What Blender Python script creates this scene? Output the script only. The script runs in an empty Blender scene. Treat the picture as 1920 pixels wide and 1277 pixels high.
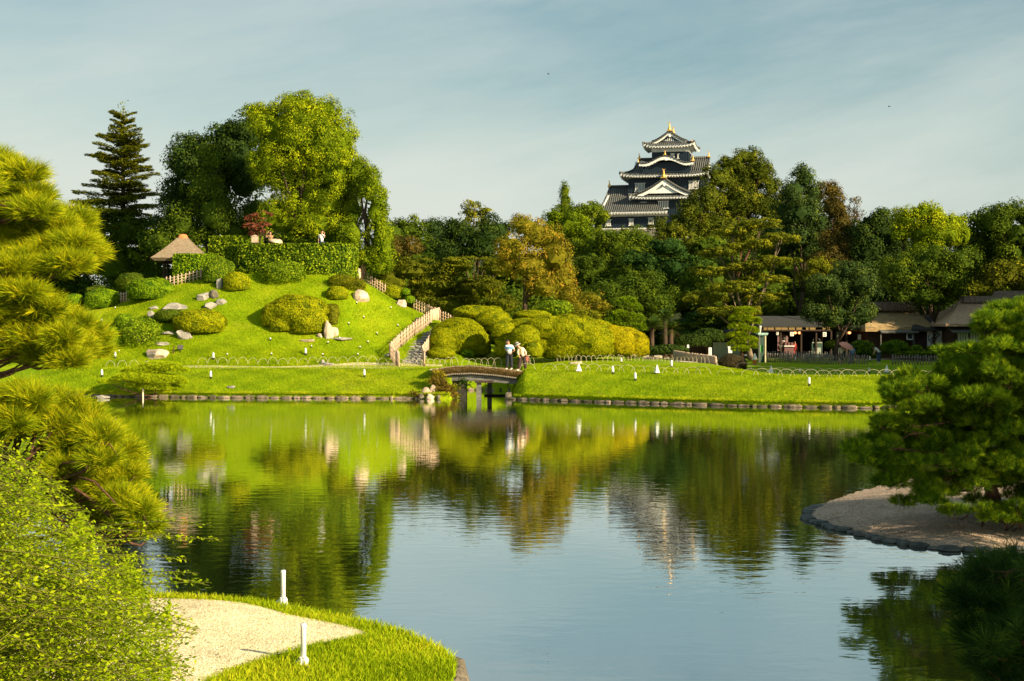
import bpy, bmesh, math, random
import numpy as np
from mathutils import Vector, Matrix

# ------------------------------------------------------------------ camera, sky, sun, exposure
SC = bpy.context.scene
COL = SC.collection
F, HZ, CH = 2667.0, 618.0, 4.0          # focal length and horizon row of the photo in its pixels, eye height above the pond
cam = bpy.data.cameras.new('camera'); camo = bpy.data.objects.new('camera', cam); COL.objects.link(camo)
camo.location = (0, 0, CH); camo.rotation_euler = (math.radians(90), 0, 0)
cam.sensor_width = 36.0; cam.lens = F / 1920 * 36.0
cam.shift_y = -(638.5 - HZ) / 1920.0
cam.clip_start = 0.1; cam.clip_end = 4000
SC.camera = camo
SC.view_settings.view_transform = 'Standard'; SC.view_settings.look = 'None'
SC.view_settings.exposure = 1.2; SC.view_settings.gamma = 1.0
SC.cycles.use_denoising = True
SC.cycles.max_bounces = 6; SC.cycles.diffuse_bounces = 2; SC.cycles.glossy_bounces = 3
SC.cycles.transmission_bounces = 3; SC.cycles.transparent_max_bounces = 4
SC.cycles.sample_clamp_indirect = 4.0

SUN_EL = math.radians(23.0); SUN_AZ = math.atan2(0.80, -0.60)   # from +Y towards +X
sd = Vector((math.sin(SUN_AZ) * math.cos(SUN_EL), math.cos(SUN_AZ) * math.cos(SUN_EL), math.sin(SUN_EL)))
sl = bpy.data.lights.new('sun', 'SUN'); sl.energy = 5.0; sl.angle = math.radians(0.5); sl.color = (1.0, 0.81, 0.53)
so = bpy.data.objects.new('sun', sl); COL.objects.link(so); so.rotation_euler = sd.to_track_quat('Z', 'Y').to_euler()
so.location = (60, -60, 60)

class NT:
    """small helper over a node tree"""
    def __init__(s, tree): s.t = tree
    def n(s, typ, **kw):
        nd = s.t.nodes.new('ShaderNode' + typ)
        for k, v in kw.items():
            if k.startswith('i_'):
                nd.inputs[k[2:].replace('_', ' ')].default_value = v
            else: setattr(nd, k, v)
        return nd
    def l(s, a, b): s.t.links.new(a, b)
    def noise(s, vec, scale, detail=4, rough=0.55, dist=0.0):
        nd = s.n('TexNoise'); nd.inputs['Scale'].default_value = scale; nd.inputs['Detail'].default_value = detail
        nd.inputs['Roughness'].default_value = rough; nd.inputs['Distortion'].default_value = dist
        if vec is not None: s.l(vec, nd.inputs['Vector'])
        return nd.outputs['Fac']
    def ramp(s, fac, stops, interp='LINEAR'):
        nd = s.n('ValToRGB'); cr = nd.color_ramp; cr.interpolation = interp
        while len(cr.elements) < len(stops): cr.elements.new(0.5)
        for e, (p, c) in zip(cr.elements, stops):
            e.position = p; e.color = (c[0], c[1], c[2], 1) if hasattr(c, '__len__') else (c, c, c, 1)
        s.l(fac, nd.inputs['Fac']); return nd.outputs['Color']
    def mix(s, f, a, b, mode='MIX'):
        nd = s.n('MixRGB', blend_type=mode)
        for inp, v in ((nd.inputs[0], f), (nd.inputs[1], a), (nd.inputs[2], b)):
            if isinstance(v, bpy.types.NodeSocket): s.l(v, inp)
            elif hasattr(v, '__len__'): inp.default_value = (v[0], v[1], v[2], 1)
            else: inp.default_value = v
        return nd.outputs[0]
    def math(s, op, a, b=0.0):
        nd = s.n('Math', operation=op)
        for inp, v in ((nd.inputs[0], a), (nd.inputs[1], b)):
            if isinstance(v, bpy.types.NodeSocket): s.l(v, inp)
            else: inp.default_value = v
        return nd.outputs[0]
    def mapping(s, vec, scale=(1, 1, 1), rot=(0, 0, 0), loc=(0, 0, 0)):
        nd = s.n('Mapping'); s.l(vec, nd.inputs['Vector'])
        nd.inputs['Scale'].default_value = scale; nd.inputs['Rotation'].default_value = rot; nd.inputs['Location'].default_value = loc
        return nd.outputs[0]

w = bpy.data.worlds.new('World'); SC.world = w; w.use_nodes = True
wt = NT(w.node_tree); w.node_tree.nodes.clear()
sky = wt.n('TexSky', sky_type='NISHITA'); sky.sun_disc = False
sky.sun_elevation = SUN_EL; sky.sun_rotation = SUN_AZ; sky.altitude = 0; sky.air_density = 1.0; sky.dust_density = 1.5; sky.ozone_density = 1.2
tc = wt.n('TexCoord')
sep = wt.n('SeparateXYZ'); wt.l(tc.outputs['Generated'], sep.inputs[0])
zz = wt.math('MAXIMUM', sep.outputs['Z'], 0.0)
# wispy high cloud: long streaks rising to the right over a thin veil, paler towards the horizon
v1 = wt.mapping(wt.mapping(tc.outputs['Generated'], rot=(0, math.radians(13), 0)), scale=(2.4, 2.4, 11.0), loc=(1.7, 0.3, 0.4))
c1 = wt.noise(v1, 1.0, 9, 0.62, 0.25)
v2 = wt.mapping(wt.mapping(tc.outputs['Generated'], rot=(0, math.radians(9), 0)), scale=(2.2, 2.2, 9.0), loc=(4.1, 0, 2.2))
c2 = wt.noise(v2, 1.0, 5, 0.55, 0.15)
cl = wt.math('ADD', wt.math('MULTIPLY', c1, 0.6), wt.math('MULTIPLY', c2, 0.5))
hzf = wt.ramp(zz, [(0.0, 0.36), (0.09, 0.24), (0.17, 0.05), (0.24, 0.0)])
cf = wt.ramp(wt.math('ADD', cl, hzf), [(0.42, 0.0), (0.60, 0.5), (0.84, 1.0)])
clear = wt.mix(0.55, wt.mix(1.0, sky.outputs[0], (0.70, 0.86, 0.74), 'MULTIPLY'), wt.mix(1.0, (0.30, 0.46, 0.52), (3.0, 3.0, 3.0), 'MULTIPLY'))
veil = wt.mix(1.0, wt.ramp(zz, [(0.0, (0.93, 0.97, 0.88)), (0.08, (0.92, 0.98, 0.89)), (0.14, (0.86, 0.96, 0.88)), (0.25, (0.72, 0.84, 0.84))]), (3.85, 3.85, 3.85), 'MULTIPLY')
skymix = wt.mix(cf, clear, veil)
bg = wt.n('Background'); bg.inputs['Strength'].default_value = 0.088
wt.l(skymix, bg.inputs['Color'])
wo = wt.n('OutputWorld'); wt.l(bg.outputs[0], wo.inputs['Surface'])

# ------------------------------------------------------------------ materials
def srgb(r, g, b):
    f = lambda c: (c / 255 / 12.92) if c / 255 <= 0.04045 else ((c / 255 + 0.055) / 1.055) ** 2.4
    return (f(r), f(g), f(b))
MATS = {}
def new_mat(name):
    m = bpy.data.materials.new(name); m.use_nodes = True; m.node_tree.nodes.clear(); MATS[name] = m
    return m, NT(m.node_tree)
def finish(m, t, color, rough=0.7, spec=0.3, metal=0.0, bump=None, bdist=0.02, bstr=0.6, transl=0.0, tcol=None):
    p = t.n('BsdfPrincipled'); p.inputs['Roughness'].default_value = rough
    p.inputs['Specular IOR Level'].default_value = spec; p.inputs['Metallic'].default_value = metal
    if isinstance(color, bpy.types.NodeSocket): t.l(color, p.inputs['Base Color'])
    else: p.inputs['Base Color'].default_value = (*color, 1)
    if bump is not None:
        b = t.n('Bump'); b.inputs['Distance'].default_value = bdist; b.inputs['Strength'].default_value = bstr
        t.l(bump, b.inputs['Height']); t.l(b.outputs[0], p.inputs['Normal'])
    o = t.n('OutputMaterial')
    if transl:
        tr = t.n('BsdfTranslucent')
        c = tcol if tcol is not None else color
        if isinstance(c, bpy.types.NodeSocket): t.l(c, tr.inputs['Color'])
        else: tr.inputs['Color'].default_value = (*c, 1)
        mx = t.n('MixShader'); mx.inputs[0].default_value = transl
        t.l(p.outputs[0], mx.inputs[1]); t.l(tr.outputs[0], mx.inputs[2]); t.l(mx.outputs[0], o.inputs[0])
    else: t.l(p.outputs[0], o.inputs[0])
    return m
def leaf_mat(name, c0, c1, c2, transl=0.3, rough=0.75, spec=0.06):
    """three leaf colours picked by the face attribute 'tint'"""
    m, t = new_mat(name)
    a = t.n('Attribute', attribute_name='tint')
    c = t.ramp(a.outputs['Fac'], [(0.1, c0), (0.5, c1), (0.92, c2)])
    return finish(m, t, c, rough, spec, transl=transl)
def noisy_mat(name, stops, scale=3.0, detail=6, rough=0.85, spec=0.2, bdist=0.02, bstr=0.7, bscale=None, vscale=(1, 1, 1), metal=0.0, dist=0.0):
    m, t = new_mat(name)
    tc = t.n('TexCoord'); g = t.n('NewGeometry')
    v = t.mapping(g.outputs['Position'], scale=vscale)
    n = t.noise(v, scale, detail, 0.6, dist)
    c = t.ramp(n, stops)
    b = t.noise(v, bscale or scale * 3, 5, 0.6)
    return finish(m, t, c, rough, spec, metal, bump=b, bdist=bdist, bstr=bstr)

L = leaf_mat
L('leaf_dark', (0.015, 0.032, 0.006), (0.030, 0.058, 0.008), (0.075, 0.112, 0.010), 0.22)
L('leaf_teal', (0.022, 0.045, 0.011), (0.052, 0.090, 0.017), (0.15, 0.19, 0.022), 0.25)
L('leaf_mid', (0.036, 0.068, 0.005), (0.090, 0.138, 0.007), (0.22, 0.26, 0.009), 0.3)
L('leaf_bright', (0.060, 0.105, 0.003), (0.205, 0.275, 0.004), (0.44, 0.46, 0.008), 0.3)
L('leaf_olive', (0.065, 0.078, 0.004), (0.15, 0.165, 0.006), (0.30, 0.28, 0.010), 0.3)
L('leaf_brown', (0.050, 0.045, 0.010), (0.13, 0.095, 0.014), (0.22, 0.14, 0.02), 0.25)
L('leaf_orange', (0.11, 0.11, 0.006), (0.26, 0.225, 0.012), (0.44, 0.27, 0.025), 0.3)
L('leaf_red', (0.12, 0.040, 0.020), (0.22, 0.065, 0.035), (0.32, 0.13, 0.06), 0.3)
L('leaf_hedge', (0.025, 0.060, 0.003), (0.14, 0.22, 0.006), (0.38, 0.44, 0.015), 0.25)
L('leaf_round', (0.030, 0.075, 0.003), (0.16, 0.27, 0.005), (0.30, 0.40, 0.008), 0.25)
L('leaf_azalea', (0.075, 0.10, 0.002), (0.27, 0.30, 0.003), (0.46, 0.42, 0.005), 0.2)
L('leaf_gold', (0.12, 0.115, 0.002), (0.37, 0.335, 0.003), (0.54, 0.42, 0.006), 0.2)
L('leaf_shrub', (0.12, 0.19, 0.004), (0.26, 0.35, 0.005), (0.46, 0.52, 0.010), 0.4)
L('leaf_purple',(0.030, 0.028, 0.014), (0.060, 0.048, 0.022), (0.10, 0.07, 0.03), 0.15)
L('needle_gold', (0.055, 0.105, 0.003), (0.25, 0.31, 0.004), (0.62, 0.56, 0.010), 0.35)
L('needle_green',(0.022, 0.062, 0.005), (0.105, 0.20, 0.007), (0.38, 0.48, 0.010), 0.3)
L('needle_dark',(0.012, 0.035, 0.008), (0.035, 0.085, 0.012), (0.11, 0.17, 0.015), 0.25)
L('needle_lime',(0.10, 0.16, 0.004), (0.32, 0.43, 0.006), (0.55, 0.62, 0.012), 0.35)
L('needle_olive', (0.034, 0.052, 0.004), (0.13, 0.155, 0.008), (0.32, 0.30, 0.012), 0.25)
L('blade',      (0.15, 0.22, 0.003), (0.32, 0.44, 0.005), (0.58, 0.56, 0.020), 0.45)
L('frond',      (0.018, 0.045, 0.008), (0.050, 0.085, 0.010), (0.15, 0.14, 0.015), 0.2)

B = noisy_mat
B('bark', [(0.3, (0.030, 0.020, 0.013)), (0.7, (0.085, 0.055, 0.035))], 6, vscale=(1, 1, 0.3), bdist=0.03)
B('bark_pine', [(0.3, (0.040, 0.020, 0.012)), (0.7, (0.15, 0.075, 0.045))], 14, vscale=(1, 1, 0.5), bdist=0.02)
B('bark_pale', [(0.3, (0.10, 0.075, 0.045)), (0.7, (0.26, 0.20, 0.13))], 6, vscale=(1, 1, 0.3), bdist=0.03)
B('twig', [(0.3, (0.050, 0.040, 0.015)), (0.7, (0.12, 0.085, 0.035))], 20)
B('green_twig', [(0.3, (0.10, 0.12, 0.015)), (0.7, (0.22, 0.20, 0.04))], 20)
B('shaded_stone', [(0.3, (0.010, 0.010, 0.008)), (0.7, (0.045, 0.042, 0.034))], 3, bdist=.05)  # abutment stone, with the shade under the bridge deck in its colour
B('rock', [(0.25, (0.12, 0.115, 0.10)), (0.5, (0.27, 0.25, 0.215)), (0.75, (0.42, 0.38, 0.32))], 2.2, detail=9, bdist=0.08, bscale=5)
B('rock_warm', [(0.25, (0.20, 0.15, 0.10)), (0.5, (0.48, 0.37, 0.27)), (0.75, (0.66, 0.53, 0.40))], 2.6, detail=9, bdist=0.08, bscale=5)
B('rock_dark', [(0.25, (0.035, 0.030, 0.022)), (0.5, (0.11, 0.095, 0.07)), (0.78, (0.24, 0.20, 0.15))], 3.0, detail=9, bdist=0.06, bscale=6)
B('kerb_stone', [(0.25, (0.035, 0.036, 0.015)), (0.45, (0.10, 0.085, 0.05)), (0.55, (0.20, 0.155, 0.11)), (0.75, (0.36, 0.28, 0.20))], 1.7, detail=8, bdist=0.05, bscale=6)
B('slate', [(0.25, (0.030, 0.034, 0.032)), (0.5, (0.080, 0.088, 0.082)), (0.78, (0.17, 0.17, 0.15))], 3.0, detail=8, bdist=0.03, bscale=8)
B('step_stone', [(0.25, (0.12, 0.115, 0.10)), (0.5, (0.24, 0.225, 0.20)), (0.78, (0.36, 0.34, 0.30))], 3.0, detail=8, bdist=0.03, bscale=8)
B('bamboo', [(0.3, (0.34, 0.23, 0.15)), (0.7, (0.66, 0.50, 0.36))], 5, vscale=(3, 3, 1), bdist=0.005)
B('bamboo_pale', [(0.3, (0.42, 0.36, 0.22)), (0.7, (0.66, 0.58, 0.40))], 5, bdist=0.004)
B('bamboo_dark', [(0.3, (0.12, 0.105, 0.085)), (0.7, (0.27, 0.24, 0.20))], 5, bdist=0.004)
B('stake', [(0.3, (0.30, 0.21, 0.14)), (0.7, (0.56, 0.43, 0.32))], 5, vscale=(3, 3, 1), bdist=0.005)
B('wood_dark', [(0.3, (0.022, 0.016, 0.012)), (0.7, (0.065, 0.042, 0.03))], 5, vscale=(3, 3, 0.5), bdist=0.006)
B('wood_brown', [(0.3, (0.055, 0.030, 0.022)), (0.7, (0.12, 0.07, 0.05))], 5, vscale=(3, 3, 0.5), bdist=0.006)
B('wood_grey', [(0.3, (0.07, 0.072, 0.065)), (0.7, (0.17, 0.17, 0.15))], 3, vscale=(1, 3, 3), bdist=0.01)
B('log_end', [(0.3, (0.10, 0.085, 0.06)), (0.7, (0.26, 0.22, 0.16))], 9, bdist=0.01)
B('thatch', [(0.25, (0.24, 0.155, 0.095)), (0.5, (0.44, 0.30, 0.19)), (0.8, (0.56, 0.41, 0.28))], 1.3, detail=10, vscale=(3, 3, 9), bdist=0.08, bscale=5)
B('thatch_moss', [(0.25, (0.16, 0.12, 0.050)), (0.5, (0.36, 0.25, 0.12)), (0.8, (0.50, 0.36, 0.19))], 1.3, detail=10, vscale=(3, 3, 9), bdist=0.08, bscale=5)
B('thatch_grey', [(0.25, (0.13, 0.095, 0.06)), (0.5, (0.22, 0.17, 0.11)), (0.8, (0.33, 0.26, 0.17))], 1.6, detail=10, vscale=(3, 3, 9), bdist=0.05, bscale=5)
B('ridge_bark', [(0.3, (0.11, 0.09, 0.07)), (0.7, (0.30, 0.23, 0.18))], 3, vscale=(0.6, 3, 6), bdist=0.05)
B('terracotta', [(0.3, (0.50, 0.14, 0.05)), (0.7, (0.68, 0.24, 0.09))], 4)
B('roof_slate', [(0.3, (0.022, 0.024, 0.024)), (0.7, (0.060, 0.060, 0.055))], 2, vscale=(4, 4, 8), bdist=0.04)
B('plaster', [(0.3, (0.66, 0.67, 0.63)), (0.7, (0.80, 0.80, 0.75))], 0.6, bdist=0.01)
B('plaster_green', [(0.3, (0.24, 0.28, 0.22)), (0.7, (0.33, 0.37, 0.30))], 0.9, bdist=0.01)
B('paper', [(0.3, (0.76, 0.77, 0.70)), (0.7, (0.84, 0.84, 0.78))], 3)
B('earth', [(0.3, (0.11, 0.07, 0.042)), (0.7, (0.30, 0.20, 0.13))], 1.8, detail=9, bdist=0.06)
B('moss_edge', [(0.25, (0.09, 0.065, 0.03)), (0.48, (0.30, 0.205, 0.115)), (0.6, (0.40, 0.27, 0.16)), (0.8, (0.16, 0.20, 0.03))], 5, detail=9, bdist=0.07, bscale=14)
def flat(name, c, rough=0.6, spec=0.3, metal=0.0):
    m, t = new_mat(name)
    g = t.n('NewGeometry'); n = t.noise(g.outputs['Position'], 4.0, 4)
    cc = t.mix(1.0, c, t.ramp(n, [(0.3, 0.86), (0.7, 1.0)]), 'MULTIPLY')
    return finish(m, t, cc, rough, spec, metal)
flat('white_paint', (0.78, 0.78, 0.74), 0.4); flat('black_metal', (0.015, 0.015, 0.015), 0.4); flat('gold', (0.95, 0.55, 0.13), 0.35, metal=0.6)
flat('black_board', (0.014, 0.026, 0.040), 0.45); flat('window_dark', (0.015, 0.02, 0.02), 0.25)
flat('shop_dark', (0.012, 0.012, 0.010), 0.7); flat('red_paint', (0.30, 0.02, 0.02), 0.5); flat('pink_cloth', (0.60, 0.24, 0.22), 0.7)
flat('rose', (0.15, 0.075, 0.075), 0.6); flat('teal_cloth', (0.035, 0.075, 0.055), 0.6); flat('sign_green', (0.10, 0.36, 0.10), 0.5); flat('mint_roof', (0.33, 0.52, 0.45), 0.5)
flat('cone_orange', (0.62, 0.22, 0.05), 0.5); flat('yellow_print', (0.62, 0.42, 0.10), 0.6); flat('brown_print', (0.12, 0.03, 0.015), 0.6)
flat('skin', (0.52, 0.27, 0.17), 0.5); flat('hair', (0.018, 0.012, 0.01), 0.5); flat('trousers_black', (0.012, 0.016, 0.022), 0.8)
flat('trousers_brown', (0.045, 0.028, 0.022), 0.8); flat('shirt_white', (0.66, 0.68, 0.66), 0.8); flat('shirt_blue', (0.12, 0.27, 0.45), 0.8)
flat('shirt_cream', (0.62, 0.50, 0.38), 0.8); flat('shirt_tan', (0.40, 0.28, 0.12), 0.8); flat('shoe_white', (0.7, 0.68, 0.62), 0.6)
flat('bag_red', (0.35, 0.08, 0.05), 0.6); flat('straw_hat', (0.35, 0.34, 0.30), 0.8); flat('hat_band', (0.02, 0.025, 0.03), 0.8)
flat('skirt_grey', (0.12, 0.115, 0.11), 0.8); flat('parasol', (0.66, 0.27, 0.19), 0.6); flat('grey_metal', (0.25, 0.26, 0.26), 0.4, metal=0.5)
flat('sign_print', (0.10, 0.12, 0.11), 0.6); flat('bird_black', (0.02, 0.02, 0.02), 0.7); flat('jeans', (0.04, 0.07, 0.13), 0.8)
def glow(name, c, s):
    m, t = new_mat(name); e = t.n('Emission'); e.inputs['Color'].default_value = (*c, 1); e.inputs['Strength'].default_value = s
    o = t.n('OutputMaterial'); t.l(e.outputs[0], o.inputs[0])
glow('lamp_glow', (1.0, 0.30, 0.10), 1.6); glow('banner_glow', (0.95, 0.55, 0.16), 0.28)

def tile_mat(name, axis, pitch):
    """rows of round cover tiles running down the slope, in object space"""
    m, t = new_mat(name); tc = t.n('TexCoord'); s = t.n('SeparateXYZ'); t.l(tc.outputs['Object'], s.inputs[0])
    u = t.math('FRACT', t.math('MULTIPLY', s.outputs[axis], 1.0 / pitch))
    tri = t.math('ABSOLUTE', t.math('SUBTRACT', u, 0.5))
    c = t.ramp(tri, [(0.0, (0.045, 0.049, 0.050)), (0.22, (0.055, 0.060, 0.060)), (0.34, (0.13, 0.135, 0.125)), (0.5, (0.155, 0.158, 0.142))])
    g = t.n('NewGeometry'); n = t.noise(g.outputs['Position'], 0.7, 5)
    c = t.mix(1.0, c, t.ramp(n, [(0.3, 0.7), (0.7, 1.0)]), 'MULTIPLY')
    return finish(m, t, c, 0.6, 0.3, bump=tri, bdist=0.25, bstr=1.0)
tile_mat('tile_front', 'X', 0.40); tile_mat('tile_side', 'Y', 0.40)

# grass lawn
m, t = new_mat('lawn')
g = t.n('NewGeometry'); pos = g.outputs['Position']
n1 = t.noise(pos, 0.16, 4, 0.55); n2 = t.noise(t.mapping(pos, scale=(1, 1, 2)), 3.2, 7, 0.7); n3 = t.noise(pos, 22, 3, 0.7)
base = t.ramp(n1, [(0.30, (0.135, 0.245, 0.003)), (0.50, (0.235, 0.35, 0.004)), (0.68, (0.35, 0.40, 0.010))])
base = t.mix(1.0, base, t.ramp(n2, [(0.28, (0.50, 0.62, 0.5)), (0.50, (1, 1, 1)), (0.72, (1.25, 1.10, 1.0))]), 'MULTIPLY')
base = t.mix(t.ramp(t.noise(pos, 0.55, 6, 0.65), [(0.58, 0.0), (0.74, 0.55)]), base, (0.34, 0.28, 0.045))
bmp = t.math('ADD', t.math('MULTIPLY', n2, 0.6), t.math('MULTIPLY', n3, 0.5))
finish(m, t, base, 0.9, 0.05, bump=bmp, bdist=0.16, bstr=1.0)
B('forest_floor', [(0.3, (0.010, 0.016, 0.004)), (0.7, (0.030, 0.040, 0.010))], 0.3, bdist=0.3)
# sand path and gravel
def gravel(name, stops, s, bd):
    m, t = new_mat(name); g = t.n('NewGeometry'); pos = g.outputs['Position']
    v = t.n('TexVoronoi'); v.inputs['Scale'].default_value = s; t.l(pos, v.inputs['Vector'])
    c = t.ramp(v.outputs['Color'], stops); n = t.noise(pos, 0.9, 8, 0.7)
    c = t.mix(1.0, c, t.ramp(n, [(0.3, 0.62), (0.48, 0.9), (0.65, 1.0)]), 'MULTIPLY')
    finish(m, t, c, 0.9, 0.1, bump=t.math('ADD', v.outputs['Distance'], t.math('MULTIPLY', t.noise(pos, 2.5, 5), 2.0)), bdist=bd, bstr=0.8)
gravel('gravel', [(0.0, (0.50, 0.39, 0.20)), (0.5, (0.86, 0.72, 0.42)), (1.0, (1.0, 0.93, 0.68))], 46, 0.012)
gravel('gravel_beach', [(0.0, (0.24, 0.175, 0.12)), (0.5, (0.40, 0.30, 0.22)), (1.0, (0.56, 0.44, 0.34))], 30, 0.02)
gravel('sand', [(0.0, (0.55, 0.45, 0.28)), (1.0, (0.80, 0.68, 0.46))], 9, 0.02)
gravel('soil', [(0.0, (0.03, 0.025, 0.015)), (1.0, (0.09, 0.07, 0.035))], 3, 0.06)
# pond
m, t = new_mat('pond'); g = t.n('NewGeometry'); pos = g.outputs['Position']
big = t.noise(t.mapping(pos, scale=(0.06, 0.045, 1), rot=(0, 0, 0.3)), 1.0, 3, 0.5)
patch = t.ramp(big, [(0.38, 0.35), (0.62, 1.0)])
wv = t.math('ADD', t.math('MULTIPLY', t.noise(t.mapping(pos, scale=(1.0, 1.9, 1), rot=(0, 0, 0.12)), 1.5, 3, 0.5, 0.3), 1.0),
            t.math('MULTIPLY', t.noise(t.mapping(pos, scale=(1.0, 1.6, 1), rot=(0, 0, -0.25)), 5.0, 2, 0.5, 0.2), 0.17))
bm_ = t.n('Bump'); bm_.inputs['Distance'].default_value = 0.0055; t.l(patch, bm_.inputs['Strength']); t.l(wv, bm_.inputs['Height'])
gl = t.n('BsdfGlossy'); gl.inputs['Roughness'].default_value = 0.015; gl.inputs['Color'].default_value = (0.93, 0.95, 0.95, 1); t.l(bm_.outputs[0], gl.inputs['Normal'])
df = t.n('BsdfDiffuse'); df.inputs['Color'].default_value = (0.020, 0.032, 0.008, 1)
fr = t.n('Fresnel'); fr.inputs['IOR'].default_value = 1.75; t.l(bm_.outputs[0], fr.inputs['Normal'])
mx = t.n('MixShader'); t.l(t.ramp(fr.outputs[0], [(0.0, 0.25), (0.35, 0.82), (1.0, 1.0)]), mx.inputs[0]); t.l(df.outputs[0], mx.inputs[1]); t.l(gl.outputs[0], mx.inputs[2])
o = t.n('OutputMaterial'); t.l(mx.outputs[0], o.inputs[0])

# ------------------------------------------------------------------ mesh helpers
ORG = {}
def _finish_obj(name, me, mats, parent, loc):
    for mm in (mats if isinstance(mats, (list, tuple)) else [mats]): me.materials.append(MATS[mm])
    o = bpy.data.objects.new(name, me); COL.objects.link(o)
    if parent is not None: o.parent = parent; ORG[o.name] = ORG[parent.name]
    else: o.location = loc; ORG[o.name] = Vector(loc)
    return o
def mesh_np(name, chunks, mats, parent=None, loc=(0, 0, 0)):
    """chunks: (V n*3, F m*k, tint m or float, material index, smooth)"""
    org = ORG[parent.name] if parent is not None else Vector(loc)
    Vs, loops, starts, tots, tint, mi, sm = [], [], [], [], [], [], []
    off = 0; ls = 0
    for ch in chunks:
        V, Fc = ch[0], ch[1]
        if len(V) == 0 or len(Fc) == 0: continue
        tv = ch[2] if len(ch) > 2 else 0.5; mat = ch[3] if len(ch) > 3 else 0; smo = ch[4] if len(ch) > 4 else False
        Vs.append(V); loops.append((Fc + off).ravel()); m_, k = Fc.shape
        starts.append(ls + np.arange(m_) * k); tots.append(np.full(m_, k)); ls += m_ * k; off += len(V)
        tint.append(np.broadcast_to(tv, (m_,)).astype(np.float32)); mi.append(np.full(m_, mat)); sm.append(np.full(m_, smo))
    V = np.concatenate(Vs).astype(np.float32) - np.array(org, dtype=np.float32)
    loops = np.concatenate(loops).astype(np.int32); starts = np.concatenate(starts).astype(np.int32); tots = np.concatenate(tots).astype(np.int32)
    me = bpy.data.meshes.new(name); me.vertices.add(len(V)); me.vertices.foreach_set('co', V.ravel())
    me.loops.add(len(loops)); me.loops.foreach_set('vertex_index', loops)
    me.polygons.add(len(starts)); me.polygons.foreach_set('loop_start', starts); me.polygons.foreach_set('loop_total', tots)
    me.polygons.foreach_set('material_index', np.concatenate(mi).astype(np.int32)); me.polygons.foreach_set('use_smooth', np.concatenate(sm).astype(bool))
    at = me.attributes.new('tint', 'FLOAT', 'FACE'); at.data.foreach_set('value', np.concatenate(tint))
    me.update(calc_edges=True); me.validate()
    return _finish_obj(name, me, mats, parent, loc)

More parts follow.
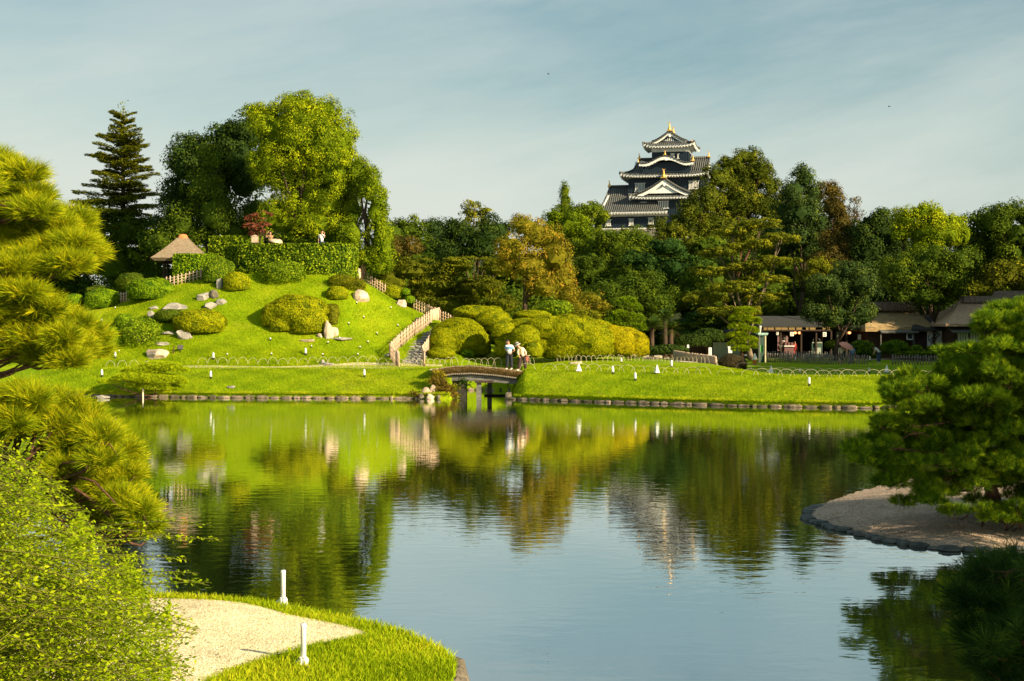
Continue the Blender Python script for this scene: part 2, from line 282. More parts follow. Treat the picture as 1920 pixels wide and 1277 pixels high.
class MB:
    """collects simple solids into one mesh"""
    def __init__(s): s.v = []; s.f = []; s.m = []; s.s = []
    def add(s, V, Fs, m=0, smooth=False):
        o = len(s.v); s.v += [tuple(p) for p in V]; s.f += [tuple(i + o for i in f) for f in Fs]; s.m += [m] * len(Fs); s.s += [smooth] * len(Fs)
    def box(s, c, d, rz=0.0, m=0, taper=1.0, rx=0.0):
        hx, hy, hz = d[0] / 2, d[1] / 2, d[2] / 2; R = Matrix.Rotation(rz, 3, 'Z') @ Matrix.Rotation(rx, 3, 'X')
        P = []
        for z in (-1, 1):
            k = taper if z > 0 else 1
            for x, y in ((-1, -1), (1, -1), (1, 1), (-1, 1)): P.append(Vector(c) + R @ Vector((x * hx * k, y * hy * k, z * hz)))
        s.add(P, [(3, 2, 1, 0), (4, 5, 6, 7), (0, 1, 5, 4), (1, 2, 6, 5), (2, 3, 7, 6), (3, 0, 4, 7)], m)
    def tube(s, pts, rad, n=6, m=0, cap=True, smooth=True):
        pts = [Vector(p) for p in pts]; k = len(pts)
        if not hasattr(rad, '__len__'): rad = [rad] * k
        V = []; up = None
        for i, p in enumerate(pts):
            d = (pts[min(i + 1, k - 1)] - pts[max(i - 1, 0)])
            d = d.normalized() if d.length > 1e-9 else Vector((0, 0, 1))
            if up is None: up = d.orthogonal().normalized()
            else:
                up = up - d * up.dot(d); up = up.normalized() if up.length > 1e-6 else d.orthogonal().normalized()
            b = d.cross(up)
            for j in range(n):
                a = 2 * math.pi * j / n; V.append(p + (up * math.cos(a) + b * math.sin(a)) * rad[i])
        Fs = [(i * n + j, i * n + (j + 1) % n, (i + 1) * n + (j + 1) % n, (i + 1) * n + j) for i in range(k - 1) for j in range(n)]
        if cap: Fs += [tuple(range(n - 1, -1, -1)), tuple((k - 1) * n + j for j in range(n))]
        s.add(V, Fs, m, smooth)
    def lathe(s, c, prof, n=12, m=0, smooth=True, sx=1.0, sy=1.0):
        V = [(c[0] + r * math.cos(2 * math.pi * j / n) * sx, c[1] + r * math.sin(2 * math.pi * j / n) * sy, c[2] + z) for r, z in prof for j in range(n)]
        k = len(prof)
        Fs = [(i * n + j, i * n + (j + 1) % n, (i + 1) * n + (j + 1) % n, (i + 1) * n + j) for i in range(k - 1) for j in range(n)]
        Fs += [tuple(range(n - 1, -1, -1)), tuple((k - 1) * n + j for j in range(n))]
        s.add(V, Fs, m, smooth)
    def prism(s, poly, vec, m=0):
        """poly: 3D points of a planar outline; extruded by vec"""
        n = len(poly); v = Vector(vec); P = [Vector(p) for p in poly]; P += [p + v for p in P]
        s.add(P, [tuple(range(n - 1, -1, -1)), tuple(range(n, 2 * n))] + [(i, (i + 1) % n, n + (i + 1) % n, n + i) for i in range(n)], m)
    def grid(s, fn, nu, nv, m=0, smooth=True, flip=False):
        V = [fn(i / nu, j / nv) for j in range(nv + 1) for i in range(nu + 1)]
        Fs = []
        for j in range(nv):
            for i in range(nu):
                a = j * (nu + 1) + i; q = (a, a + 1, a + nu + 2, a + nu + 1); Fs.append(q[::-1] if flip else q)
        s.add(V, Fs, m, smooth)
    def build(s, name, mats, parent=None, loc=(0, 0, 0)):
        org = ORG[parent.name] if parent is not None else Vector(loc)
        me = bpy.data.meshes.new(name); me.from_pydata([(p[0] - org[0], p[1] - org[1], p[2] - org[2]) for p in s.v], [], s.f)
        me.polygons.foreach_set('material_index', s.m); me.polygons.foreach_set('use_smooth', s.s); me.update()
        bm = bmesh.new(); bm.from_mesh(me); bmesh.ops.recalc_face_normals(bm, faces=bm.faces); bm.to_mesh(me); bm.free()
        return _finish_obj(name, me, mats, parent, loc)
def thing(name, label, cat, loc=(0, 0, 0), group=None):
    o = bpy.data.objects.new(name, None); COL.objects.link(o); o.location = loc; o.empty_display_size = 0.3
    o['label'] = label; o['category'] = cat
    if group: o['group'] = group
    ORG[o.name] = Vector(loc); return o
def tag(o, label, cat, group=None):
    o['label'] = label; o['category'] = cat
    if group: o['group'] = group
    return o
def kids(o): return [c for c in COL.objects if c.parent == o]
def copy_tree(o, loc, rz=0.0, scale=1.0, label=None, group=None, _k=None):
    c = o.copy(); COL.objects.link(c); c.location = loc; c.rotation_euler = (0, 0, rz); c.scale = (scale,) * 3
    if label: c['label'] = label
    if group: c['group'] = group
    for ch in (_k if _k is not None else kids(o)):
        d = ch.copy(); COL.objects.link(d); d.parent = c
    return c
def P(px, py, D): return Vector(((px - 960.0) * D / F, D, CH - (py - HZ) * D / F))
def S(D): return F / D
def rngf(seed): return np.random.default_rng(seed)
def smooth(a, b, x): t_ = np.clip((x - a) / (b - a), 0, 1); return t_ * t_ * (3 - 2 * t_)

# ------------------------------------------------------------------ foliage helpers
def unit(n, rng):
    v = rng.normal(size=(n, 3)); return v / np.linalg.norm(v, axis=1, keepdims=True)
def nrm(v): return v / np.maximum(np.linalg.norm(v, axis=-1, keepdims=True), 1e-9)
def cards(Pt, N, ln, wd, rng, along=None):
    """one rhombic leaf per point, facing N"""
    n = len(Pt); r = unit(n, rng) if along is None else along
    T = nrm(np.cross(N, np.cross(r, N))); Bt = np.cross(N, T)
    ln = np.broadcast_to(ln, (n,))[:, None] * 0.5; wd = np.broadcast_to(wd, (n,))[:, None] * 0.5
    V = np.stack([Pt - T * ln, Pt - Bt * wd, Pt + T * ln, Pt + Bt * wd], 1).reshape(-1, 3)
    return V, np.arange(n * 4).reshape(n, 4)
def clump_leaves(C, O, rc, k, leaf, rng, asp=0.6, up=0.35, jit=0.42, tvar=(0.20, 0.16), flatz=1.0, tbase=0.45):
    m = len(C); n = m * k; idx = np.repeat(np.arange(m), k)
    d = nrm(unit(n, rng) + 0.55 * O[idx] + np.array([0, 0, up]))
    rr = np.broadcast_to(rc, (m,))[idx][:, None]
    off = d * rr * rng.uniform(0.62, 1.05, (n, 1)); off[:, 2] *= flatz
    Pt = C[idx] + off
    N = nrm(d + jit * unit(n, rng))
    sz = leaf * rng.uniform(0.7, 1.25, n)
    V, Fc = cards(Pt, N, sz, sz * asp, rng)
    tint = np.clip(tbase + tvar[0] * rng.normal(size=m)[idx] + tvar[1] * rng.normal(size=n), 0, 1)
    return (V, Fc, tint)
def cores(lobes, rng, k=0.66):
    """dense inner ball of each bough, tinted dark for the shade behind the leaves"""
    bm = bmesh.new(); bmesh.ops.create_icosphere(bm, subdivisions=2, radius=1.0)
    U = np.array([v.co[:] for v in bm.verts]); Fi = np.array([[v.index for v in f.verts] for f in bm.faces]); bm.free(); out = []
    for c, r in lobes: out.append((np.array(c) + np.array(r) * k * U * rng.uniform(.72, 1.12, (len(U), 1)), Fi, 0.25, 0, False))  # lower tint darkens the core like shade inside the crown
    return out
def lobe_clumps(lobes, rc, rng, cover=1.25, shell=(0.72, 1.0), zmin=-0.75):
    Cs, Os = [], []
    Ls = [(np.array(c, float), np.array(r, float)) for c, r in lobes]
    for i, (c, r) in enumerate(Ls):
        area = 4 * math.pi * ((r[0] * r[1]) ** 1.6 / 3 + (r[0] * r[2]) ** 1.6 / 3 + (r[1] * r[2]) ** 1.6 / 3) ** (1 / 1.6)
        n = max(4, int(cover * area / (math.pi * rc * rc)))
        d = unit(n, rng); d = d[d[:, 2] > zmin]
        sc = np.maximum(1 - rc * 0.55 / np.minimum(r, 99), 0.25)
        p = c + r * sc * d * rng.uniform(*shell, (len(d), 1)); o = nrm(d / r)
        keep = np.ones(len(p), bool)
        for j, (c2, r2) in enumerate(Ls):
            if j != i: keep &= (((p - c2) / r2) ** 2).sum(1) > 0.42
        Cs.append(p[keep]); Os.append(o[keep])
    return np.concatenate(Cs), np.concatenate(Os)
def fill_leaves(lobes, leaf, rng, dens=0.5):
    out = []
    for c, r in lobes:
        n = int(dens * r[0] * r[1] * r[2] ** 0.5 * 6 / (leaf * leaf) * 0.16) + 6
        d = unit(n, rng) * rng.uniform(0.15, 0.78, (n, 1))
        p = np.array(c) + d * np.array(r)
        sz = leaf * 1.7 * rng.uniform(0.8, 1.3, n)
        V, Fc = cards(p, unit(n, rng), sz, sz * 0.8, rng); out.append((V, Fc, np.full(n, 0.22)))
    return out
def break_up(lobes, rng, n=4, k=.5):
    """give each big lobe smaller knobs of its own"""
    out = []
    for c, r in lobes:
        out.append((c, tuple(np.array(r) * .92)))
        for d in unit(n, rng):
            d = np.array([d[0], d[1], abs(d[2]) if rng.random() < .6 else d[2]]); q = np.array(c) + d * np.array(r) * .68; out.append((tuple(q), tuple(np.array(r) * k * rng.uniform(.7, 1.15))))
    return out
def px_lobes(spec, D, rng, zr=0.9, dj=0.35):
    """ellipses (px, py, rx, ry[, depth offset]) of the photo made into real lobes at distance D"""
    out = []; s = D / F
    for e in spec:
        cx, cy, rx, ry = e[:4]; dy = e[4] if len(e) > 4 else rng.uniform(-dj, dj) * rx * s
        c = P(cx, cy, D); sy = (D + dy) / D
        out.append(((c.x * sy, D + dy, CH + (c.z - CH) * sy), (rx * s * 1.02, max(rx, ry) * 0.85 * s * zr, ry * s * 1.02)))
    return out
# ------------------------------------------------------------------ the lie of the land
_hx = (np.array([-2600, -300, -100, 60, 180, 240, 330, 420, 600, 665, 740, 800, 860, 920, 1000, 1215, 1500, 3500]) - 960) / 25.16
_hy = 4 + (618 - np.array([640, 600, 590, 583, 575, 562, 530, 512, 507, 512, 558, 585, 612, 640, 664, 672, 684, 684])) / 25.16
_sx = (np.array([-2000, -300, 100, 400, 800, 950, 1150, 1400, 1650, 1920, 2400, 3600]) - 960)
_sD = 10668.0 / (np.array([738, 740, 742, 746, 748, 748.5, 755, 762, 766, 768, 769, 769]) - 618)
_sX = _sx * _sD / F
def shore(x): return np.interp(x, _sX, _sD)
CHX0, CHX1, CHD = -3.25, -0.75, 94.0      # the little channel under the bridge
def height(x, D):
    x = np.asarray(x, float); D = np.asarray(D, float)
    s = shore(x); t_ = D - s
    wid = np.interp(x, [-30, -6, -4, 0, 3, 8, 30], [5.5, 5.0, 3.6, 2.6, 4.0, 6.0, 6.5])
    top = np.interp(x, [-40, -6, 0, 6, 12, 30], [1.50, 1.58, 1.62, 1.5, 1.42, 1.40])
    e = np.clip(t_ / wid, 0, 1)
    z = 0.26 + (top - 0.26) * (1 - (1 - e) ** 1.55)
    # lawn behind the right bank lies lower beyond x = 13, a low rise on this side of it
    low = smooth(7, 11, t_) * smooth(12.4, 16.5, x)
    z = z - 0.18 * low
    z = z + 0.38 * smooth(3, 12, t_) * smooth(0, 4, x) * (1 - smooth(12.0, 15.8, x)) * (1 - smooth(112, 128, D))
    # the mound
    H = np.interp(x, _hx, _hy); Df = np.interp(x, [-60, -24, -10, -4, 0, 60], [93, 91, 91.5, 93, 95, 96])
    u = np.clip((D - Df) / (103.2 - Df), 0, 1)
    prof = 0.5 * u + 0.5 * (u * u * (3 - 2 * u)); prof = prof * (1 - 0.06 * np.sin(u * math.pi))
    back = 1 - 0.55 * smooth(112, 130, D)
    z = np.maximum(z, z + (H - 1.9) * prof * back * (x < 14))
    z = z + 0.06 * np.sin(x * 0.6 + 1) * np.sin(D * 0.5) * smooth(4, 9, t_)
    # channel
    ch = smooth(CHX0 - 0.35, CHX0, x) * (1 - smooth(CHX1, CHX1 + 1.6, x)) * (1 - smooth(CHD - 0.2, CHD, D))
    z = z * (1 - ch) - 0.9 * ch
    # the ground beyond climbs to the castle hill
    z = z + 17.5 * smooth(190, 262, D) * np.exp(-((x - 33) / 75.0) ** 2) + 1.5 * smooth(150, 230, D)
    return z
def hz1(x, D): return float(height(x, D))
def hit(px, py, D0=73.0, D1=200.0):
    """where the sight line through a photo pixel meets the ground"""
    Ds = np.arange(D0, D1, 0.1); z = CH - (py - HZ) * Ds / F; x = (px - 960) * Ds / F
    h = height(x, Ds); k = np.argmax((z <= h) & (h > -0.5))
    if not ((z <= h) & (h > -0.5)).any():
        m_ = (Ds > 88) & (Ds < 112); k = np.flatnonzero(m_)[np.argmin((z - h)[m_])]
    elif Ds[k] > 118 and px < 1000:
        m_ = (Ds > 88) & (Ds < 112); k = np.flatnonzero(m_)[np.argmin((z - h)[m_])]
    return Vector((x[k], Ds[k], h[k]))
def drop(x, D): return Vector((x, D, hz1(x, D)))

def terrain():
    xs = np.concatenate([np.arange(-420, -60, 12), np.arange(-60, -45, 1.5), np.arange(-45, -4, 0.34), np.arange(-4, 1.2, 0.13), np.arange(1.2, 45, 0.34), np.arange(45, 75, 1.5), np.arange(75, 430, 12)])
    ts = np.concatenate([[-0.001, 0.0, 0.12], np.arange(0.3, 9, 0.3), np.arange(9, 36, 0.35), np.arange(36, 70, 1.2), np.arange(70, 300, 6), [320, 400, 600, 1200, 2500]])
    X, T = np.meshgrid(xs, ts); D = shore(X) + T
    Z = height(X, D); Z[0] = -1.2
    V = np.stack([X, D, Z], -1).reshape(-1, 3); nx, ny = len(xs), len(ts)
    a = (np.arange(ny - 1)[:, None] * nx + np.arange(nx - 1)).ravel()
    Fc = np.stack([a, a + 1, a + nx + 1, a + nx], 1)
    far_ = (T[:-1, :-1].ravel() > 66) ; k1 = ~far_
    me_chunks = [(V, Fc, 0.5, 0, True)]; o = mesh_np('ground', me_chunks, ['lawn', 'forest_floor']); o.data.polygons.foreach_set('material_index', far_.astype(np.int32)); o['kind'] = 'structure'
terrain()
# pond
V = np.array([[-400, -60, 0], [400, -60, 0], [400, 130, 0], [-400, 130, 0]], float)
o = mesh_np('pond_water', [(V, np.array([[0, 1, 2, 3]]), 0.5, 0, False)], ['pond']); o['kind'] = 'structure'

def sheet(name, mat, rows, nu, lift, kind='structure'):
    """a sheet laid over the ground between two lines (lists of ground points)"""
    A, Bb = rows; n = len(A); V = []
    for i in range(n):
        for j in range(nu + 1):
            u = j / nu; x = A[i][0] * (1 - u) + Bb[i][0] * u; y = A[i][1] * (1 - u) + Bb[i][1] * u
            V.append((x, y, hz1(x, y) + lift))
    a = (np.arange(n - 1)[:, None] * (nu + 1) + np.arange(nu)).ravel()
    Fc = np.stack([a, a + 1, a + nu + 2, a + nu + 1], 1)
    o = mesh_np(name, [(np.array(V), Fc, 0.5, 0, True)], [mat]); o['kind'] = kind
    return o
def pline(pts, n):
    pts = [Vector(p) for p in pts]; L_ = [0]
    for a, b in zip(pts, pts[1:]): L_.append(L_[-1] + (b - a).length)
    out = []
    for i in range(n + 1):
        d = L_[-1] * i / n; k = max(j for j in range(len(L_)) if L_[j] <= d + 1e-9); k = min(k, len(pts) - 2)
        out.append(pts[k].lerp(pts[k + 1], (d - L_[k]) / max(L_[k + 1] - L_[k], 1e-9)))
    return out
near = [hit(px, py) for px, py in ((330, 691), (480, 692), (620, 691.5), (700, 692), (770, 692), (830, 690))]
far = [hit(px, py) for px, py in ((330, 688), (480, 688.5), (620, 685), (680, 681), (740, 681.5), (830, 685))]
sheet('sand_path', 'sand', (pline(near, 90), pline(far, 90)), 8, 0.035)
near = [hit(px, py) for px, py in ((1205, 670), (1260, 676), (1330, 682), (1360, 686))]
far = [hit(px, py) for px, py in ((1200, 666), (1262, 664), (1330, 674), (1362, 680))]
sheet('sand_path', 'sand', (pline(near, 40), pline(far, 40)), 10, 0.03)
# bare sandy track to the shop in front of the long fence
near = [hit(px, py) for px, py in ((1540, 672), (1640, 675), (1760, 675), (1960, 675))]
far = [hit(px, py) for px, py in ((1540, 668), (1640, 670), (1760, 670), (1960, 670))]
sheet('sand_path', 'sand', (pline(near, 40), pline(far, 40)), 6, 0.03)

# ------------------------------------------------------------------ the near bank with its gravel point
def poly_ground(name, outline, mat, zfun, step, skirt=None, kind='structure'):
    """outline in ground x,y; filled with a grid clipped to the outline by triangulation"""
    bm = bmesh.new(); vs = [bm.verts.new((x, y, 0)) for x, y in outline]; f = bm.faces.new(vs)
    bmesh.ops.triangulate(bm, faces=[f])
    minx = min(p[0] for p in outline); maxx = max(p[0] for p in outline); miny = min(p[1] for p in outline); maxy = max(p[1] for p in outline)
    for k in range(int((maxx - minx) / step)):
        bmesh.ops.bisect_plane(bm, geom=bm.verts[:] + bm.edges[:] + bm.faces[:], plane_co=(minx + (k + 0.5) * step, 0, 0), plane_no=(1, 0, 0))
    for k in range(int((maxy - miny) / step)):
        bmesh.ops.bisect_plane(bm, geom=bm.verts[:] + bm.edges[:] + bm.faces[:], plane_co=(0, miny + (k + 0.5) * step, 0), plane_no=(0, 1, 0))
    if skirt is not None:
        be = [e for e in bm.edges if e.is_boundary]
        for v in bm.verts: v.co.z = zfun(v.co.x, v.co.y)
        r = bmesh.ops.extrude_edge_only(bm, edges=be)
        for v in [g for g in r['geom'] if isinstance(g, bmesh.types.BMVert)]: v.co.z = skirt
    else:
        for v in bm.verts: v.co.z = zfun(v.co.x, v.co.y)
    bmesh.ops.recalc_face_normals(bm, faces=bm.faces)
    me = bpy.data.meshes.new(name); bm.to_mesh(me); bm.free()
    for p in me.polygons: p.use_smooth = skirt is None
    o = _finish_obj(name, me, mat, None, (0, 0, 0)); o['kind'] = kind; return o
def curve_px(pts, z, sub=6):
    """smooth closed/open curve through photo pixels on the level z, as ground x,y"""
    Q = [P(px, py, (CH - z) * F / (py - HZ)) for px, py in pts]; out = []
    for i in range(len(Q) - 1):
        p0, p1, p2, p3 = Q[max(i - 1, 0)], Q[i], Q[i + 1], Q[min(i + 2, len(Q) - 1)]
        for k in range(sub):
            u = k / sub; v = 0.5 * ((2 * p1) + (p2 - p0) * u + (2 * p0 - 5 * p1 + 4 * p2 - p3) * u * u + (3 * p1 - p0 - 3 * p2 + p3) * u ** 3)
            out.append((v.x, v.y))
    out.append((Q[-1].x, Q[-1].y)); return out
PEN = curve_px([(-500, 1100), (-200, 1108), (0, 1112), (200, 1112), (330, 1118), (480, 1130), (600, 1147), (700, 1170), (780, 1192), (830, 1214), (853, 1240), (850, 1270), (826, 1310), (780, 1380)], 0.5)
PEN_E = PEN[-1]
def near_z(x, y):
    return 0.5 + max(0.0, (12.5 - y)) * 0.16 + 0.03 * math.sin(x * 2.1) * math.sin(y * 1.7)
pen_out = PEN + [(PEN_E[0] + 0.4, PEN_E[1] - 2.5), (2.0, 8.5), (5.0, 4.0), (9.0, -6.0), (-40, -6.0), (-40, PEN[0][1])]
poly_ground('near_bank', pen_out, 'lawn', near_z, 0.6, skirt=-0.8)
GRV = curve_px([(-450, 1114), (0, 1120), (200, 1120), (330, 1124), (440, 1132), (540, 1150), (620, 1166), (690, 1190), (664, 1200), (560, 1222), (470, 1245), (400, 1272), (360, 1300), (280, 1360)], 0.52)
grv_out = GRV + [(GRV[-1][0] - 5, GRV[-1][1] - 2), (-16, 9), (-16, GRV[0][1])]
poly_ground('gravel_path', grv_out, 'gravel', lambda x, y: near_z(x, y) + 0.03, 0.6)
def inside(x, y, poly):
    c = np.zeros(len(x), bool); n = len(poly)
    for i in range(n):
        x1, y1 = poly[i]; x2, y2 = poly[(i + 1) % n]
        with np.errstate(divide='ignore', invalid='ignore'):
            c ^= ((y1 > y) != (y2 > y)) & (x < (x2 - x1) * (y - y1) / (y2 - y1 + 1e-12) + x1)
    return c
def blades(name, Pt, hgt, wd, rng, mat='blade', lean=0.45, tb=0.5):
    n = len(Pt); d = rng.normal(size=(n, 3)) * lean; d[:, 2] = 1; d = nrm(d)
    side = nrm(np.cross(d, unit(n, rng))); h = hgt * rng.uniform(0.55, 1.3, (n, 1)); w_ = wd * rng.uniform(0.7, 1.2, (n, 1))
    bend = nrm(rng.normal(size=(n, 3)) * np.array([1, 1, 0])) * h * 0.25
    V = np.stack([Pt - side * w_, Pt + side * w_, Pt + d * h * 0.6 + side * w_ * 0.7 + bend * 0.3, Pt + d * h + bend], 1).reshape(-1, 3)
    Fc = np.arange(n * 4).reshape(n, 4); patch = 0.5 + 0.22 * np.sin(Pt[:, 0] * 1.9) * np.sin(Pt[:, 1] * 2.3)
    o = mesh_np(name, [(V, Fc, np.clip(patch + tb - 0.5 + 0.17 * rng.normal(size=n), 0, 1), 0, False)], [mat]); o['kind'] = 'stuff'
    return o
rng = rngf(5)
n = 150000; x = rng.uniform(-7.5, -0.3, n); y = rng.uniform(12.4, 19.5, n)
k = inside(x, y, pen_out) & ~inside(x, y, grv_out); x, y = x[k], y[k]
z = np.array([near_z(a, b) for a, b in zip(x, y)])
blades('grass', np.stack([x, y, z], 1), 0.085, 0.0045, rng)
# short grass that roughens the far bank
n = 150000; x = rng.uniform(-30, 24, n); t_ = rng.uniform(0, 1, n) ** 1.1 * 11; y = shore(x) + t_; z = height(x, y); k = z > 0.2
blades('lawn_grass', np.stack([x, y, z], 1)[k], 0.10, 0.012, rng, tb=0.36)
n = 150000; x = rng.uniform(-29, -3.4, n); y = rng.uniform(91, 105, n); z = height(x, y)
blades('lawn_grass', np.stack([x, y, z], 1), 0.085, 0.014, rng, tb=0.42)
# fringe overhanging the kerb
n = 26000; x = rng.uniform(-32, 27, n); y = shore(x) + rng.normal(size=n) * 0.10; z = np.maximum(height(x, shore(x) + 0.05), 0.2); k = (x < CHX0 - 0.3) | (x > CHX1 + 0.9)
blades('grass_fringe', np.stack([x, y, z], 1)[k], 0.15, 0.012, rng, lean=0.8, tb=0.55)

# ------------------------------------------------------------------ the gravel spit on the right
SP = curve_px([(2300, 1005), (2050, 1015), (1920, 1025), (1800, 1029), (1700, 1018), (1610, 1000), (1545, 980), (1508, 964), (1522, 950), (1560, 936), (1640, 912), (1720, 893), (1800, 880), (1920, 868), (2100, 858)], 0.04)
def spit_z(x, y):
    d = min(math.hypot(x - a, y - b) for a, b in SP)
    return 0.05 + 0.50 * (1 - math.exp(-d / 2.6)) - 0.05
SPX = SP + [(30, 45), (30, 26)]
poly_ground('gravel_beach', SP + [(32, SP[-1][1]), (32, SP[0][1])], 'gravel_beach', lambda x, y: spit_z(x, y) if x < 20 else 1.0, 0.55)

# litter, pebbles and grass creeping over the gravel's edge
rng = rngf(15); g_ = np.array(GRV); k = rng.integers(0, len(g_) - 1, 9000); u = rng.random((9000, 1)); q = g_[k] * (1 - u) + g_[k + 1] * u + rng.normal(size=(9000, 2)) * .045
blades('grass', np.stack([q[:, 0], q[:, 1], np.array([near_z(a, b) for a, b in q])], 1), 0.06, 0.0045, rng, lean=.8)
def scatter(name, mat, x, y, z, s, rng, tint=.5):
    n = len(x); V = np.stack([x, y, z], 1)[:, None, :] + nrm(rng.normal(size=(n, 4, 3))) * (s * rng.uniform(.4, 1.3, (n, 1, 1))) * np.array([1, 1, .6]); b = np.arange(n)[:, None] * 4
    Fq = np.concatenate([b + np.array([[0, 1, 2]]), b + np.array([[0, 2, 3]]), b + np.array([[0, 3, 1]]), b + np.array([[1, 3, 2]])]); o = mesh_np(name, [(V.reshape(-1, 3), Fq, np.clip(tint + .25 * rng.normal(size=len(Fq)), 0, 1))], [mat]); o['kind'] = 'stuff'
n = 16000; x = rng.uniform(-7, -1.5, n); y = rng.uniform(13, 19.2, n); k = inside(x, y, grv_out); x, y = x[k], y[k]
scatter('pebbles', 'gravel', x, y, np.array([near_z(a, b) + .034 for a, b in zip(x, y)]), .009, rng)
n = 420; x = rng.uniform(-7, -1.5, n); y = rng.uniform(13, 19.2, n); k = inside(x, y, grv_out); x, y = x[k], y[k]
V, Fq = cards(np.stack([x, y, np.array([near_z(a, b) + .042 for a, b in zip(x, y)])], 1), nrm(np.array([0, 0, 1.0]) + .25 * unit(len(x), rng)), .035, .018, rng); o = mesh_np('fallen_leaves', [(V, Fq, rng.uniform(0, 1, len(x)))], ['leaf_brown']); o['kind'] = 'stuff'
n = 9000; x = rng.uniform(6, 16, n); y = rng.uniform(25, 38, n); k = inside(x, y, SP); x, y = x[k], y[k]
scatter('pebbles', 'gravel_beach', x, y, np.array([spit_z(a, b) for a, b in zip(x, y)]), .022, rng)
n = 1600; x = rng.uniform(6.5, 16, n); y = rng.uniform(26, 36, n); k = inside(x, y, SP); x, y = x[k], y[k]
V, Fq = cards(np.stack([x, y, np.array([spit_z(a, b) + .012 for a, b in zip(x, y)])], 1), nrm(np.array([0, 0, 1.0]) + .3 * unit(len(x), rng)), .11, .012, rng); o = mesh_np('fallen_needles', [(V, Fq, rng.uniform(0, .6, len(x)))], ['leaf_brown']); o['kind'] = 'stuff'

# ------------------------------------------------------------------ stones
def rock_chunk(c, r, rng, rz=0.0, sub=3, rough=0.22, sharp=1.0):
    bm = bmesh.new(); bmesh.ops.create_icosphere(bm, subdivisions=sub, radius=1.0)
    V = np.array([v.co[:] for v in bm.verts]); Fc = np.array([[v.index for v in f.verts] for f in bm.faces]); bm.free()
    # random planes cut flats into the ball
    for _ in range(12):
        nrm_ = unit(1, rng)[0]; d = rng.uniform(0.55, 0.88); pr = V @ nrm_; over = np.maximum(pr - d, 0); V = V - over[:, None] * nrm_ * sharp
    V = V * (1 + rough * 0.35 * np.sin(V[:, [1, 2, 0]] * 5 + rng.uniform(0, 6)))
    V = V * np.array(r); cz, sz = math.cos(rz), math.sin(rz)
    V = np.stack([V[:, 0] * cz - V[:, 1] * sz, V[:, 0] * sz + V[:, 1] * cz, V[:, 2]], 1) + np.array(c)
    return (V, Fc, 0.5, 0, False)
def block_stone(c, r, rng, rz=0.0):
    """roughly squared stone with worn corners"""
    g = np.linspace(-1, 1, 6); V = []; Fq = []
    for ax in range(3):
        for sg in (-1, 1):
            o_ = len(V)
            for a in g:
                for b in g: p = [0, 0, 0]; p[ax] = sg; p[(ax + 1) % 3] = a; p[(ax + 2) % 3] = b; V.append(p)
            for i in range(5):
                for j in range(5): q = o_ + i * 6 + j; Fq.append((q, q + 6, q + 7, q + 1) if sg > 0 else (q, q + 1, q + 7, q + 6))
    V = np.array(V, float); l = np.linalg.norm(V, axis=1, keepdims=True); V = V * (1 - 0.38 * (l - 1) / .732) * 1.0
    ph = rng.uniform(0, 6, 3); V = V * (1 + .09 * np.sin(V[:, [1]] * 4 + ph[0]) * np.sin(V[:, [0]] * 5 + ph[1]) + .05 * np.sin(V[:, [2]] * 9 + ph[2]))
    V[:, 2] += .12 * V[:, 0] * rng.normal(); V = V * np.array(r); cz, sz = math.cos(rz), math.sin(rz)
    V = np.stack([V[:, 0] * cz - V[:, 1] * sz, V[:, 0] * sz + V[:, 1] * cz, V[:, 2]], 1) + np.array(c)
    return (V, np.array(Fq), 0.5, 0, False)
def kerb_run(name, label, pts, rng, mat='kerb_stone', size=(0.75, 0.32, 0.155), group=None, zbase=0.0, jit=0.25, rows=1, cat='stone edging'):
    """a run of fitted stones along a line of ground points"""
    ch = []; L_ = 0
    for a, b in zip(pts, pts[1:]):
        a = Vector(a); b = Vector(b); L_ += (b - a).length
    N_ = max(3, int(L_ / (size[0] * 0.92)));
    q = pline([Vector((p[0], p[1], 0)) for p in pts], N_)
    q = [q[0]] + [p_ + (q[1] - q[0]) * rng.uniform(-.42, .42) for p_ in q[1:-1]] + [q[-1]]
    for a, b in zip(q, q[1:]):
        for r_ in range(rows):
            m_ = (a + b) / 2; l = (b - a).length; ang = math.atan2(b.y - a.y, b.x - a.x)
            hgt = size[2] * rng.uniform(1 - jit, 1 + jit)
            ch.append(block_stone((m_.x, m_.y + r_ * size[1] * 0.3, zbase + hgt * 0.28 + r_ * size[2] * 0.8), (l * 0.49 * rng.uniform(0.93, 1.0), size[1] * 0.55 * rng.uniform(.8, 1.2), hgt * 0.60), rng, ang + rng.normal() * 0.04))
    c = q[len(q) // 2]
    return tag(mesh_np(name, ch, [mat], loc=(c.x, c.y, zbase)), label, cat, group)
rng = rngf(8)
xs = np.arange(-34, CHX0 - 1.2, 0.8); kerb_run('stone_kerb', 'long kerb of fitted pinkish stones along the far bank left of the bridge', [(x, float(shore(x)) - 0.06) for x in xs], rng)
xs = np.arange(CHX1 + 0.5, 34, 0.8); kerb_run('stone_kerb', 'long curving kerb of fitted stones along the far bank right of the bridge', [(x, float(shore(x)) - 0.06) for x in xs], rng)
kerb_run('stone_kerb', 'short kerb seen through the opening under the bridge', [(x, CHD - 0.1) for x in np.arange(CHX0 - 0.3, CHX1 + 0.9, 0.5)], rng, size=(0.5, 0.3, 0.22))
kerb_run('stone_kerb', 'dark flat stones edging the gravel spit at the right', [(a, b) for a, b in SP[12:52]], rng, 'slate', (0.34, 0.26, 0.075), jit=0.5, rows=1)
kerb_run('stone_retaining_wall', 'dark rough stones holding up the rounded grassy tip at the bottom', [(a + 0.02, b) for a, b in PEN[50:]], rng, 'rock_dark', (0.30, 0.26, 0.55), jit=0.15, zbase=-0.04, cat='retaining wall')
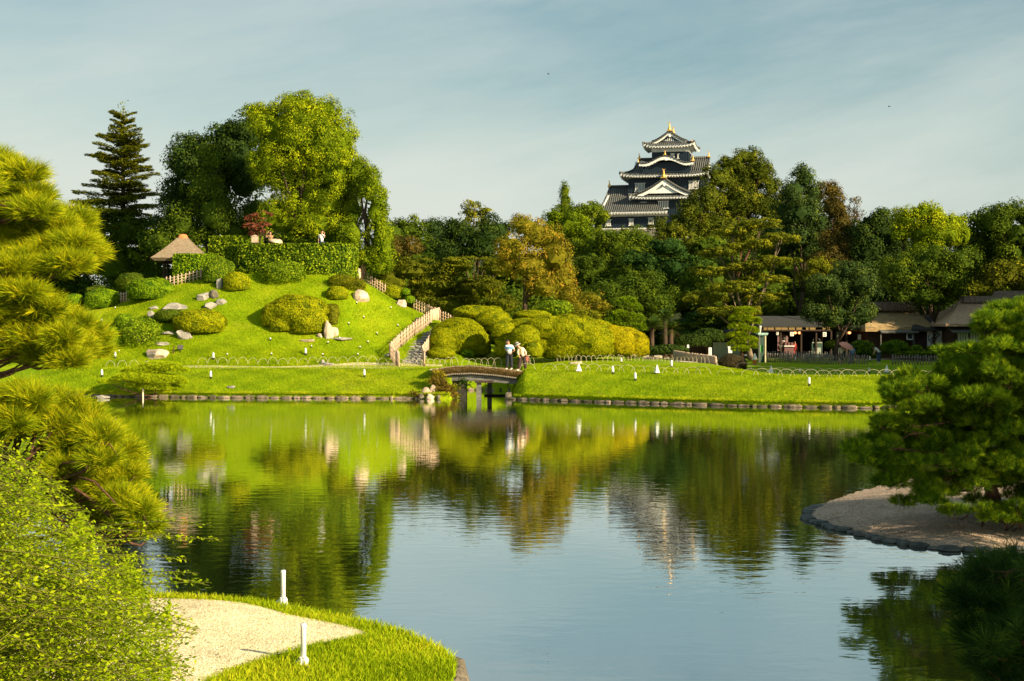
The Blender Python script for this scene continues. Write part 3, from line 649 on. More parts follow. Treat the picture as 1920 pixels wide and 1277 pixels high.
# ------------------------------------------------------------------ trees
def limb(p0, p1, rng, sag=0.0, n=6, wob=0.06):
    p0 = Vector(p0); p1 = Vector(p1); d = (p1 - p0); out = []
    off = Vector(rng.normal(size=3)) * d.length * wob
    for i in range(n + 1):
        u = i / n; out.append(p0 + d * u + off * math.sin(u * math.pi) + Vector((0, 0, sag * math.sin(u * math.pi) * d.length)))
    return out
def trunk_mesh(root, base, lobes, rng, r0=0.35, bark='bark', forks=9, lean=None, split=0.45, name='trunk'):
    mb = MB(); cs = [Vector(c) for c, r in lobes]; cen = sum(cs, Vector()) / len(cs)
    top = Vector((cen.x * 0.7 + base.x * 0.3, cen.y, base.z + (cen.z - base.z) * split)) if lean is None else Vector(lean)
    pts = limb(base - Vector((0, 0, 0.3)), top, rng, n=6, wob=0.04); mb.tube(pts, [r0 * (1.25 if i == 0 else 1 - 0.5 * i / 6) for i in range(7)], 8)
    hi = max(cs, key=lambda c: c.z); order = sorted(cs, key=lambda c: -(c - top).length)[:forks]
    if hi not in order: order.append(hi)
    for c in order:
        rl = min(dict((tuple(Vector(a)), r) for a, r in lobes)[tuple(c)]); q = limb(top if rng.random() < 0.6 else pts[4], c, rng, sag=0.03, n=5, wob=.04); mb.tube(q, [r0 * 0.42 * (1 - 0.75 * i / 5) for i in range(6)], 6)
        for _ in range(3):
            e = c + Vector(unit(1, rng)[0]) * rl * 0.6; mb.tube(limb(q[4], e, rng, n=4), [r0 * 0.15 * (1 - 0.7 * i / 4) for i in range(5)], 5)
    return mb.build(name, [bark], root)
def tree(name, label, cat, spec, D, mat, seed, rc=0.9, leaf=0.28, k=44, base=None, group=None, r0=None, bark='bark', cover=1.25, fill=0.5, asp=0.6, up=0.35, flatz=1.0, zr=0.9, jit=0.42, tbase=0.45, tvar=(0.17, 0.16), split=0.45, forks=9, lean=None, dj=0.35, zmin=-0.75):
    rng = rngf(seed); lobes0 = px_lobes(spec, D, rng, zr, dj); lobes = break_up(lobes0, rng, 4 if flatz > .6 else 3)
    cx = sum(c[0] for c, r in lobes) / len(lobes)
    if base is None: bx, by = cx, D
    else: bx, by = (base - 960) * D / F, D
    b = Vector((bx, by, hz1(bx, by)))
    root = thing(name, label, cat, b, group)
    C, O = lobe_clumps(lobes, rc, rng, cover * .8, zmin=zmin)
    rcs = rc * rng.uniform(0.6, 1.25, len(C)); leaf = leaf * 0.74; k = int(k * 1.75)
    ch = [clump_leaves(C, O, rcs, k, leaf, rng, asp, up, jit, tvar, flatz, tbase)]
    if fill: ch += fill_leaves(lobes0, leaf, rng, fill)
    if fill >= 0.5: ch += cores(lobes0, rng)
    mesh_np('crown', ch, [mat], root)
    hgt = max(c[2] for c, r in lobes0) - b.z
    trunk_mesh(root, b, lobes0, rng, r0 or max(0.10, hgt * 0.02), bark, forks, lean, split)
    return root

# ---- left group behind the mound
def conifer(name, label, px, ytop, ybase, D, halfw, seed, mat, step=0.75, group=None, prof=None, droop=0.12, leaf=0.30):
    """tiered fir: whorls of level boughs with hanging sprays"""
    rng = rngf(seed); top = P(px, ytop, D); bot = P(px, ybase, D); b = drop(top.x, D); root = thing(name, label, 'tree', b, group)
    s = D / F; mb = MB(); mb.tube([b - Vector((0, 0, .3)), Vector((top.x, D, (b.z + top.z) / 2)), top], [0.42, 0.26, 0.03], 8)
    ch = []; z = bot.z; Hh = top.z - bot.z
    while z < top.z - 0.3:
        f = (z - bot.z) / Hh; R0 = np.interp(f, *prof) * halfw * s if prof else halfw * s * (1 - f) ** 0.8
        nb = 10 if f < 0.8 else 7; ph = rng.uniform(0, 6.28)
        for j in range(nb):
            a = ph + j * 6.283 / nb + rng.normal() * 0.2; R = R0 * rng.uniform(0.5, 1.15); zz_ = z + rng.uniform(-0.5, 0.5)
            p0 = np.array([top.x, D, zz_]); dirv = np.array([math.cos(a), math.sin(a), 0.10 + 0.35 * f])
            tip = p0 + dirv * R; tip[2] -= droop * R * (1 - f)
            mid = p0 + dirv * R * 0.5; mb.tube([p0, mid, tip], [0.07, 0.045, 0.015], 4)
            n = int(95 * R) + 30; u = rng.uniform(0.12, 1.0, n) ** 0.8; sidew = (0.14 + 0.42 * np.sin(u * math.pi * 0.9)) * R * 0.55
            per = np.array([-math.sin(a), math.cos(a), 0]); pos_ = p0 + np.outer(u, (tip - p0)) + np.outer(rng.uniform(-1, 1, n) * sidew, per)
            pos_[:, 2] += 0.12 * np.sin(u * 3.14) * R * 0.3 - rng.uniform(0, 0.30, n) * (0.6 + 0.4 * (1 - f)) + 0.06
            N = nrm(np.array([0, 0, 1.0]) + 0.55 * unit(n, rng)); V, Fc = cards(pos_, N, leaf * rng.uniform(.8, 1.4, n), leaf * 0.42, rng, along=np.repeat((dirv + per * 0.2)[None], n, 0) + 0.5 * unit(n, rng))
            ch.append((V, Fc, np.clip(0.32 + 0.35 * f + 0.18 * rng.normal(size=n), 0, 1)))
        z += step * rng.uniform(0.8, 1.2)
    n = 70; pos_ = np.array(top) + rng.normal(size=(n, 3)) * np.array([0.25, .25, .5]) - np.array([0, 0, .5]); V, Fc = cards(pos_, unit(n, rng), 0.3, 0.12, rng); ch.append((V, Fc, np.full(n, .5)))
    mesh_np('crown', ch, [mat], root); mb.build('trunk', ['bark'], root); return root
conifer('fir_tree', 'tall dark fir with level tiered boughs standing alone against the sky', 231, 203, 470, 128, 92, 11, 'needle_olive', prof=([0, .15, .3, .45, .55, .75, .9, 1], [0.75, .95, 1.0, .62, .78, .55, .3, .05]))
G1 = 'trees behind the mound'
tree('evergreen_tree', 'dark evergreen broadleaf tree left of the big bright round tree', 'tree', [(352, 312, 46, 44), (430, 262, 50, 48), (400, 300, 50, 50), (450, 300, 50, 60), (390, 390, 50, 50), (340, 370, 38, 50), (400, 340, 55, 55), (470, 250, 34, 44), (355, 270, 20, 14), (330, 430, 40, 45), (460, 330, 50, 60), (480, 400, 40, 40)], 120, 'leaf_dark', 21, rc=0.95, leaf=0.30, k=60, cover=1.9, fill=1.2, group=G1)
tree('camphor_tree', 'huge round bright yellow green tree, the largest crown behind the hilltop hedge', 'tree', [(560, 250, 88, 76), (618, 280, 60, 82), (640, 330, 50, 70), (600, 380, 90, 60), (500, 235, 42, 45), (535, 320, 72, 70), (632, 350, 48, 70), (575, 385, 68, 50), (600, 425, 60, 30), (540, 425, 44, 26), (500, 300, 38, 60), (556, 196, 44, 24), (515, 405, 42, 36), (608, 210, 34, 32), (658, 395, 30, 40), (590, 320, 70, 60), (480, 212, 20, 16)], 112, 'leaf_bright', 22, rc=0.62, leaf=0.21, k=46, cover=2.0, fill=0.9, asp=0.5, group=G1, base=575)
tree('mixed_tree', 'mid green tree low in front of the dark evergreen beside the pavilion', 'tree', [(400, 300, 28, 25), (385, 350, 40, 40), (410, 400, 50, 48), (440, 435, 42, 28), (345, 420, 38, 40), (370, 440, 50, 30), (470, 420, 30, 30), (300, 455, 35, 30)], 116, 'leaf_mid', 23, rc=0.85, leaf=0.25, cover=1.8, fill=1.0, group=G1, tbase=0.30)
tree('slender_tree', 'leaning leafy tree with a dark forked trunk right of the bright round tree', 'tree', [(690, 350, 26, 45), (708, 400, 26, 55), (716, 450, 24, 60), (690, 480, 30, 34), (712, 490, 28, 34), (672, 325, 24, 26), (724, 480, 18, 40), (660, 440, 30, 40), (650, 470, 24, 30)], 110, 'leaf_bright', 24, rc=0.55, leaf=0.2, k=40, cover=2.1, fill=0.7, base=672, group=G1, tbase=0.32, r0=0.3, lean=P(684, 400, 110))
tree('woodland_tree', 'broad dark tree at the far left under the fir', 'tree', [(165, 420, 50, 45), (120, 470, 60, 60), (60, 480, 60, 60), (180, 490, 55, 45), (40, 530, 70, 40), (130, 540, 70, 40)], 136, 'leaf_dark', 25, rc=1.0, leaf=0.34, cover=1.9, fill=1.2, group=G1)
tree('woodland_tree', 'dark bushy tree between the fir and the thatched pavilion', 'tree', [(235, 430, 45, 36), (285, 455, 40, 40), (215, 490, 50, 45), (270, 510, 40, 32), (235, 525, 60, 26)], 126, 'leaf_mid', 26, rc=0.95, leaf=0.3, cover=1.9, fill=1.2, tbase=0.18, group=G1)
tree('woodland_tree', 'shadowy tree filling the gap behind the red maple and the people', 'tree', [(515, 425, 44, 34), (560, 440, 56, 26), (620, 440, 50, 28), (470, 440, 40, 26), (520, 455, 60, 20)], 124, 'leaf_dark', 29, rc=0.8, leaf=0.26, cover=1.8, fill=1.0, group=G1)
tree('maple_tree', 'small red leaved maple rising over the hilltop hedge', 'maple', [(478, 410, 24, 9), (500, 403, 16, 7), (468, 425, 14, 10), (492, 424, 18, 9), (482, 436, 20, 8)], 109, 'leaf_red', 27, rc=0.35, leaf=0.15, k=22, cover=1.4, fill=0.1, base=484, r0=0.10, flatz=0.55, up=0.9)
tree('leafy_shrub', 'light green leafy shrub showing over the hedge beside the seated person', 'shrub', [(545, 446, 22, 12), (570, 452, 26, 9), (600, 448, 16, 10), (625, 446, 20, 14)], 111, 'leaf_hedge', 28, rc=0.4, leaf=0.16, k=26, fill=0.5, r0=0.08)

# ---- middle distance
G2 = 'trees in the wood behind the pond'
def wt_(label, spec, D, mat, seed, **kw):
    kw.setdefault('rc', 1.0); kw.setdefault('leaf', 0.33); kw.setdefault('k', 50); kw.setdefault('cover', 1.7); kw.setdefault('fill', 1.0); kw.setdefault('group', G2)
    return tree(kw.pop('name', 'woodland_tree'), label, 'tree', spec, D, mat, seed, **kw)
wt_('dark green tree just right of the slim leaning tree on the skyline', [(765, 436, 40, 28), (735, 440, 26, 30), (745, 465, 30, 30), (790, 470, 40, 34), (760, 500, 50, 35)], 165, 'leaf_mid', 31, tbase=0.3)
wt_('loosely leaved skyline tree left of the tall round crowned pine', [(815, 430, 30, 22), (840, 440, 30, 24), (835, 455, 34, 26), (812, 470, 40, 30), (850, 490, 48, 34)], 172, 'leaf_teal', 32, tbase=0.28, cover=1.3, fill=0.5)
wt_('tall pine with a small round crown on the skyline left of the orange tree', [(890, 388, 22, 13), (876, 402, 16, 10), (906, 402, 17, 11), (888, 415, 26, 10), (868, 428, 22, 8), (912, 426, 24, 9), (890, 440, 32, 12)], 158, 'needle_olive', 33, name='pine_tree', rc=0.65, leaf=0.26, k=30, cover=1.3, fill=0.1, flatz=0.7, base=889, bark='bark_pine', split=0.75)
wt_('dark tree in the hollow below the round crowned pine', [(860, 436, 34, 20), (930, 436, 40, 28), (900, 446, 50, 24), (900, 465, 50, 30), (850, 470, 40, 30)], 152, 'leaf_dark', 34, tbase=0.4)
wt_('layered yellow green maple above the right hand fence of the mound', [(765, 505, 48, 26), (735, 530, 40, 30), (800, 530, 50, 30), (770, 560, 55, 26)], 124, 'leaf_olive', 35, name='maple_tree', flatz=0.5, up=0.8, rc=0.8, leaf=0.24, tbase=0.28)
wt_('layered olive maple in the middle of the slope of trees', [(850, 500, 46, 22), (830, 530, 46, 30), (880, 545, 55, 30), (850, 575, 60, 28)], 120, 'leaf_olive', 36, name='maple_tree', flatz=0.5, up=0.8, rc=0.8, leaf=0.24, tbase=0.30)
wt_('dark olive maple directly left of the orange tree trunk', [(930, 500, 36, 26), (915, 540, 42, 28), (940, 575, 46, 28), (900, 590, 50, 22)], 117, 'leaf_olive', 37, name='maple_tree', flatz=0.5, up=0.8, rc=0.8, leaf=0.24, tbase=0.22)
wt_('small tree with a rusty orange patch above the maples', [(740, 470, 30, 22), (775, 465, 20, 14), (720, 490, 20, 20)], 140, 'leaf_brown', 38, rc=0.8, leaf=0.26, tbase=0.3)
wt_('tree turning orange with an open crown over a dark forked trunk', [(985, 425, 34, 22), (1010, 445, 44, 34), (960, 465, 36, 34), (1040, 480, 38, 40), (1000, 500, 50, 40), (1055, 520, 32, 36), (1020, 540, 40, 26), (1065, 555, 28, 20), (950, 500, 24, 26)], 108, 'leaf_orange', 39, name='orange_tree', rc=0.5, leaf=0.18, k=34, cover=1.55, fill=0.5, base=980, lean=P(984, 512, 108), r0=0.26, tvar=(0.26, 0.2), group=None)
wt_('low spreading shrub of amber leaves right of the orange tree', [(1110, 560, 26, 13), (1085, 575, 26, 12), (1125, 578, 20, 10)], 106, 'leaf_orange', 40, name='amber_shrub', rc=0.4, leaf=0.16, k=26, group=None, tbase=0.3)
wt_('pointed cypress on the skyline left of the castle', [(1061, 358, 9, 14), (1059, 374, 14, 14), (1063, 392, 18, 16), (1060, 408, 20, 14)], 250, 'leaf_mid', 41, name='cypress_tree', rc=0.9, leaf=0.34, k=44)
wt_('rounded green tree touching the castle wing on its left', [(1105, 394, 28, 18), (1085, 408, 26, 18), (1125, 410, 20, 18), (1095, 430, 40, 20)], 245, 'leaf_mid', 42, rc=1.1, leaf=0.42, tbase=0.5)
wt_('fresh green tree on the slope under the pointed cypress', [(1045, 410, 28, 18), (1070, 425, 40, 24), (1030, 440, 34, 30), (1090, 455, 50, 30)], 215, 'leaf_bright', 43, rc=1.1, leaf=0.38, tbase=0.16)
wt_('wide light green tree in front of the castle base', [(1150, 447, 46, 17), (1195, 449, 44, 17), (1170, 475, 60, 30), (1120, 480, 50, 32)], 205, 'leaf_mid', 44, rc=1.1, leaf=0.38, tbase=0.42)
wt_('green tree on the slope below the castle windows', [(1110, 510, 50, 32), (1160, 520, 50, 36), (1190, 490, 44, 30), (1100, 545, 44, 30)], 175, 'leaf_mid', 45, rc=1.0, leaf=0.34, tbase=0.33)
wt_('dark tree filling the hollow right of the orange tree', [(1200, 540, 50, 34), (1150, 565, 50, 28), (1230, 570, 46, 30)], 150, 'leaf_mid', 46, tbase=0.20)
wt_('old pine hiding the castle right flank with clumped dark crown', [(1400, 295, 34, 17), (1375, 312, 34, 20), (1425, 322, 30, 24), (1350, 335, 34, 28), (1395, 340, 56, 34), (1445, 350, 20, 22), (1335, 370, 34, 34), (1385, 385, 62, 44), (1440, 390, 36, 34), (1300, 395, 34, 24), (1345, 425, 66, 44), (1270, 430, 50, 30), (1300, 465, 76, 40), (1410, 440, 60, 40), (1460, 420, 30, 30)], 176, 'needle_olive', 47, name='pine_tree', rc=0.85, leaf=0.30, k=44, cover=1.8, fill=0.8, base=1380, bark='bark_pine', tbase=0.27, r0=0.5)
wt_('broad dark conifer boughs reaching left in front of the castle wing', [(1250, 465, 44, 22), (1215, 492, 44, 26), (1260, 510, 50, 34), (1310, 510, 50, 34), (1230, 545, 46, 28)], 160, 'needle_dark', 48, name='pine_tree', rc=0.9, leaf=0.3, flatz=0.6, tbase=0.4, bark='bark_pine')
wt_('spreading old pine with pale crooked branches between flat olive pads', [(1425, 420, 46, 11), (1375, 436, 40, 11), (1462, 448, 42, 11), (1410, 462, 50, 12), (1345, 474, 44, 12), (1455, 492, 44, 12), (1395, 502, 50, 12), (1330, 512, 40, 12), (1440, 525, 46, 12), (1370, 540, 52, 13), (1320, 560, 44, 14), (1430, 560, 50, 14), (1370, 585, 60, 14)], 128, 'needle_olive', 49, name='pine_tree', rc=0.5, leaf=0.2, k=36, cover=1.9, fill=0.4, flatz=0.55, up=0.9, base=1410, bark='bark_pale', tbase=0.46, zr=1.6, forks=13, split=0.35, r0=0.3)
wt_('tall full green tree right of the old pine on the skyline', [(1508, 335, 24, 22), (1480, 400, 34, 40), (1530, 460, 50, 50), (1470, 450, 40, 40), (1490, 360, 30, 28), (1525, 365, 28, 28), (1505, 400, 42, 34), (1500, 445, 40, 34), (1540, 420, 30, 30)], 158, 'leaf_teal', 50, rc=0.95, leaf=0.3, tbase=0.4)
wt_('rusty brown green tree with a rounded pointed top', [(1560, 358, 20, 20), (1562, 388, 30, 30), (1590, 470, 50, 50), (1560, 500, 60, 40), (1578, 420, 28, 30), (1565, 455, 34, 30)], 152, 'leaf_brown', 51, rc=0.8, leaf=0.27, tbase=0.24)
wt_('thin sparse brown tree on the skyline right of the rusty tree', [(1602, 384, 13, 14), (1608, 402, 15, 14), (1598, 420, 20, 16)], 170, 'leaf_brown', 52, rc=0.6, leaf=0.24, k=20, cover=0.9, fill=0.0, tbase=0.4)
wt_('dark green tree right of the rusty tree', [(1640, 418, 34, 22), (1665, 440, 40, 34), (1610, 440, 30, 30), (1655, 480, 60, 50), (1625, 470, 36, 36), (1660, 510, 46, 36)], 150, 'leaf_dark', 53)
wt_('tree with the brightest yellow green top on the right skyline', [(1735, 400, 36, 22), (1700, 414, 30, 22), (1750, 440, 60, 34), (1800, 440, 30, 26), (1760, 418, 34, 24), (1720, 432, 36, 22), (1795, 425, 24, 24), (1690, 440, 26, 20), (1765, 450, 40, 20), (1730, 460, 30, 20)], 140, 'leaf_bright', 54, rc=0.8, leaf=0.26, fill=0.8, tbase=0.5)
wt_('broad green tree under the bright yellow green top', [(1745, 495, 60, 36), (1700, 520, 56, 44), (1800, 490, 40, 34), (1780, 530, 46, 32), (1740, 555, 56, 28)], 134, 'leaf_mid', 55, tbase=0.32, rc=0.9, leaf=0.28)
wt_('dark skyline tree right of the brightest tree', [(1845, 414, 34, 22), (1810, 440, 30, 34), (1868, 436, 40, 34), (1840, 480, 60, 50), (1835, 460, 36, 34), (1870, 490, 40, 34)], 150, 'leaf_mid', 56, tbase=0.24)
wt_('tall dark tree at the right edge of the skyline', [(1890, 400, 34, 20), (1870, 420, 40, 30), (1925, 408, 40, 26), (1915, 440, 46, 34), (1900, 480, 40, 30), (1960, 450, 50, 50)], 146, 'leaf_mid', 57, tbase=0.3)
wt_('olive lit tree low at the right edge behind the thatched roofs', [(1880, 520, 40, 26), (1920, 510, 40, 30), (1840, 545, 40, 24), (1940, 545, 50, 30)], 140, 'leaf_olive', 58, tbase=0.2)
wt_('dense dark tree above the middle tiled roof', [(1690, 560, 50, 26), (1640, 550, 40, 30), (1620, 520, 40, 30), (1760, 580, 50, 22), (1830, 585, 46, 18)], 150, 'leaf_dark', 59)
wt_('glossy blue green tree spreading in front of the shop', [(1590, 512, 38, 18), (1550, 535, 44, 26), (1615, 535, 36, 28), (1580, 560, 60, 34), (1540, 585, 46, 26), (1615, 590, 34, 26), (1575, 600, 50, 22)], 126, 'leaf_teal', 60, rc=0.7, leaf=0.25, k=50, cover=1.9, base=1567, r0=0.28, name='broadleaf_tree', tbase=0.4, group=None)
wt_('yellowish bush of leaves behind the blue green tree', [(1545, 502, 34, 12), (1520, 520, 26, 16), (1565, 510, 26, 12)], 136, 'leaf_olive', 61, rc=0.7, leaf=0.24, tbase=0.4)
wt_('dark pine with low flat boughs left of the shop', [(1320, 590, 40, 10), (1290, 605, 36, 10), (1335, 615, 40, 11), (1370, 600, 34, 11), (1300, 625, 30, 10)], 132, 'needle_dark', 62, name='pine_tree', rc=0.5, leaf=0.22, k=30, flatz=0.5, up=0.9, bark='bark_pine')
# trees off the right of the picture that keep the shop lawn in shade
for i, (x, y, h_, r_) in enumerate([(33.6, 79.2, 9.5, 4.0), (37.5, 78.5, 11, 4.0), (35.3, 83.5, 10.5, 4.2), (38.5, 88.5, 11.5, 4.5), (41, 94.5, 12, 5), (44, 101, 12.5, 5), (47, 108, 13, 5), (50, 115, 13, 5.5), (55, 122, 14, 6), (43, 86, 12, 5), (47, 93, 14, 5), (51, 101, 15, 6), (56, 110, 15, 6), (62, 120, 16, 6), (61, 130, 14, 6)]):
    rng = rngf(700 + i); b = drop(x, y); root = thing('shade_tree', 'tall tree beyond the right edge that shades the shop lawn', 'tree', b, 'shade trees beside the shop lawn')
    lob = [((x + rng.uniform(-1, 1) * r_ * .5, y + rng.uniform(-1, 1) * r_ * .5, b.z + h_ - r_ * 0.6 - j * (h_ - 3.4) / 6), (r_ * .85, r_ * .85, r_ * .6)) for j in range(6)]
    C, O = lobe_clumps(lob, 1.2, rng, 1.8); mesh_np('crown', [clump_leaves(C, O, 1.2, 36, 0.5, rng)] + fill_leaves(lob, 0.5, rng, 1.0) + cores(lob, rng), ['leaf_mid'], root); trunk_mesh(root, b, lob, rng, 0.35)

# ---- the wood seen between them as one dark mass
rng = rngf(90); ch = []
def mass(x0, x1, ytop, ybot, D, n, mat_t, rx=48, ry=30):
    sp = []
    for i in range(n):
        px = rng.uniform(x0, x1); yt = np.interp(px, ytop[0], ytop[1]); py = yt + ry + rng.uniform(0, 1) ** 0.8 * max(0, ybot - yt - ry)
        sp.append((px, py, rx * rng.uniform(.7, 1.2), ry * rng.uniform(.7, 1.2), rng.uniform(-4, 8)))
    lob = px_lobes(sp, D, rng); C, O = lobe_clumps(lob, 1.25, rng, 1.1)
    ch.append(clump_leaves(C, O, 1.25 * rng.uniform(.7, 1.3, len(C)), 34, 0.42, rng, tbase=mat_t)); ch.extend(fill_leaves(lob, 0.5, rng, 0.7)); ch.extend(cores(lob, rng, .8))
mass(-150, 740, ([-150, 140, 300, 420, 600, 740], [420, 430, 450, 430, 440, 450]), 640, 142, 95, 0.2)
mass(690, 1010, ([690, 1010], [448, 452]), 665, 156, 56, 0.2)
mass(980, 1340, ([980, 1100, 1340], [480, 520, 480]), 665, 160, 64, 0.2)
mass(1300, 2050, ([1300, 1480, 1660, 2050], [440, 415, 425, 425]), 665, 166, 150, 0.35)
o = mesh_np('woodland', ch, ['leaf_mid'], loc=(0, 150, 1)); o['kind'] = 'stuff'
ch = []
mass(960, 1560, ([960, 1100, 1250, 1560], [470, 462, 450, 440]), 560, 225, 50, 0.4, 60, 30)
mass(1500, 2100, ([1500, 2100], [470, 450]), 560, 215, 36, 0.3, 60, 34)
o = mesh_np('hillside_woodland', ch, ['leaf_mid'], loc=(30, 220, 8)); o['kind'] = 'stuff'

# trees off the frame at the right, close by: they throw the spit's lower half and the corner pine into shade
for i, (x, y, zb, zt, r_, lab) in enumerate([(14.2, 20.0, 1.0, 7.3, 2.8, 'leafy tree on the right bank that shades the gravel spit'), (17.5, 23.0, 1.0, 7.6, 2.8, 'leafy tree behind the one that shades the gravel spit'), (9.2, 4.8, 1.0, 6.2, 2.3, 'leafy tree beside the viewpoint that shades the corner pine')]):
    rng = rngf(760 + i); b = Vector((x, y, zb)); root = thing('shade_tree', lab, 'tree', b)
    lob = [((x + rng.uniform(-1, 1) * r_ * .4, y + rng.uniform(-1, 1) * r_ * .4, zt - r_ * (.5 + j * .4)), (r_ * .8, r_ * .8, r_ * .5)) for j in range(4)]
    C, O = lobe_clumps(lob, .6, rng, 1.6); mesh_np('crown', [clump_leaves(C, O, .6, 34, 0.2, rng)] + cores(lob, rng), ['leaf_mid'], root); trunk_mesh(root, b, lob, rng, 0.15)
# ------------------------------------------------------------------ clipped bushes, azaleas, hedges
def dome(d):
    """ball whose lower half keeps nearly its full girth down to the ground"""
    q = d * (1 + 0.10 * (1 - np.abs(d).max(1, keepdims=True))); z = d[:, 2:3]; h = np.sqrt(np.maximum(1 - z * z, 1e-4)); k = np.where(z < 0, np.minimum(1 / h, 1.9) ** 0.8, 1.0)
    q = q * np.concatenate([k, k, np.ones_like(k)], 1); return q
def bush(label, parts, mat, seed, base=None, name='clipped_bush', group=None, leaf=0.105, dens=560, cat='bush', loose=0.0, zr=0.85, D=None, sink=0.18, trunk=None):
    """parts: photo ellipses; each becomes a knobbly dome sitting on the ground, covered with small leaves"""
    rng = rngf(seed); ch = []; lobes = []
    for (cx, cy, rx, ry) in parts:
        if D is None: h = hit(cx, cy + ry * 0.80)
        else: h = Vector(((cx - 960) * D / F, D, 0))
        d = h.y + (0 if D else 0.0); s = d / F; c = P(cx, cy, d); lobes.append(((c.x, d + rx * s * 0.35, c.z), (rx * s, rx * s * zr, ry * s)))
    bm = bmesh.new(); bmesh.ops.create_icosphere(bm, subdivisions=5 if len(parts) == 1 else 4, radius=1.0)
    U = np.array([v.co[:] for v in bm.verts]); Fi = np.array([[v.index for v in f.verts] for f in bm.faces]); bm.free()
    for (c, r) in lobes:
        c = np.array(c); r = np.array(r); ph = rng.uniform(0, 6, 6)
        def bumpf(d):
            return (1 + 0.035 * np.sin(d[:, 0] * 5 + ph[0]) * np.sin(d[:, 1] * 4 + ph[1]) + 0.03 * np.sin(d[:, 2] * 7 + ph[2] + d[:, 0] * 4) + 0.028 * np.sin(d[:, 0] * 15 + ph[3]) * np.sin(d[:, 2] * 15 + ph[4]) * np.sin(d[:, 1] * 16 + ph[5]))
        q = dome(U)
        if loose < 0.5: ch.append((c + r * q * 0.95 * bumpf(U)[:, None], Fi, 0.12, 0, True))  # base tinted dark so the gaps between leaves look shaded
        n = int(dens * 4 * math.pi * (r[0] * r[1] * r[2]) ** (2 / 3) / (leaf / 0.105) ** 1.6); n = min(n, 40000)
        d = unit(n, rng); d = d[d[:, 2] > -0.72]; n = len(d)
        dq = dome(d)
        p = c + r * dq * (bumpf(d) * rng.uniform(0.945 - 0.25 * loose, 1.03 + 0.06 * loose, n))[:, None]
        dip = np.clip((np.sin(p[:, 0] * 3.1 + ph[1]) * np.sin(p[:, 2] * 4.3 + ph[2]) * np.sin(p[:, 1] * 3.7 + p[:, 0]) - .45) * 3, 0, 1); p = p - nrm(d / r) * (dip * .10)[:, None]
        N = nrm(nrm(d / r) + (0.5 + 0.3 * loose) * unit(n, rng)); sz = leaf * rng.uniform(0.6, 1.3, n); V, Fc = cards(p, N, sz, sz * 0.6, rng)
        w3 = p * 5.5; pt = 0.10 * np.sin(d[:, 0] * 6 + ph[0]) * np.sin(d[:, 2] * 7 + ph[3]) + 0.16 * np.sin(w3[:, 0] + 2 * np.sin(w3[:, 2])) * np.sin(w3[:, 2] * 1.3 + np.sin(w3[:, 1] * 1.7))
        ch.append((V, Fc, np.clip(0.47 - .38 * dip + pt * .8 + 0.15 * rng.normal(size=n), 0, 1), 0, False))  # tint drops in the dips, painting shade into the hollows
    cx = sum(l[0][0] for l in lobes) / len(lobes); cy = sum(l[0][1] for l in lobes) / len(lobes)
    b = drop(cx, cy)
    if trunk:
        root = thing(name, label, cat, b, group); mesh_np('foliage', ch, [mat], root); mb = MB()
        for i in range(trunk):
            a = i * 6.28 / trunk; l = lobes[i % len(lobes)]; mb.tube(limb(b + Vector((math.cos(a) * .08, math.sin(a) * .08, -.1)), Vector(l[0]) + Vector((math.cos(a) * l[1][0] * .5, math.sin(a) * l[1][1] * .5, 0)), rng, n=4), [.06, .05, .045, .04, .02], 5)
        mb.build('stems', ['twig'], root); return root
    return tag(mesh_np(name, ch, [mat], loc=b), label, cat, group)
GB = 'clipped bushes on the mound'
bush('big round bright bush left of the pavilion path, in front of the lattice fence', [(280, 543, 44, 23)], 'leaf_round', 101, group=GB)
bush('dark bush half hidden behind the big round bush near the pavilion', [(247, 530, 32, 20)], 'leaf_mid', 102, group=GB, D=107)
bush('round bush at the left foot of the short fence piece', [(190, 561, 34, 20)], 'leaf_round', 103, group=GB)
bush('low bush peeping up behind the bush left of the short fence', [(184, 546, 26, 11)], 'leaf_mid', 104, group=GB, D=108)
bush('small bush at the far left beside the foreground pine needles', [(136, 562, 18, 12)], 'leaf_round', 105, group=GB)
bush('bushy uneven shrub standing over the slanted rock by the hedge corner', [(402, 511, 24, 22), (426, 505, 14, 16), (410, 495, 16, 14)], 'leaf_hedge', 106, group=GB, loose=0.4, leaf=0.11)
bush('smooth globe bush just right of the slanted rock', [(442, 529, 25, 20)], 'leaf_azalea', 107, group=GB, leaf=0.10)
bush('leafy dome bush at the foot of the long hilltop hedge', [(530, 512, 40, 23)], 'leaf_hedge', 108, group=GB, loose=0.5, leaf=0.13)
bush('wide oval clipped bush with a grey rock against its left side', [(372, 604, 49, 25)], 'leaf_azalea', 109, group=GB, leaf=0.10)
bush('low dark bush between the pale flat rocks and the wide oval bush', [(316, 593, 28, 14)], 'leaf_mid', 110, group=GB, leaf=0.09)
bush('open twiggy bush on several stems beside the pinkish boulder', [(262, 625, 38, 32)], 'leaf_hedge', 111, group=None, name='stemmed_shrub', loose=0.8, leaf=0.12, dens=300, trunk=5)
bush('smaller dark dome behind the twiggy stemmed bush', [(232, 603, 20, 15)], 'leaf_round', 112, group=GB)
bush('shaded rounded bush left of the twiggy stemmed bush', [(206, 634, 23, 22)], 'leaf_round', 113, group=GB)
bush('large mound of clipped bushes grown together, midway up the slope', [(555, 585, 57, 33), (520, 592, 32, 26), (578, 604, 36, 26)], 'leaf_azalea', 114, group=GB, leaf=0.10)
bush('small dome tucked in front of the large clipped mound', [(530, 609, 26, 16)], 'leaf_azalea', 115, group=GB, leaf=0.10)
bush('dark upright bush against the right side of the large clipped mound', [(622, 583, 14, 14), (624, 598, 10, 14)], 'leaf_olive', 116, group=GB, leaf=0.09)
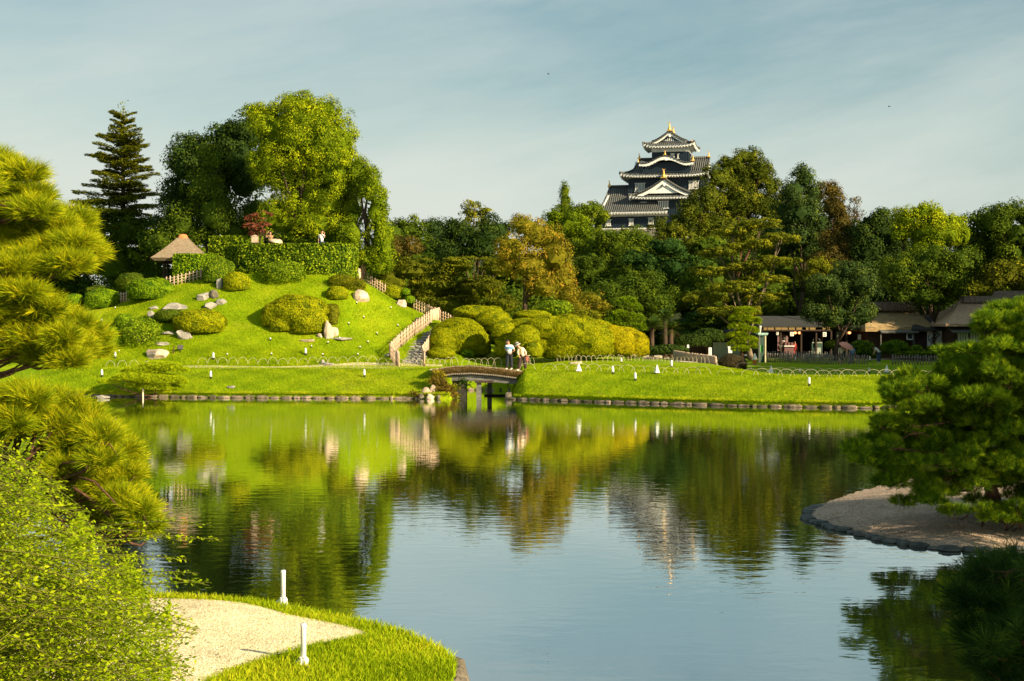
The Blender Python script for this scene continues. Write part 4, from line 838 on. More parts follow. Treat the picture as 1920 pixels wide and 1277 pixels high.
bush('small round ball bush left of the standing pale rock', [(631, 550, 21, 14)], 'leaf_azalea', 117, group=GB, leaf=0.10)
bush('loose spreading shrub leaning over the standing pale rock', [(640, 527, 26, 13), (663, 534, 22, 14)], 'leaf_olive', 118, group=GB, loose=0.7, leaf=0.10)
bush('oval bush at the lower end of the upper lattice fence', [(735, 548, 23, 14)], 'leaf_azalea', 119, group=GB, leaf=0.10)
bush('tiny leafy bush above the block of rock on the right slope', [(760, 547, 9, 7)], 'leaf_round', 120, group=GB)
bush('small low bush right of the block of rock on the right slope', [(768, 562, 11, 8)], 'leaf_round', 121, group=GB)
GA = 'clipped azalea mounds behind the bridge'
A_ = lambda label, parts, seed, mat='leaf_azalea', **k: bush(label, parts, mat, seed, group=GA, name='azalea_bush', leaf=0.085, dens=800, cat='azalea', **k)
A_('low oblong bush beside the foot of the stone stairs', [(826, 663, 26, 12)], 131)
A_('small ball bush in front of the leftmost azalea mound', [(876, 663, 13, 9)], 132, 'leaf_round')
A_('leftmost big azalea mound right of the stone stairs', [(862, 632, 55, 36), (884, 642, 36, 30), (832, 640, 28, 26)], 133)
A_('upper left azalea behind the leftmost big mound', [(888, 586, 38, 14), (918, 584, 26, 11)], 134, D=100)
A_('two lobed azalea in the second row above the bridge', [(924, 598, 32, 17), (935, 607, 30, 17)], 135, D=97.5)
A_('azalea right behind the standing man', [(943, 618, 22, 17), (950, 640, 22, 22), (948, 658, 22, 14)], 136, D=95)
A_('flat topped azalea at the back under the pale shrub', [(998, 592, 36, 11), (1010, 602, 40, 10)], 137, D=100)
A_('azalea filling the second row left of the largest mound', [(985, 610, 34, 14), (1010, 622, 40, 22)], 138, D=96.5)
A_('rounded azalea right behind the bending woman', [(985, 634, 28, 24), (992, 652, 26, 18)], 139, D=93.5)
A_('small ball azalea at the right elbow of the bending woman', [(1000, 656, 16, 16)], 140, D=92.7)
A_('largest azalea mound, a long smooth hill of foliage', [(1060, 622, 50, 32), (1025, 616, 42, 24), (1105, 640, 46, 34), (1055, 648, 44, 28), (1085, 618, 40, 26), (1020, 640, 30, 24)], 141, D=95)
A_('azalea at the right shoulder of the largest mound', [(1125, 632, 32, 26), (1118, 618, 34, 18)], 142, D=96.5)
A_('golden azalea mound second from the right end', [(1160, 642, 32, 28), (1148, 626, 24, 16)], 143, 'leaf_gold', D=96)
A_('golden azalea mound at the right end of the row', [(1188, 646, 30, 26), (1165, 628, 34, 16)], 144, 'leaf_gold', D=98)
bush('pale variegated shrub above the azaleas under the orange tree', [(1042, 580, 32, 18)], 'leaf_hedge', 145, name='leafy_shrub', cat='shrub', loose=0.8, leaf=0.14, D=103)
bush('pale loose shrub right of the variegated one, over the largest mound', [(1098, 593, 30, 13)], 'leaf_olive', 146, name='leafy_shrub', cat='shrub', loose=0.9, leaf=0.14, D=102)
bush('purple brown dome bush at the corner of the sunlit lawn', [(1374, 682, 27, 17)], 'leaf_purple', 147, name='dark_bush', D=91.5, leaf=0.08)
GS = 'bushes in front of the shop and the thatched houses'
for i, (e, lab, mt) in enumerate([((1618, 652, 24, 14), 'pine like bush right of the parasol', 'needle_green'), ((1640, 664, 14, 8), 'low dark bush at the end of the lattice fence', 'leaf_mid'), ((1680, 651, 26, 13), 'wide dome bush under the white framed lantern sign', 'needle_green'), ((1719, 655, 12, 8), 'small clipped bush left below the white door curtain', 'leaf_round'),
                        ((1753, 655, 15, 8), 'clipped bush right below the white door curtain', 'leaf_round'), ((1782, 655, 18, 8), 'clipped bush at the edge of the foreground pine', 'leaf_round'), ((1730, 662, 70, 5), 'low pale leafy hedge along the fence by the houses', 'leaf_hedge'), ((1562, 646, 14, 9), 'small bush left of the parasol', 'leaf_mid')]):
    bush(lab, [e], mt, 150 + i, group=GS, D=130, leaf=0.14, name='garden_bush', loose=0.3)
for i, (e, lab) in enumerate([((1232, 658, 30, 9), 'dark undergrowth at the foot of the sago palms'), ((1300, 640, 34, 13), 'dark clipped hedge behind the pole lamp'), ((1256, 656, 34, 10), 'dark laurel behind the sago palms'), ((1330, 630, 30, 14), 'dark shrub left of the shop counter')]):
    bush(lab, [e], 'leaf_dark', 170 + i, D=104.3 + i * .2 if i in (0, 2) else 122 + i, leaf=0.2, name='dark_shrub', loose=0.6, cat='shrub')

# ---- hedges: upright clipped walls of leaves
def hedge(label, line, hgt, thick, seed, top=None, leaf=0.17, mat='leaf_hedge', dens=210, bottom_gap=0.0):
    rng = rngf(seed); q = pline([Vector(p) for p in line], 26); ch = []; V = []; nrmls = []
    for i, p in enumerate(q):
        d = (q[min(i + 1, 26)] - q[max(i - 1, 0)]).normalized(); nrmls.append(Vector((-d.y, d.x, 0)) if True else None)
    g = [hz1(p.x, p.y) for p in q]; tp = top if top is not None else max(g) + hgt
    core = MB(); pr = []
    Vc = []
    for i, p in enumerate(q):
        n_ = nrmls[i]
        for sgn, z in ((-1, g[i] - .2 + bottom_gap), (-1, tp - .08), (1, tp - .08), (1, g[i] - .2 + bottom_gap)): Vc.append((p.x + n_.x * sgn * thick * .42, p.y + n_.y * sgn * thick * .42, z))
    Vc = np.array(Vc); Fc = []
    for i in range(26):
        for j in range(4): a = i * 4 + j; b_ = i * 4 + (j + 1) % 4; Fc.append((a, b_, b_ + 4, a + 4))
    Fc += [(0, 1, 2, 3), (104, 105, 106, 107)]
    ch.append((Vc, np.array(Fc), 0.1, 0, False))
    L_ = sum((b - a).length for a, b in zip(q, q[1:])); havg = tp - min(g)
    n = int(dens * L_ * (2 * havg + thick)); u = rng.uniform(0, 26, n); i0 = np.minimum(u.astype(int), 25); fu = u - i0
    Q = np.array([p[:] for p in q]); NN = np.array([p[:] for p in nrmls]); G = np.array(g)
    base = Q[i0] * (1 - fu)[:, None] + Q[i0 + 1] * fu[:, None]; nn = nrm(NN[i0] * (1 - fu)[:, None] + NN[i0 + 1] * fu[:, None]); gg = G[i0] * (1 - fu) + G[i0 + 1] * fu
    side = rng.uniform(0, 2 * havg + thick, n); istop = side > 2 * havg; sgn = np.where(side > havg, 1, -1)
    z = gg + bottom_gap + rng.uniform(0, 1, n) * (tp - gg - bottom_gap); lat = np.where(istop, rng.uniform(-1, 1, n), sgn) * thick * 0.5 + rng.normal(size=n) * 0.05 + 0.05 * np.sin(u * 3) * np.sin(z * 4)
    z = np.where(istop, tp + rng.normal(size=n) * .03, z); p = base + nn * lat[:, None]; p[:, 2] = z
    # rounded ends
    Nv = np.where(istop[:, None], np.array([0, 0, 1.0]), nn * sgn[:, None]); N = nrm(Nv + 0.75 * unit(n, rng))
    sz = leaf * rng.uniform(.6, 1.3, n); V, Fq = cards(p, N, sz, sz * .65, rng); ch.append((V, Fq, np.clip(0.42 + 0.12 * np.sin(u * 2.3 + z * 3) * np.sin(u * 1.1 - z * 4) + .24 * rng.normal(size=n), 0, 1)))
    for e, sg in ((0, -1), (26, 1)):
        d = (Q[min(e + 1, 26)] - Q[max(e - 1, 0)]); d = d / np.linalg.norm(d); m_ = int(dens * thick * havg * 1.2)
        pp = Q[e] + NN[e] * rng.uniform(-.5, .5, (m_, 1)) * thick; pp[:, 2] = rng.uniform(g[e] + bottom_gap, tp, m_); pp = pp + d * sg * 0.04
        V, Fq = cards(pp, nrm(d * sg + .7 * unit(m_, rng)), leaf, leaf * .65, rng); ch.append((V, Fq, np.clip(.45 + .2 * rng.normal(size=m_), 0, 1)))
    c = q[13]; return tag(mesh_np('hedge', ch, [mat], loc=(c.x, c.y, g[13])), label, 'hedge')
D0 = 104.5; s0 = D0 / F
hx = lambda px, D: (px - 960) * D / F
hedge('long clipped hedge curving across the hilltop in front of the people', [(hx(432, 106.5), 106.5, 0), (hx(460, 105.2), 105.2, 0), (hx(520, 104.3), 104.3, 0), (hx(590, 103.6), 103.6, 0), (hx(640, 103.8), 103.8, 0), (hx(657, 105.5), 105.5, 0), (hx(652, 108), 108, 0)], 0, 1.1, 201, top=P(500, 459, D0).z)
hedge('higher hedge behind the left end of the long hilltop hedge', [(hx(398, 110.5), 110.5, 0), (hx(440, 110), 110, 0), (hx(490, 110), 110, 0)], 0, 1.2, 202, top=P(440, 443, 110).z)
hedge('small square hedge in front of the thatched pavilion', [(hx(330, 105.5), 105.5, 0), (hx(366, 105.3), 105.3, 0), (hx(402, 106), 106, 0)], 0, 1.1, 203, top=P(366, 477, 105.5).z, leaf=0.14, dens=280, mat='leaf_round')
# ------------------------------------------------------------------ the castle keep
CD, CXP, CYP = 281.0, 1250.0, 432.0
cs_ = F / CD
croot = thing('castle_keep', 'black walled castle keep with stacked tiled roofs, white gables and gold finials above the trees', 'castle', (P(CXP, CYP, CD).x, CD, P(CXP, CYP, CD).z))
croot.rotation_euler = (0, 0, -math.radians(13.0))
ORG[croot.name] = Vector((0, 0, 0))                    # parts below are written in the keep's own axes, front towards -y
def cpart(mb, name, mats, parent=None, label=None):
    o = mb.build(name, mats, parent or croot)
    if parent is None: pass
    ORG[o.name] = Vector((0, 0, 0))
    if label: o['label'] = label
    return o
def wall_box(x0, x1, y0, y1, z0, z1, name='wall'):
    mb = MB(); mb.box(((x0 + x1) / 2, (y0 + y1) / 2, (z0 + z1) / 2), (x1 - x0, y1 - y0, z1 - z0))
    n = int((x1 - x0) / 0.45)
    for i in range(n + 1): x = x0 + (x1 - x0) * i / n; mb.box((x, y0 - 0.03, (z0 + z1) / 2), (0.07, 0.08, z1 - z0 - .02))
    n = max(1, int((y1 - y0) / 0.45))
    for i in range(1, n): y = y0 + (y1 - y0) * i / n; mb.box((x1 + 0.03, y, (z0 + z1) / 2), (0.08, 0.07, z1 - z0 - .02))
    mb.box(((x0 + x1) / 2, y0 - 0.05, z0 + .09), (x1 - x0 + .2, 0.12, .2)); return cpart(mb, name, ['black_board'])
def cwindow(x, z, w_, h_, y, bars=4, wall=None):
    fr_ = MB(); fr_.box((x, y, z), (w_ + .12, .10, h_ + .12)); f = cpart(fr_, 'window', ['window_dark'], wall)
    g = MB()
    for i in range(bars): g.box((x - w_ / 2 + w_ * (i + .5) / bars, y - .08, z), (w_ / bars * .52, .08, h_))
    g.box((x, y - .08, z + h_ / 2 + .05), (w_ + .16, .12, .1)); g.box((x, y - .08, z - h_ / 2 - .05), (w_ + .16, .12, .1))
    # sub-part level is reached: bars belong to the window mesh
    g.build('window_bars', ['plaster'], f) if wall is None else cjoin(f, g)
def cjoin(f, g):
    g2 = g; me = bpy.data.meshes.new('t'); me.from_pydata(g2.v, [], g2.f); bm = bmesh.new(); bm.from_mesh(f.data); n0 = len(bm.faces); bm.from_mesh(me)
    bm.faces.ensure_lookup_table()
    for q in bm.faces[n0:]: q.material_index = 1
    f.data.materials.append(MATS['plaster']); bmesh.ops.recalc_face_normals(bm, faces=bm.faces); bm.to_mesh(f.data); bm.free(); bpy.data.meshes.remove(me)
def skirt_roof(o, i, z0, z1, lift=0.5, sides='FLRB', name='roof', th=0.28):
    """hipped skirt roof from outer rect o=(x0,x1,y0,y1) at z0 up to inner rect i at z1, concave, corners turned up"""
    fb, sd_ = MB(), MB(); und = MB()
    def edge(a, b_, c, d, mb, kk):
        def fn(u, v, dz=0.0):
            p = Vector(a).lerp(Vector(b_), u); q = Vector(c).lerp(Vector(d), u); r = p.lerp(q, v)
            cc = abs(2 * u - 1) ** 5; z = z0 + (z1 - z0) * (0.62 * v + 0.38 * v * v) + lift * cc * (1 - v) ** 2
            return (r.x, r.y, z + dz)
        mb.grid(lambda u, v: fn(u, v), 24, 6)
        # white plaster verge with rafter teeth under the tile edge
        und.grid(lambda u, v: (fn(u, 0)[0], fn(u, 0)[1], fn(u, 0)[2] - 0.04 - th * v), 24, 1, smooth=False)
        def un(u, v):
            p = Vector(fn(u, 0, -th)); q = Vector(fn(u, 1, 0)); w_ = p.lerp(Vector((q.x, q.y, z0 - th - .25)), v); return tuple(w_)
        und.grid(un, 24, 1, smooth=False)
        L_ = (Vector(b_) - Vector(a)).length; n = int(L_ / 0.55)
        d_ = (Vector(b_) - Vector(a)).normalized(); nn = Vector((d_.y, -d_.x, 0))
        for k in range(n):
            u = (k + .5) / n; p = Vector(fn(u, 0)); und.box((p.x - nn.x * .12, p.y - nn.y * .12, p.z - th - .14), (0.2, 0.2, .2), rz=math.atan2(d_.y, d_.x))
        # tile butt ends
        for k in range(int(L_ / 0.62)):
            u = (k + .5) / int(L_ / 0.62); p = Vector(fn(u, 0)); mb.box((p.x + nn.x * .05, p.y + nn.y * .05, p.z), (0.3, .2, .2), rz=math.atan2(d_.y, d_.x))
    ox0, ox1, oy0, oy1 = o; ix0, ix1, iy0, iy1 = i
    if 'F' in sides: edge((ox0, oy0, 0), (ox1, oy0, 0), (ix0, iy0, 0), (ix1, iy0, 0), fb, 0)
    if 'B' in sides: edge((ox1, oy1, 0), (ox0, oy1, 0), (ix1, iy1, 0), (ix0, iy1, 0), fb, 0)
    if 'R' in sides: edge((ox1, oy0, 0), (ox1, oy1, 0), (ix1, iy0, 0), (ix1, iy1, 0), sd_, 0)
    if 'L' in sides: edge((ox0, oy1, 0), (ox0, oy0, 0), (ix0, iy1, 0), (ix0, iy0, 0), sd_, 0)
    # hip ridges
    for a, b_ in (((ox0, oy0), (ix0, iy0)), ((ox1, oy0), (ix1, iy0)), ((ox1, oy1), (ix1, iy1)), ((ox0, oy1), (ix0, iy1))):
        pts = []
        for k in range(6):
            v = k / 5; pts.append((a[0] + (b_[0] - a[0]) * v, a[1] + (b_[1] - a[1]) * v, z0 + (z1 - z0) * (0.62 * v + .38 * v * v) + lift * (1 - v) ** 2 + .12))
        fb.tube(pts, 0.17, 6)
    r = cpart(fb, name, ['tile_front']); 
    if sd_.v: cpart(sd_, name + '_slope', ['tile_side'], r)
    cpart(und, 'eave', ['plaster'], r); return r
def gable_curve(x, hw, z0, z1, k=0.42):
    """height of a concave gable at distance |x| from its middle"""
    u = min(1.0, abs(x) / hw); return z1 - (z1 - z0) * (u * (1 + k) - k * u * u * 1.0) if u < 1 else z0 - 0
def front_gable(xc, hw, z0, z1, yf, yb, name='gable_roof', k=0.38, louver=False, bw=0.55, flare=0.35):
    """gable facing the front: two tiled slopes, white bargeboards and a plaster triangle"""
    mb = MB(); n = 14
    def zc(u): return z1 - (z1 - z0) * (u * (1 + k) - k * u * u) + flare * max(0, u - .75) ** 2 * 8 * .5
    for sg in (-1, 1):
        mb.grid(lambda u, v: (xc + sg * hw * u, yf + (yb - yf) * v, zc(u)), n, 3)
        mb.grid(lambda u, v: (xc + sg * hw * u, yf - .02, zc(u) - .30 * v), n, 1)
        mb.tube([(xc + sg * hw * u / 8, yf + .3, zc(u / 8) + .12) for u in range(9)], 0.14, 6)
    mb.tube([(xc, yf - .1, z1 + .15), (xc, yb, z1 + .15)], 0.2, 6)
    for j in range(int(hw / .45)):
        for sg in (-1, 1): x = (j + .5) * .45; mb.box((xc + sg * x, yf - .03, zc(x / hw) - .02), (.24, .16, .2))
    r = cpart(mb, name, ['tile_side'])
    w_ = MB()
    for sg in (-1, 1):
        w_.grid(lambda u, v: (xc + sg * hw * .97 * u, yf + .14, zc(u) - .30 - bw * v * (1 - .35 * u)), n, 1, smooth=False)
        w_.grid(lambda u, v: (xc + sg * hw * .97 * u, yf + .14 + .3 * v, zc(u) - .30 - bw * (1 - .35 * u)), n, 1, smooth=False)
    w_.lathe((xc, yf + .05, z1 - bw - .62), [(.05, -.28), (.22, -.2), (.30, 0), (.22, .2), (.05, .28)], 8)
    cpart(w_, 'bargeboard', ['plaster'], r)
    t_ = MB(); t_.grid(lambda u, v: (xc + (2 * u - 1) * hw * .8, yf + .45, (z0 + .05) * (1 - v) + v * max(z0 + .05, zc(abs(2 * u - 1) * .8) - .35)), 16, 1, smooth=False)
    g = cpart(t_, 'gable_panel', ['plaster' if not louver else 'black_board'], r)
    if louver:
        lv = MB()
        for j in range(-5, 6):
            x = j * .36; zt = zc(abs(x) / hw) - 1.05
            if zt > z0 + .2: lv.box((xc + x, yf + .40, (z0 + .15 + zt) / 2), (.14, .08, zt - z0 - .15))
        cpart(lv, 'gable_lattice', ['plaster'], r)
    return r
def shachi(x, y, z, h_, name='gold_finial'):
    """gold fish finial: fat curved body on its head, tail up"""
    mb = MB(); mb.lathe((x, y, z), [(.30 * h_, 0), (.32 * h_, .12 * h_), (.22 * h_, .34 * h_), (.13 * h_, .6 * h_), (.06 * h_, .85 * h_), (.015, 1.05 * h_)], 8, sx=.8, sy=1.2)
    mb.prism([(x - .10 * h_, y, z + .75 * h_), (x + .22 * h_, y, z + 1.1 * h_), (x + .02, y, z + .98 * h_), (x - .2 * h_, y, z + 1.12 * h_)], (0, .06, 0))
    mb.box((x, y, z - .06), (.7 * h_, .7 * h_, .16)); return cpart(mb, name, ['gold'])
X_ = lambda px: (px - CXP) / cs_
Z_ = lambda py: (CYP - py) / cs_
# stone base, hidden by trees but there
mb = MB(); mb.box((-3.5, -1, -4.2), (21, 16, 8.0), taper=.92); cpart(mb, 'stone_base', ['rock'])
mb = MB(); mb.box((-3.6, -1.5, -.14), (19.4, 12.6, .34)); cpart(mb, 'plaster_footing', ['plaster'])
w0 = wall_box(X_(1125), X_(1322), -7.5, 5, .1, Z_(409))
for a, b_, c, d in ((1146, 1156, 415, 428), (1189, 1198, 414, 428), (1225, 1235, 413, 426)): cwindow(X_((a + b_) / 2), Z_((c + d) / 2), (b_ - a) / cs_, (d - c) / cs_ * .8, -7.6, 4, w0)
# left wing roof: long ridge to the left, wide flaring eave
mb = MB(); rl, rr = X_(1147), X_(1200); zr = Z_(352); ze = Z_(402)
def wing(u, v):
    xl = np.interp(v, [0, .12, 1], [X_(1118), X_(1136), rl]); xr = np.interp(v, [0, 1], [X_(1262), rr]); x = xl + (xr - xl) * u
    return (x, -9.3 + 6.3 * v, ze + (zr - ze) * (0.6 * v + .4 * v * v) + .45 * max(0, 1 - u * 5) ** 2 * (1 - v) ** 3)
mb.grid(wing, 26, 10); mb.grid(lambda u, v: (wing(u, v)[0], 3.3 - 6.3 * v, wing(u, v)[2]), 26, 10)
mb.tube([wing(0, k / 8) for k in range(9)], .2, 6); mb.tube([(rl - .3, -3, zr + .2), (rr, -3, zr + .2)], .24, 6)
for k in range(23): p = wing((k + .5) / 23, 0); mb.box((p[0], p[1] - .03, p[2]), (.3, .2, .2))
wr = cpart(mb, 'roof', ['tile_front'])
mb = MB(); mb.prism([(X_(1137), -9.0, ze - .1), (rl + .2, -3, zr - .4), (X_(1137), 3.0, ze - .1)], (.3, 0, 0)); cpart(mb, 'gable_panel', ['plaster'], wr)
mb = MB(); mb.grid(lambda u, v: (wing(u, 0)[0], -9.28, wing(u, 0)[2] - .05 - .3 * v), 26, 1, smooth=False)
mb.grid(lambda u, v: (wing(u, 0)[0] + (1 - u) * 1.0 * v, -9.28 + 1.75 * v, wing(u, 0)[2] - .35 - .55 * v), 26, 1, smooth=False)
for k in range(26): p = wing((k + .5) / 26, 0); mb.box((p[0], p[1] + .18, p[2] - .48), (.2, .2, .2))
cpart(mb, 'eave', ['plaster'], wr)
shachi(rl - .1, -3, zr + .3, 1.0)
# main body
w1 = wall_box(X_(1200), X_(1322), -6.2, 4.4, 2.6, Z_(380))
cwindow(X_(1214.5), Z_(390), 1.2, 1.2, -6.3, 4, w1); cwindow(X_(1251), Z_(389), 2.1, 1.3, -6.3, 6, w1)
w2 = wall_box(X_(1185), X_(1322), -5.0, 4.4, Z_(400), Z_(340))
cwindow(X_(1206.5), Z_(355), 2.0, 1.45, -5.1, 7, w2); cwindow(X_(1305.5), Z_(353), 2.0, 1.45, -5.1, 7, w2)
skirt_roof((X_(1189), X_(1324), -8.0, -4.5), (X_(1200), X_(1314), -5.1, -4.6), Z_(375), Z_(366), .45, 'FL')
front_gable(X_(1253), X_(1253) - X_(1203), Z_(369), Z_(341), -7.4, -4.9, bw=.75)
shachi(X_(1253), -7.3, Z_(340), 1.55); shachi(X_(1311), -7.6, Z_(374), .8)
# second big roof, ridge running sideways
skirt_roof((X_(1171), X_(1334), -7.0, 6.2), (X_(1191), X_(1322), -3.6, 2.8), Z_(334), Z_(322), .5, 'FLRB')
mb = MB(); rl, rr = X_(1199), X_(1329); zr = Z_(299); zb = Z_(323)
def upper(u, v): x0 = X_(1190) + (rl - X_(1190)) * v; x1 = X_(1330); return (x0 + (x1 - x0) * u, -3.9 + 3.5 * v, zb + (zr - zb) * (0.72 * v + .28 * v * v))
mb.grid(upper, 26, 6); mb.grid(lambda u, v: (upper(u, v)[0], 3.1 - 3.5 * v, upper(u, v)[2]), 26, 6)
mb.tube([(rl - .2, -.4, zr + .15), (rr + .2, -.4, zr + .15)], .24, 6); mb.tube([upper(0, k / 6) for k in range(7)], .18, 6); mb.tube([upper(1, k / 6) for k in range(7)], .18, 6)
ur = cpart(mb, 'roof', ['tile_front'])
mb = MB()
for x_, sg in ((X_(1328), 1), (X_(1194), -1)): mb.prism([(x_, -3.6, zb), (x_, -.4, zr - .3), (x_, 2.8, zb)], (.25 * sg, 0, 0))
cpart(mb, 'gable_panel', ['plaster'], ur)
shachi(rl, -.4, zr + .3, .95); shachi(rr, -.4, zr + .3, .95)
# projecting dormer with its wavy cusped gable
wd = wall_box(X_(1213), X_(1299), -6.0, -1, Z_(330), Z_(311))
def karah(x):
    u = abs(x - X_(1256)) / (X_(1256) - X_(1206)); return Z_(314) + (Z_(300) - Z_(314)) * (0.5 + .5 * math.cos(math.pi * min(1, u * 1.25))) * .92 + .25 * max(0, u - .8) * 3
mb = MB(); xa, xb = X_(1206), X_(1308)
mb.grid(lambda u, v: (xa + (xb - xa) * u, -7.2 + 5.2 * v, karah(xa + (xb - xa) * u) + .15 + 1.0 * v * (1 - (1 - abs(2 * u - 1)) ** 1.0)), 40, 4)
mb.grid(lambda u, v: (xa + (xb - xa) * u, -7.22, karah(xa + (xb - xa) * u) + .15 - .18 * v), 40, 1)
for k in range(17): x = xa + (xb - xa) * (k + .5) / 17; mb.box((x, -7.25, karah(x) + .14), (.28, .14, .2))
kr = cpart(mb, 'dormer_roof', ['tile_side'])
mb = MB(); mb.grid(lambda u, v: (xa + (xb - xa) * (.01 + .98 * u), -7.12, karah(xa + (xb - xa) * u) - .05 - (.42 + .25 * math.exp(-((u - .5) * 9) ** 2)) * v), 40, 1, smooth=False)
mb.grid(lambda u, v: (xa + (xb - xa) * (.01 + .98 * u), -7.12 + 1.1 * v, karah(xa + (xb - xa) * u) - .46), 40, 1, smooth=False)
for k in range(18): x = xa + (xb - xa) * (k + .5) / 18; mb.box((x, -6.95, karah(x) - .5), (.2, .2, .16))
mb.lathe((X_(1256), -7.2, karah(X_(1256)) - .75), [(.05, -.15), (.35, -.05), (.4, .1), (.05, .2)], 8); cpart(mb, 'eave', ['plaster'], kr)
shachi(X_(1255), -7.0, karah(X_(1256)) + .35, .75); shachi(X_(1306), -7.0, karah(X_(1306)) + .3, .95); shachi(X_(1206), -7.0, karah(X_(1206)) + .25, .5)
# top storey
wt1 = wall_box(X_(1226), X_(1293), -2.9, 3.2, Z_(312), Z_(284))
cwindow(X_(1264.5), Z_(296.5), .8, .8, -3.0, 3, wt1); cwindow(X_(1274.5), Z_(297), .35, .75, -3.0, 1, wt1)
mb = MB(); mb.box((X_(1259.5), .15, Z_(285)), (X_(1294) - X_(1225), 6.3, .7)); cpart(mb, 'plaster_band', ['plaster'])
skirt_roof((X_(1211), X_(1307), -4.9, 5.2), (X_(1229), X_(1289), -2.9, 3.2), Z_(278), Z_(269.5), .55, 'FLRB')
front_gable(X_(1259), X_(1259) - X_(1226), Z_(270), Z_(250), -3.6, 3.9, louver=True, bw=.42)
shachi(X_(1259), -3.2, Z_(249), 1.5); shachi(X_(1259), 3.4, Z_(249), 1.5)
shachi(X_(1302), -4.6, Z_(276), .7)
mb = MB(); mb.tube([(X_(1259), -3.2, Z_(240)), (X_(1259), -3.2, Z_(226))], .03, 4); cpart(mb, 'lightning_rod', ['grey_metal'])

# ------------------------------------------------------------------ thatched pavilion on the mound
pd = 108.0; s = pd / F; c = P(343, 486, pd); gz = hz1(c.x, pd)
proot = thing('garden_pavilion', 'open square pavilion with a steep thatched roof and an orange tip', 'pavilion', (c.x, pd, gz))
mb = MB(); hw = 58 * s; zt = P(0, 447, pd).z; ze = c.z
def pav(k):
    a = k * math.pi / 2 + math.radians(32); return a
R_ = Matrix.Rotation(math.radians(8), 3, 'Z')
def thatch4(mb, cx, cy, hw, ze, zt, tipw, th):
    for k in range(4):
        def fn(u, v, k=k):
            r = hw + (tipw - hw) * v; p = R_ @ (Matrix.Rotation(k * math.pi / 2, 3, 'Z') @ Vector(((2 * u - 1) * r, -r, 0)))
            return (cx + p.x, cy + p.y, ze + (zt - ze) * (0.80 * v + .20 * v * v) + 0.05 * math.sin(u * 40) * .3)
        mb.grid(fn, 10, 8)
        def un(u, v, k=k):
            r = hw - .25 * v; p = R_ @ (Matrix.Rotation(k * math.pi / 2, 3, 'Z') @ Vector(((2 * u - 1) * r, -r, 0))); return (cx + p.x, cy + p.y, ze - th * v)
        mb.grid(un, 10, 1, smooth=False)
        def un2(u, v, k=k):
            r = (hw - .25) * (1 - v); p = R_ @ (Matrix.Rotation(k * math.pi / 2, 3, 'Z') @ Vector(((2 * u - 1) * r, -r, 0))); return (cx + p.x, cy + p.y, ze - th + .3 * v)
        mb.grid(un2, 4, 1, smooth=False, m=1)
thatch4(mb, c.x, pd, hw * .93, ze, zt, .42, .22); mb.build('roof', ['thatch_grey', 'wood_dark'], proot)
mb = MB(); mb.lathe((c.x, pd, zt - .08), [(.52, 0), (.40, .12), (.30, .34), (.12, .40)], 10); mb.build('roof_cap', ['terracotta'], proot)
for sx in (-1, 1):
    for sy in (-1, 1):
        mb = MB(); p = R_ @ Vector((sx * 1.25, sy * 1.25, 0)); mb.tube([(c.x + p.x, pd + p.y, hz1(c.x + p.x, pd + p.y) - .2), (c.x + p.x, pd + p.y, ze - .05)], .09, 7); mb.build('post', ['wood_dark'], proot)
mb = MB(); mb.box((c.x, pd, ze - .28), (2.9, .14, .18), rz=math.radians(8)); mb.box((c.x, pd, ze - .28), (.14, 2.9, .18), rz=math.radians(8)); mb.build('beam', ['wood_dark'], proot)

# ------------------------------------------------------------------ thatched houses and the shop
def house_roof(mb, x0, x1, yf, yb, ze, zr, rx0, rx1, th=.4, wob=.03, mat=0):
    """thick hipped thatch: eave rectangle to a shorter ridge"""
    ym = (yf + yb) / 2
    def prof(v): return .82 * v + .18 * v * v
    def F_(u, v): return (x0 + (x1 - x0) * u + ((rx0 + (rx1 - rx0) * u) - (x0 + (x1 - x0) * u)) * v, yf + (ym - yf) * v, ze + (zr - ze) * prof(v) + wob * math.sin(u * 23) * (1 - v))
    mb.grid(F_, 20, 8, m=mat); mb.grid(lambda u, v: (F_(u, v)[0], yb + yf - F_(u, v)[1], F_(u, v)[2]), 20, 8, m=mat)
    for xa, ra in ((x0, rx0), (x1, rx1)): mb.grid(lambda u, v: (xa + (ra - xa) * v, yf + (ym - yf) * v + (yb - yf) * (1 - v) * u, ze + (zr - ze) * prof(v)), 10, 8, m=mat)
    mb.box(((x0 + x1) / 2, ym, ze - th / 2 + .0), (x1 - x0 - .02, yb - yf - .02, th - .02), m=mat)
H = 137.0; hs = H / F
def hX(px, D=H): return (px - 960) * D / F
def hZ(py, D=H): return CH - (py - HZ) * D / F
g0 = hz1(hX(1690), H)
# left thatched house
h1 = thing('thatched_house', 'low thatched house with a mossy brown roof right behind the blue green tree', 'house', (hX(1685), H, g0))
mb = MB(); house_roof(mb, hX(1608), hX(1738), H - 3, H + 5, hZ(614), hZ(580), hX(1628), hX(1722)); rf = mb.build('roof', ['thatch_moss'], h1)
mb = MB(); mb.box((hX(1676), H + 1, hZ(575)), (hX(1724) - hX(1628), 1.7, .75), taper=.78); mb.box((hX(1676), H + 1, hZ(567)), (hX(1718) - hX(1634), .3, .2))
for k in range(9): mb.box((hX(1630) + k * (hX(1722) - hX(1630)) / 8, H + 1, hZ(574)), (.16, 1.9, .74), taper=.8)
mb.build('roof_ridge', ['ridge_bark'], rf)
mb = MB(); mb.box((hX(1672), H + 1, (g0 + hZ(616)) / 2), (hX(1728) - hX(1616), 6, hZ(616) - g0)); mb.build('wall', ['wood_brown'], h1)
mb = MB(); mb.box((hX(1668), H - 3.1, hZ(620)), (hX(1702) - hX(1634), 1.4, .12), rx=.25); mb.build('awning', ['wood_grey'], h1)
mb = MB()
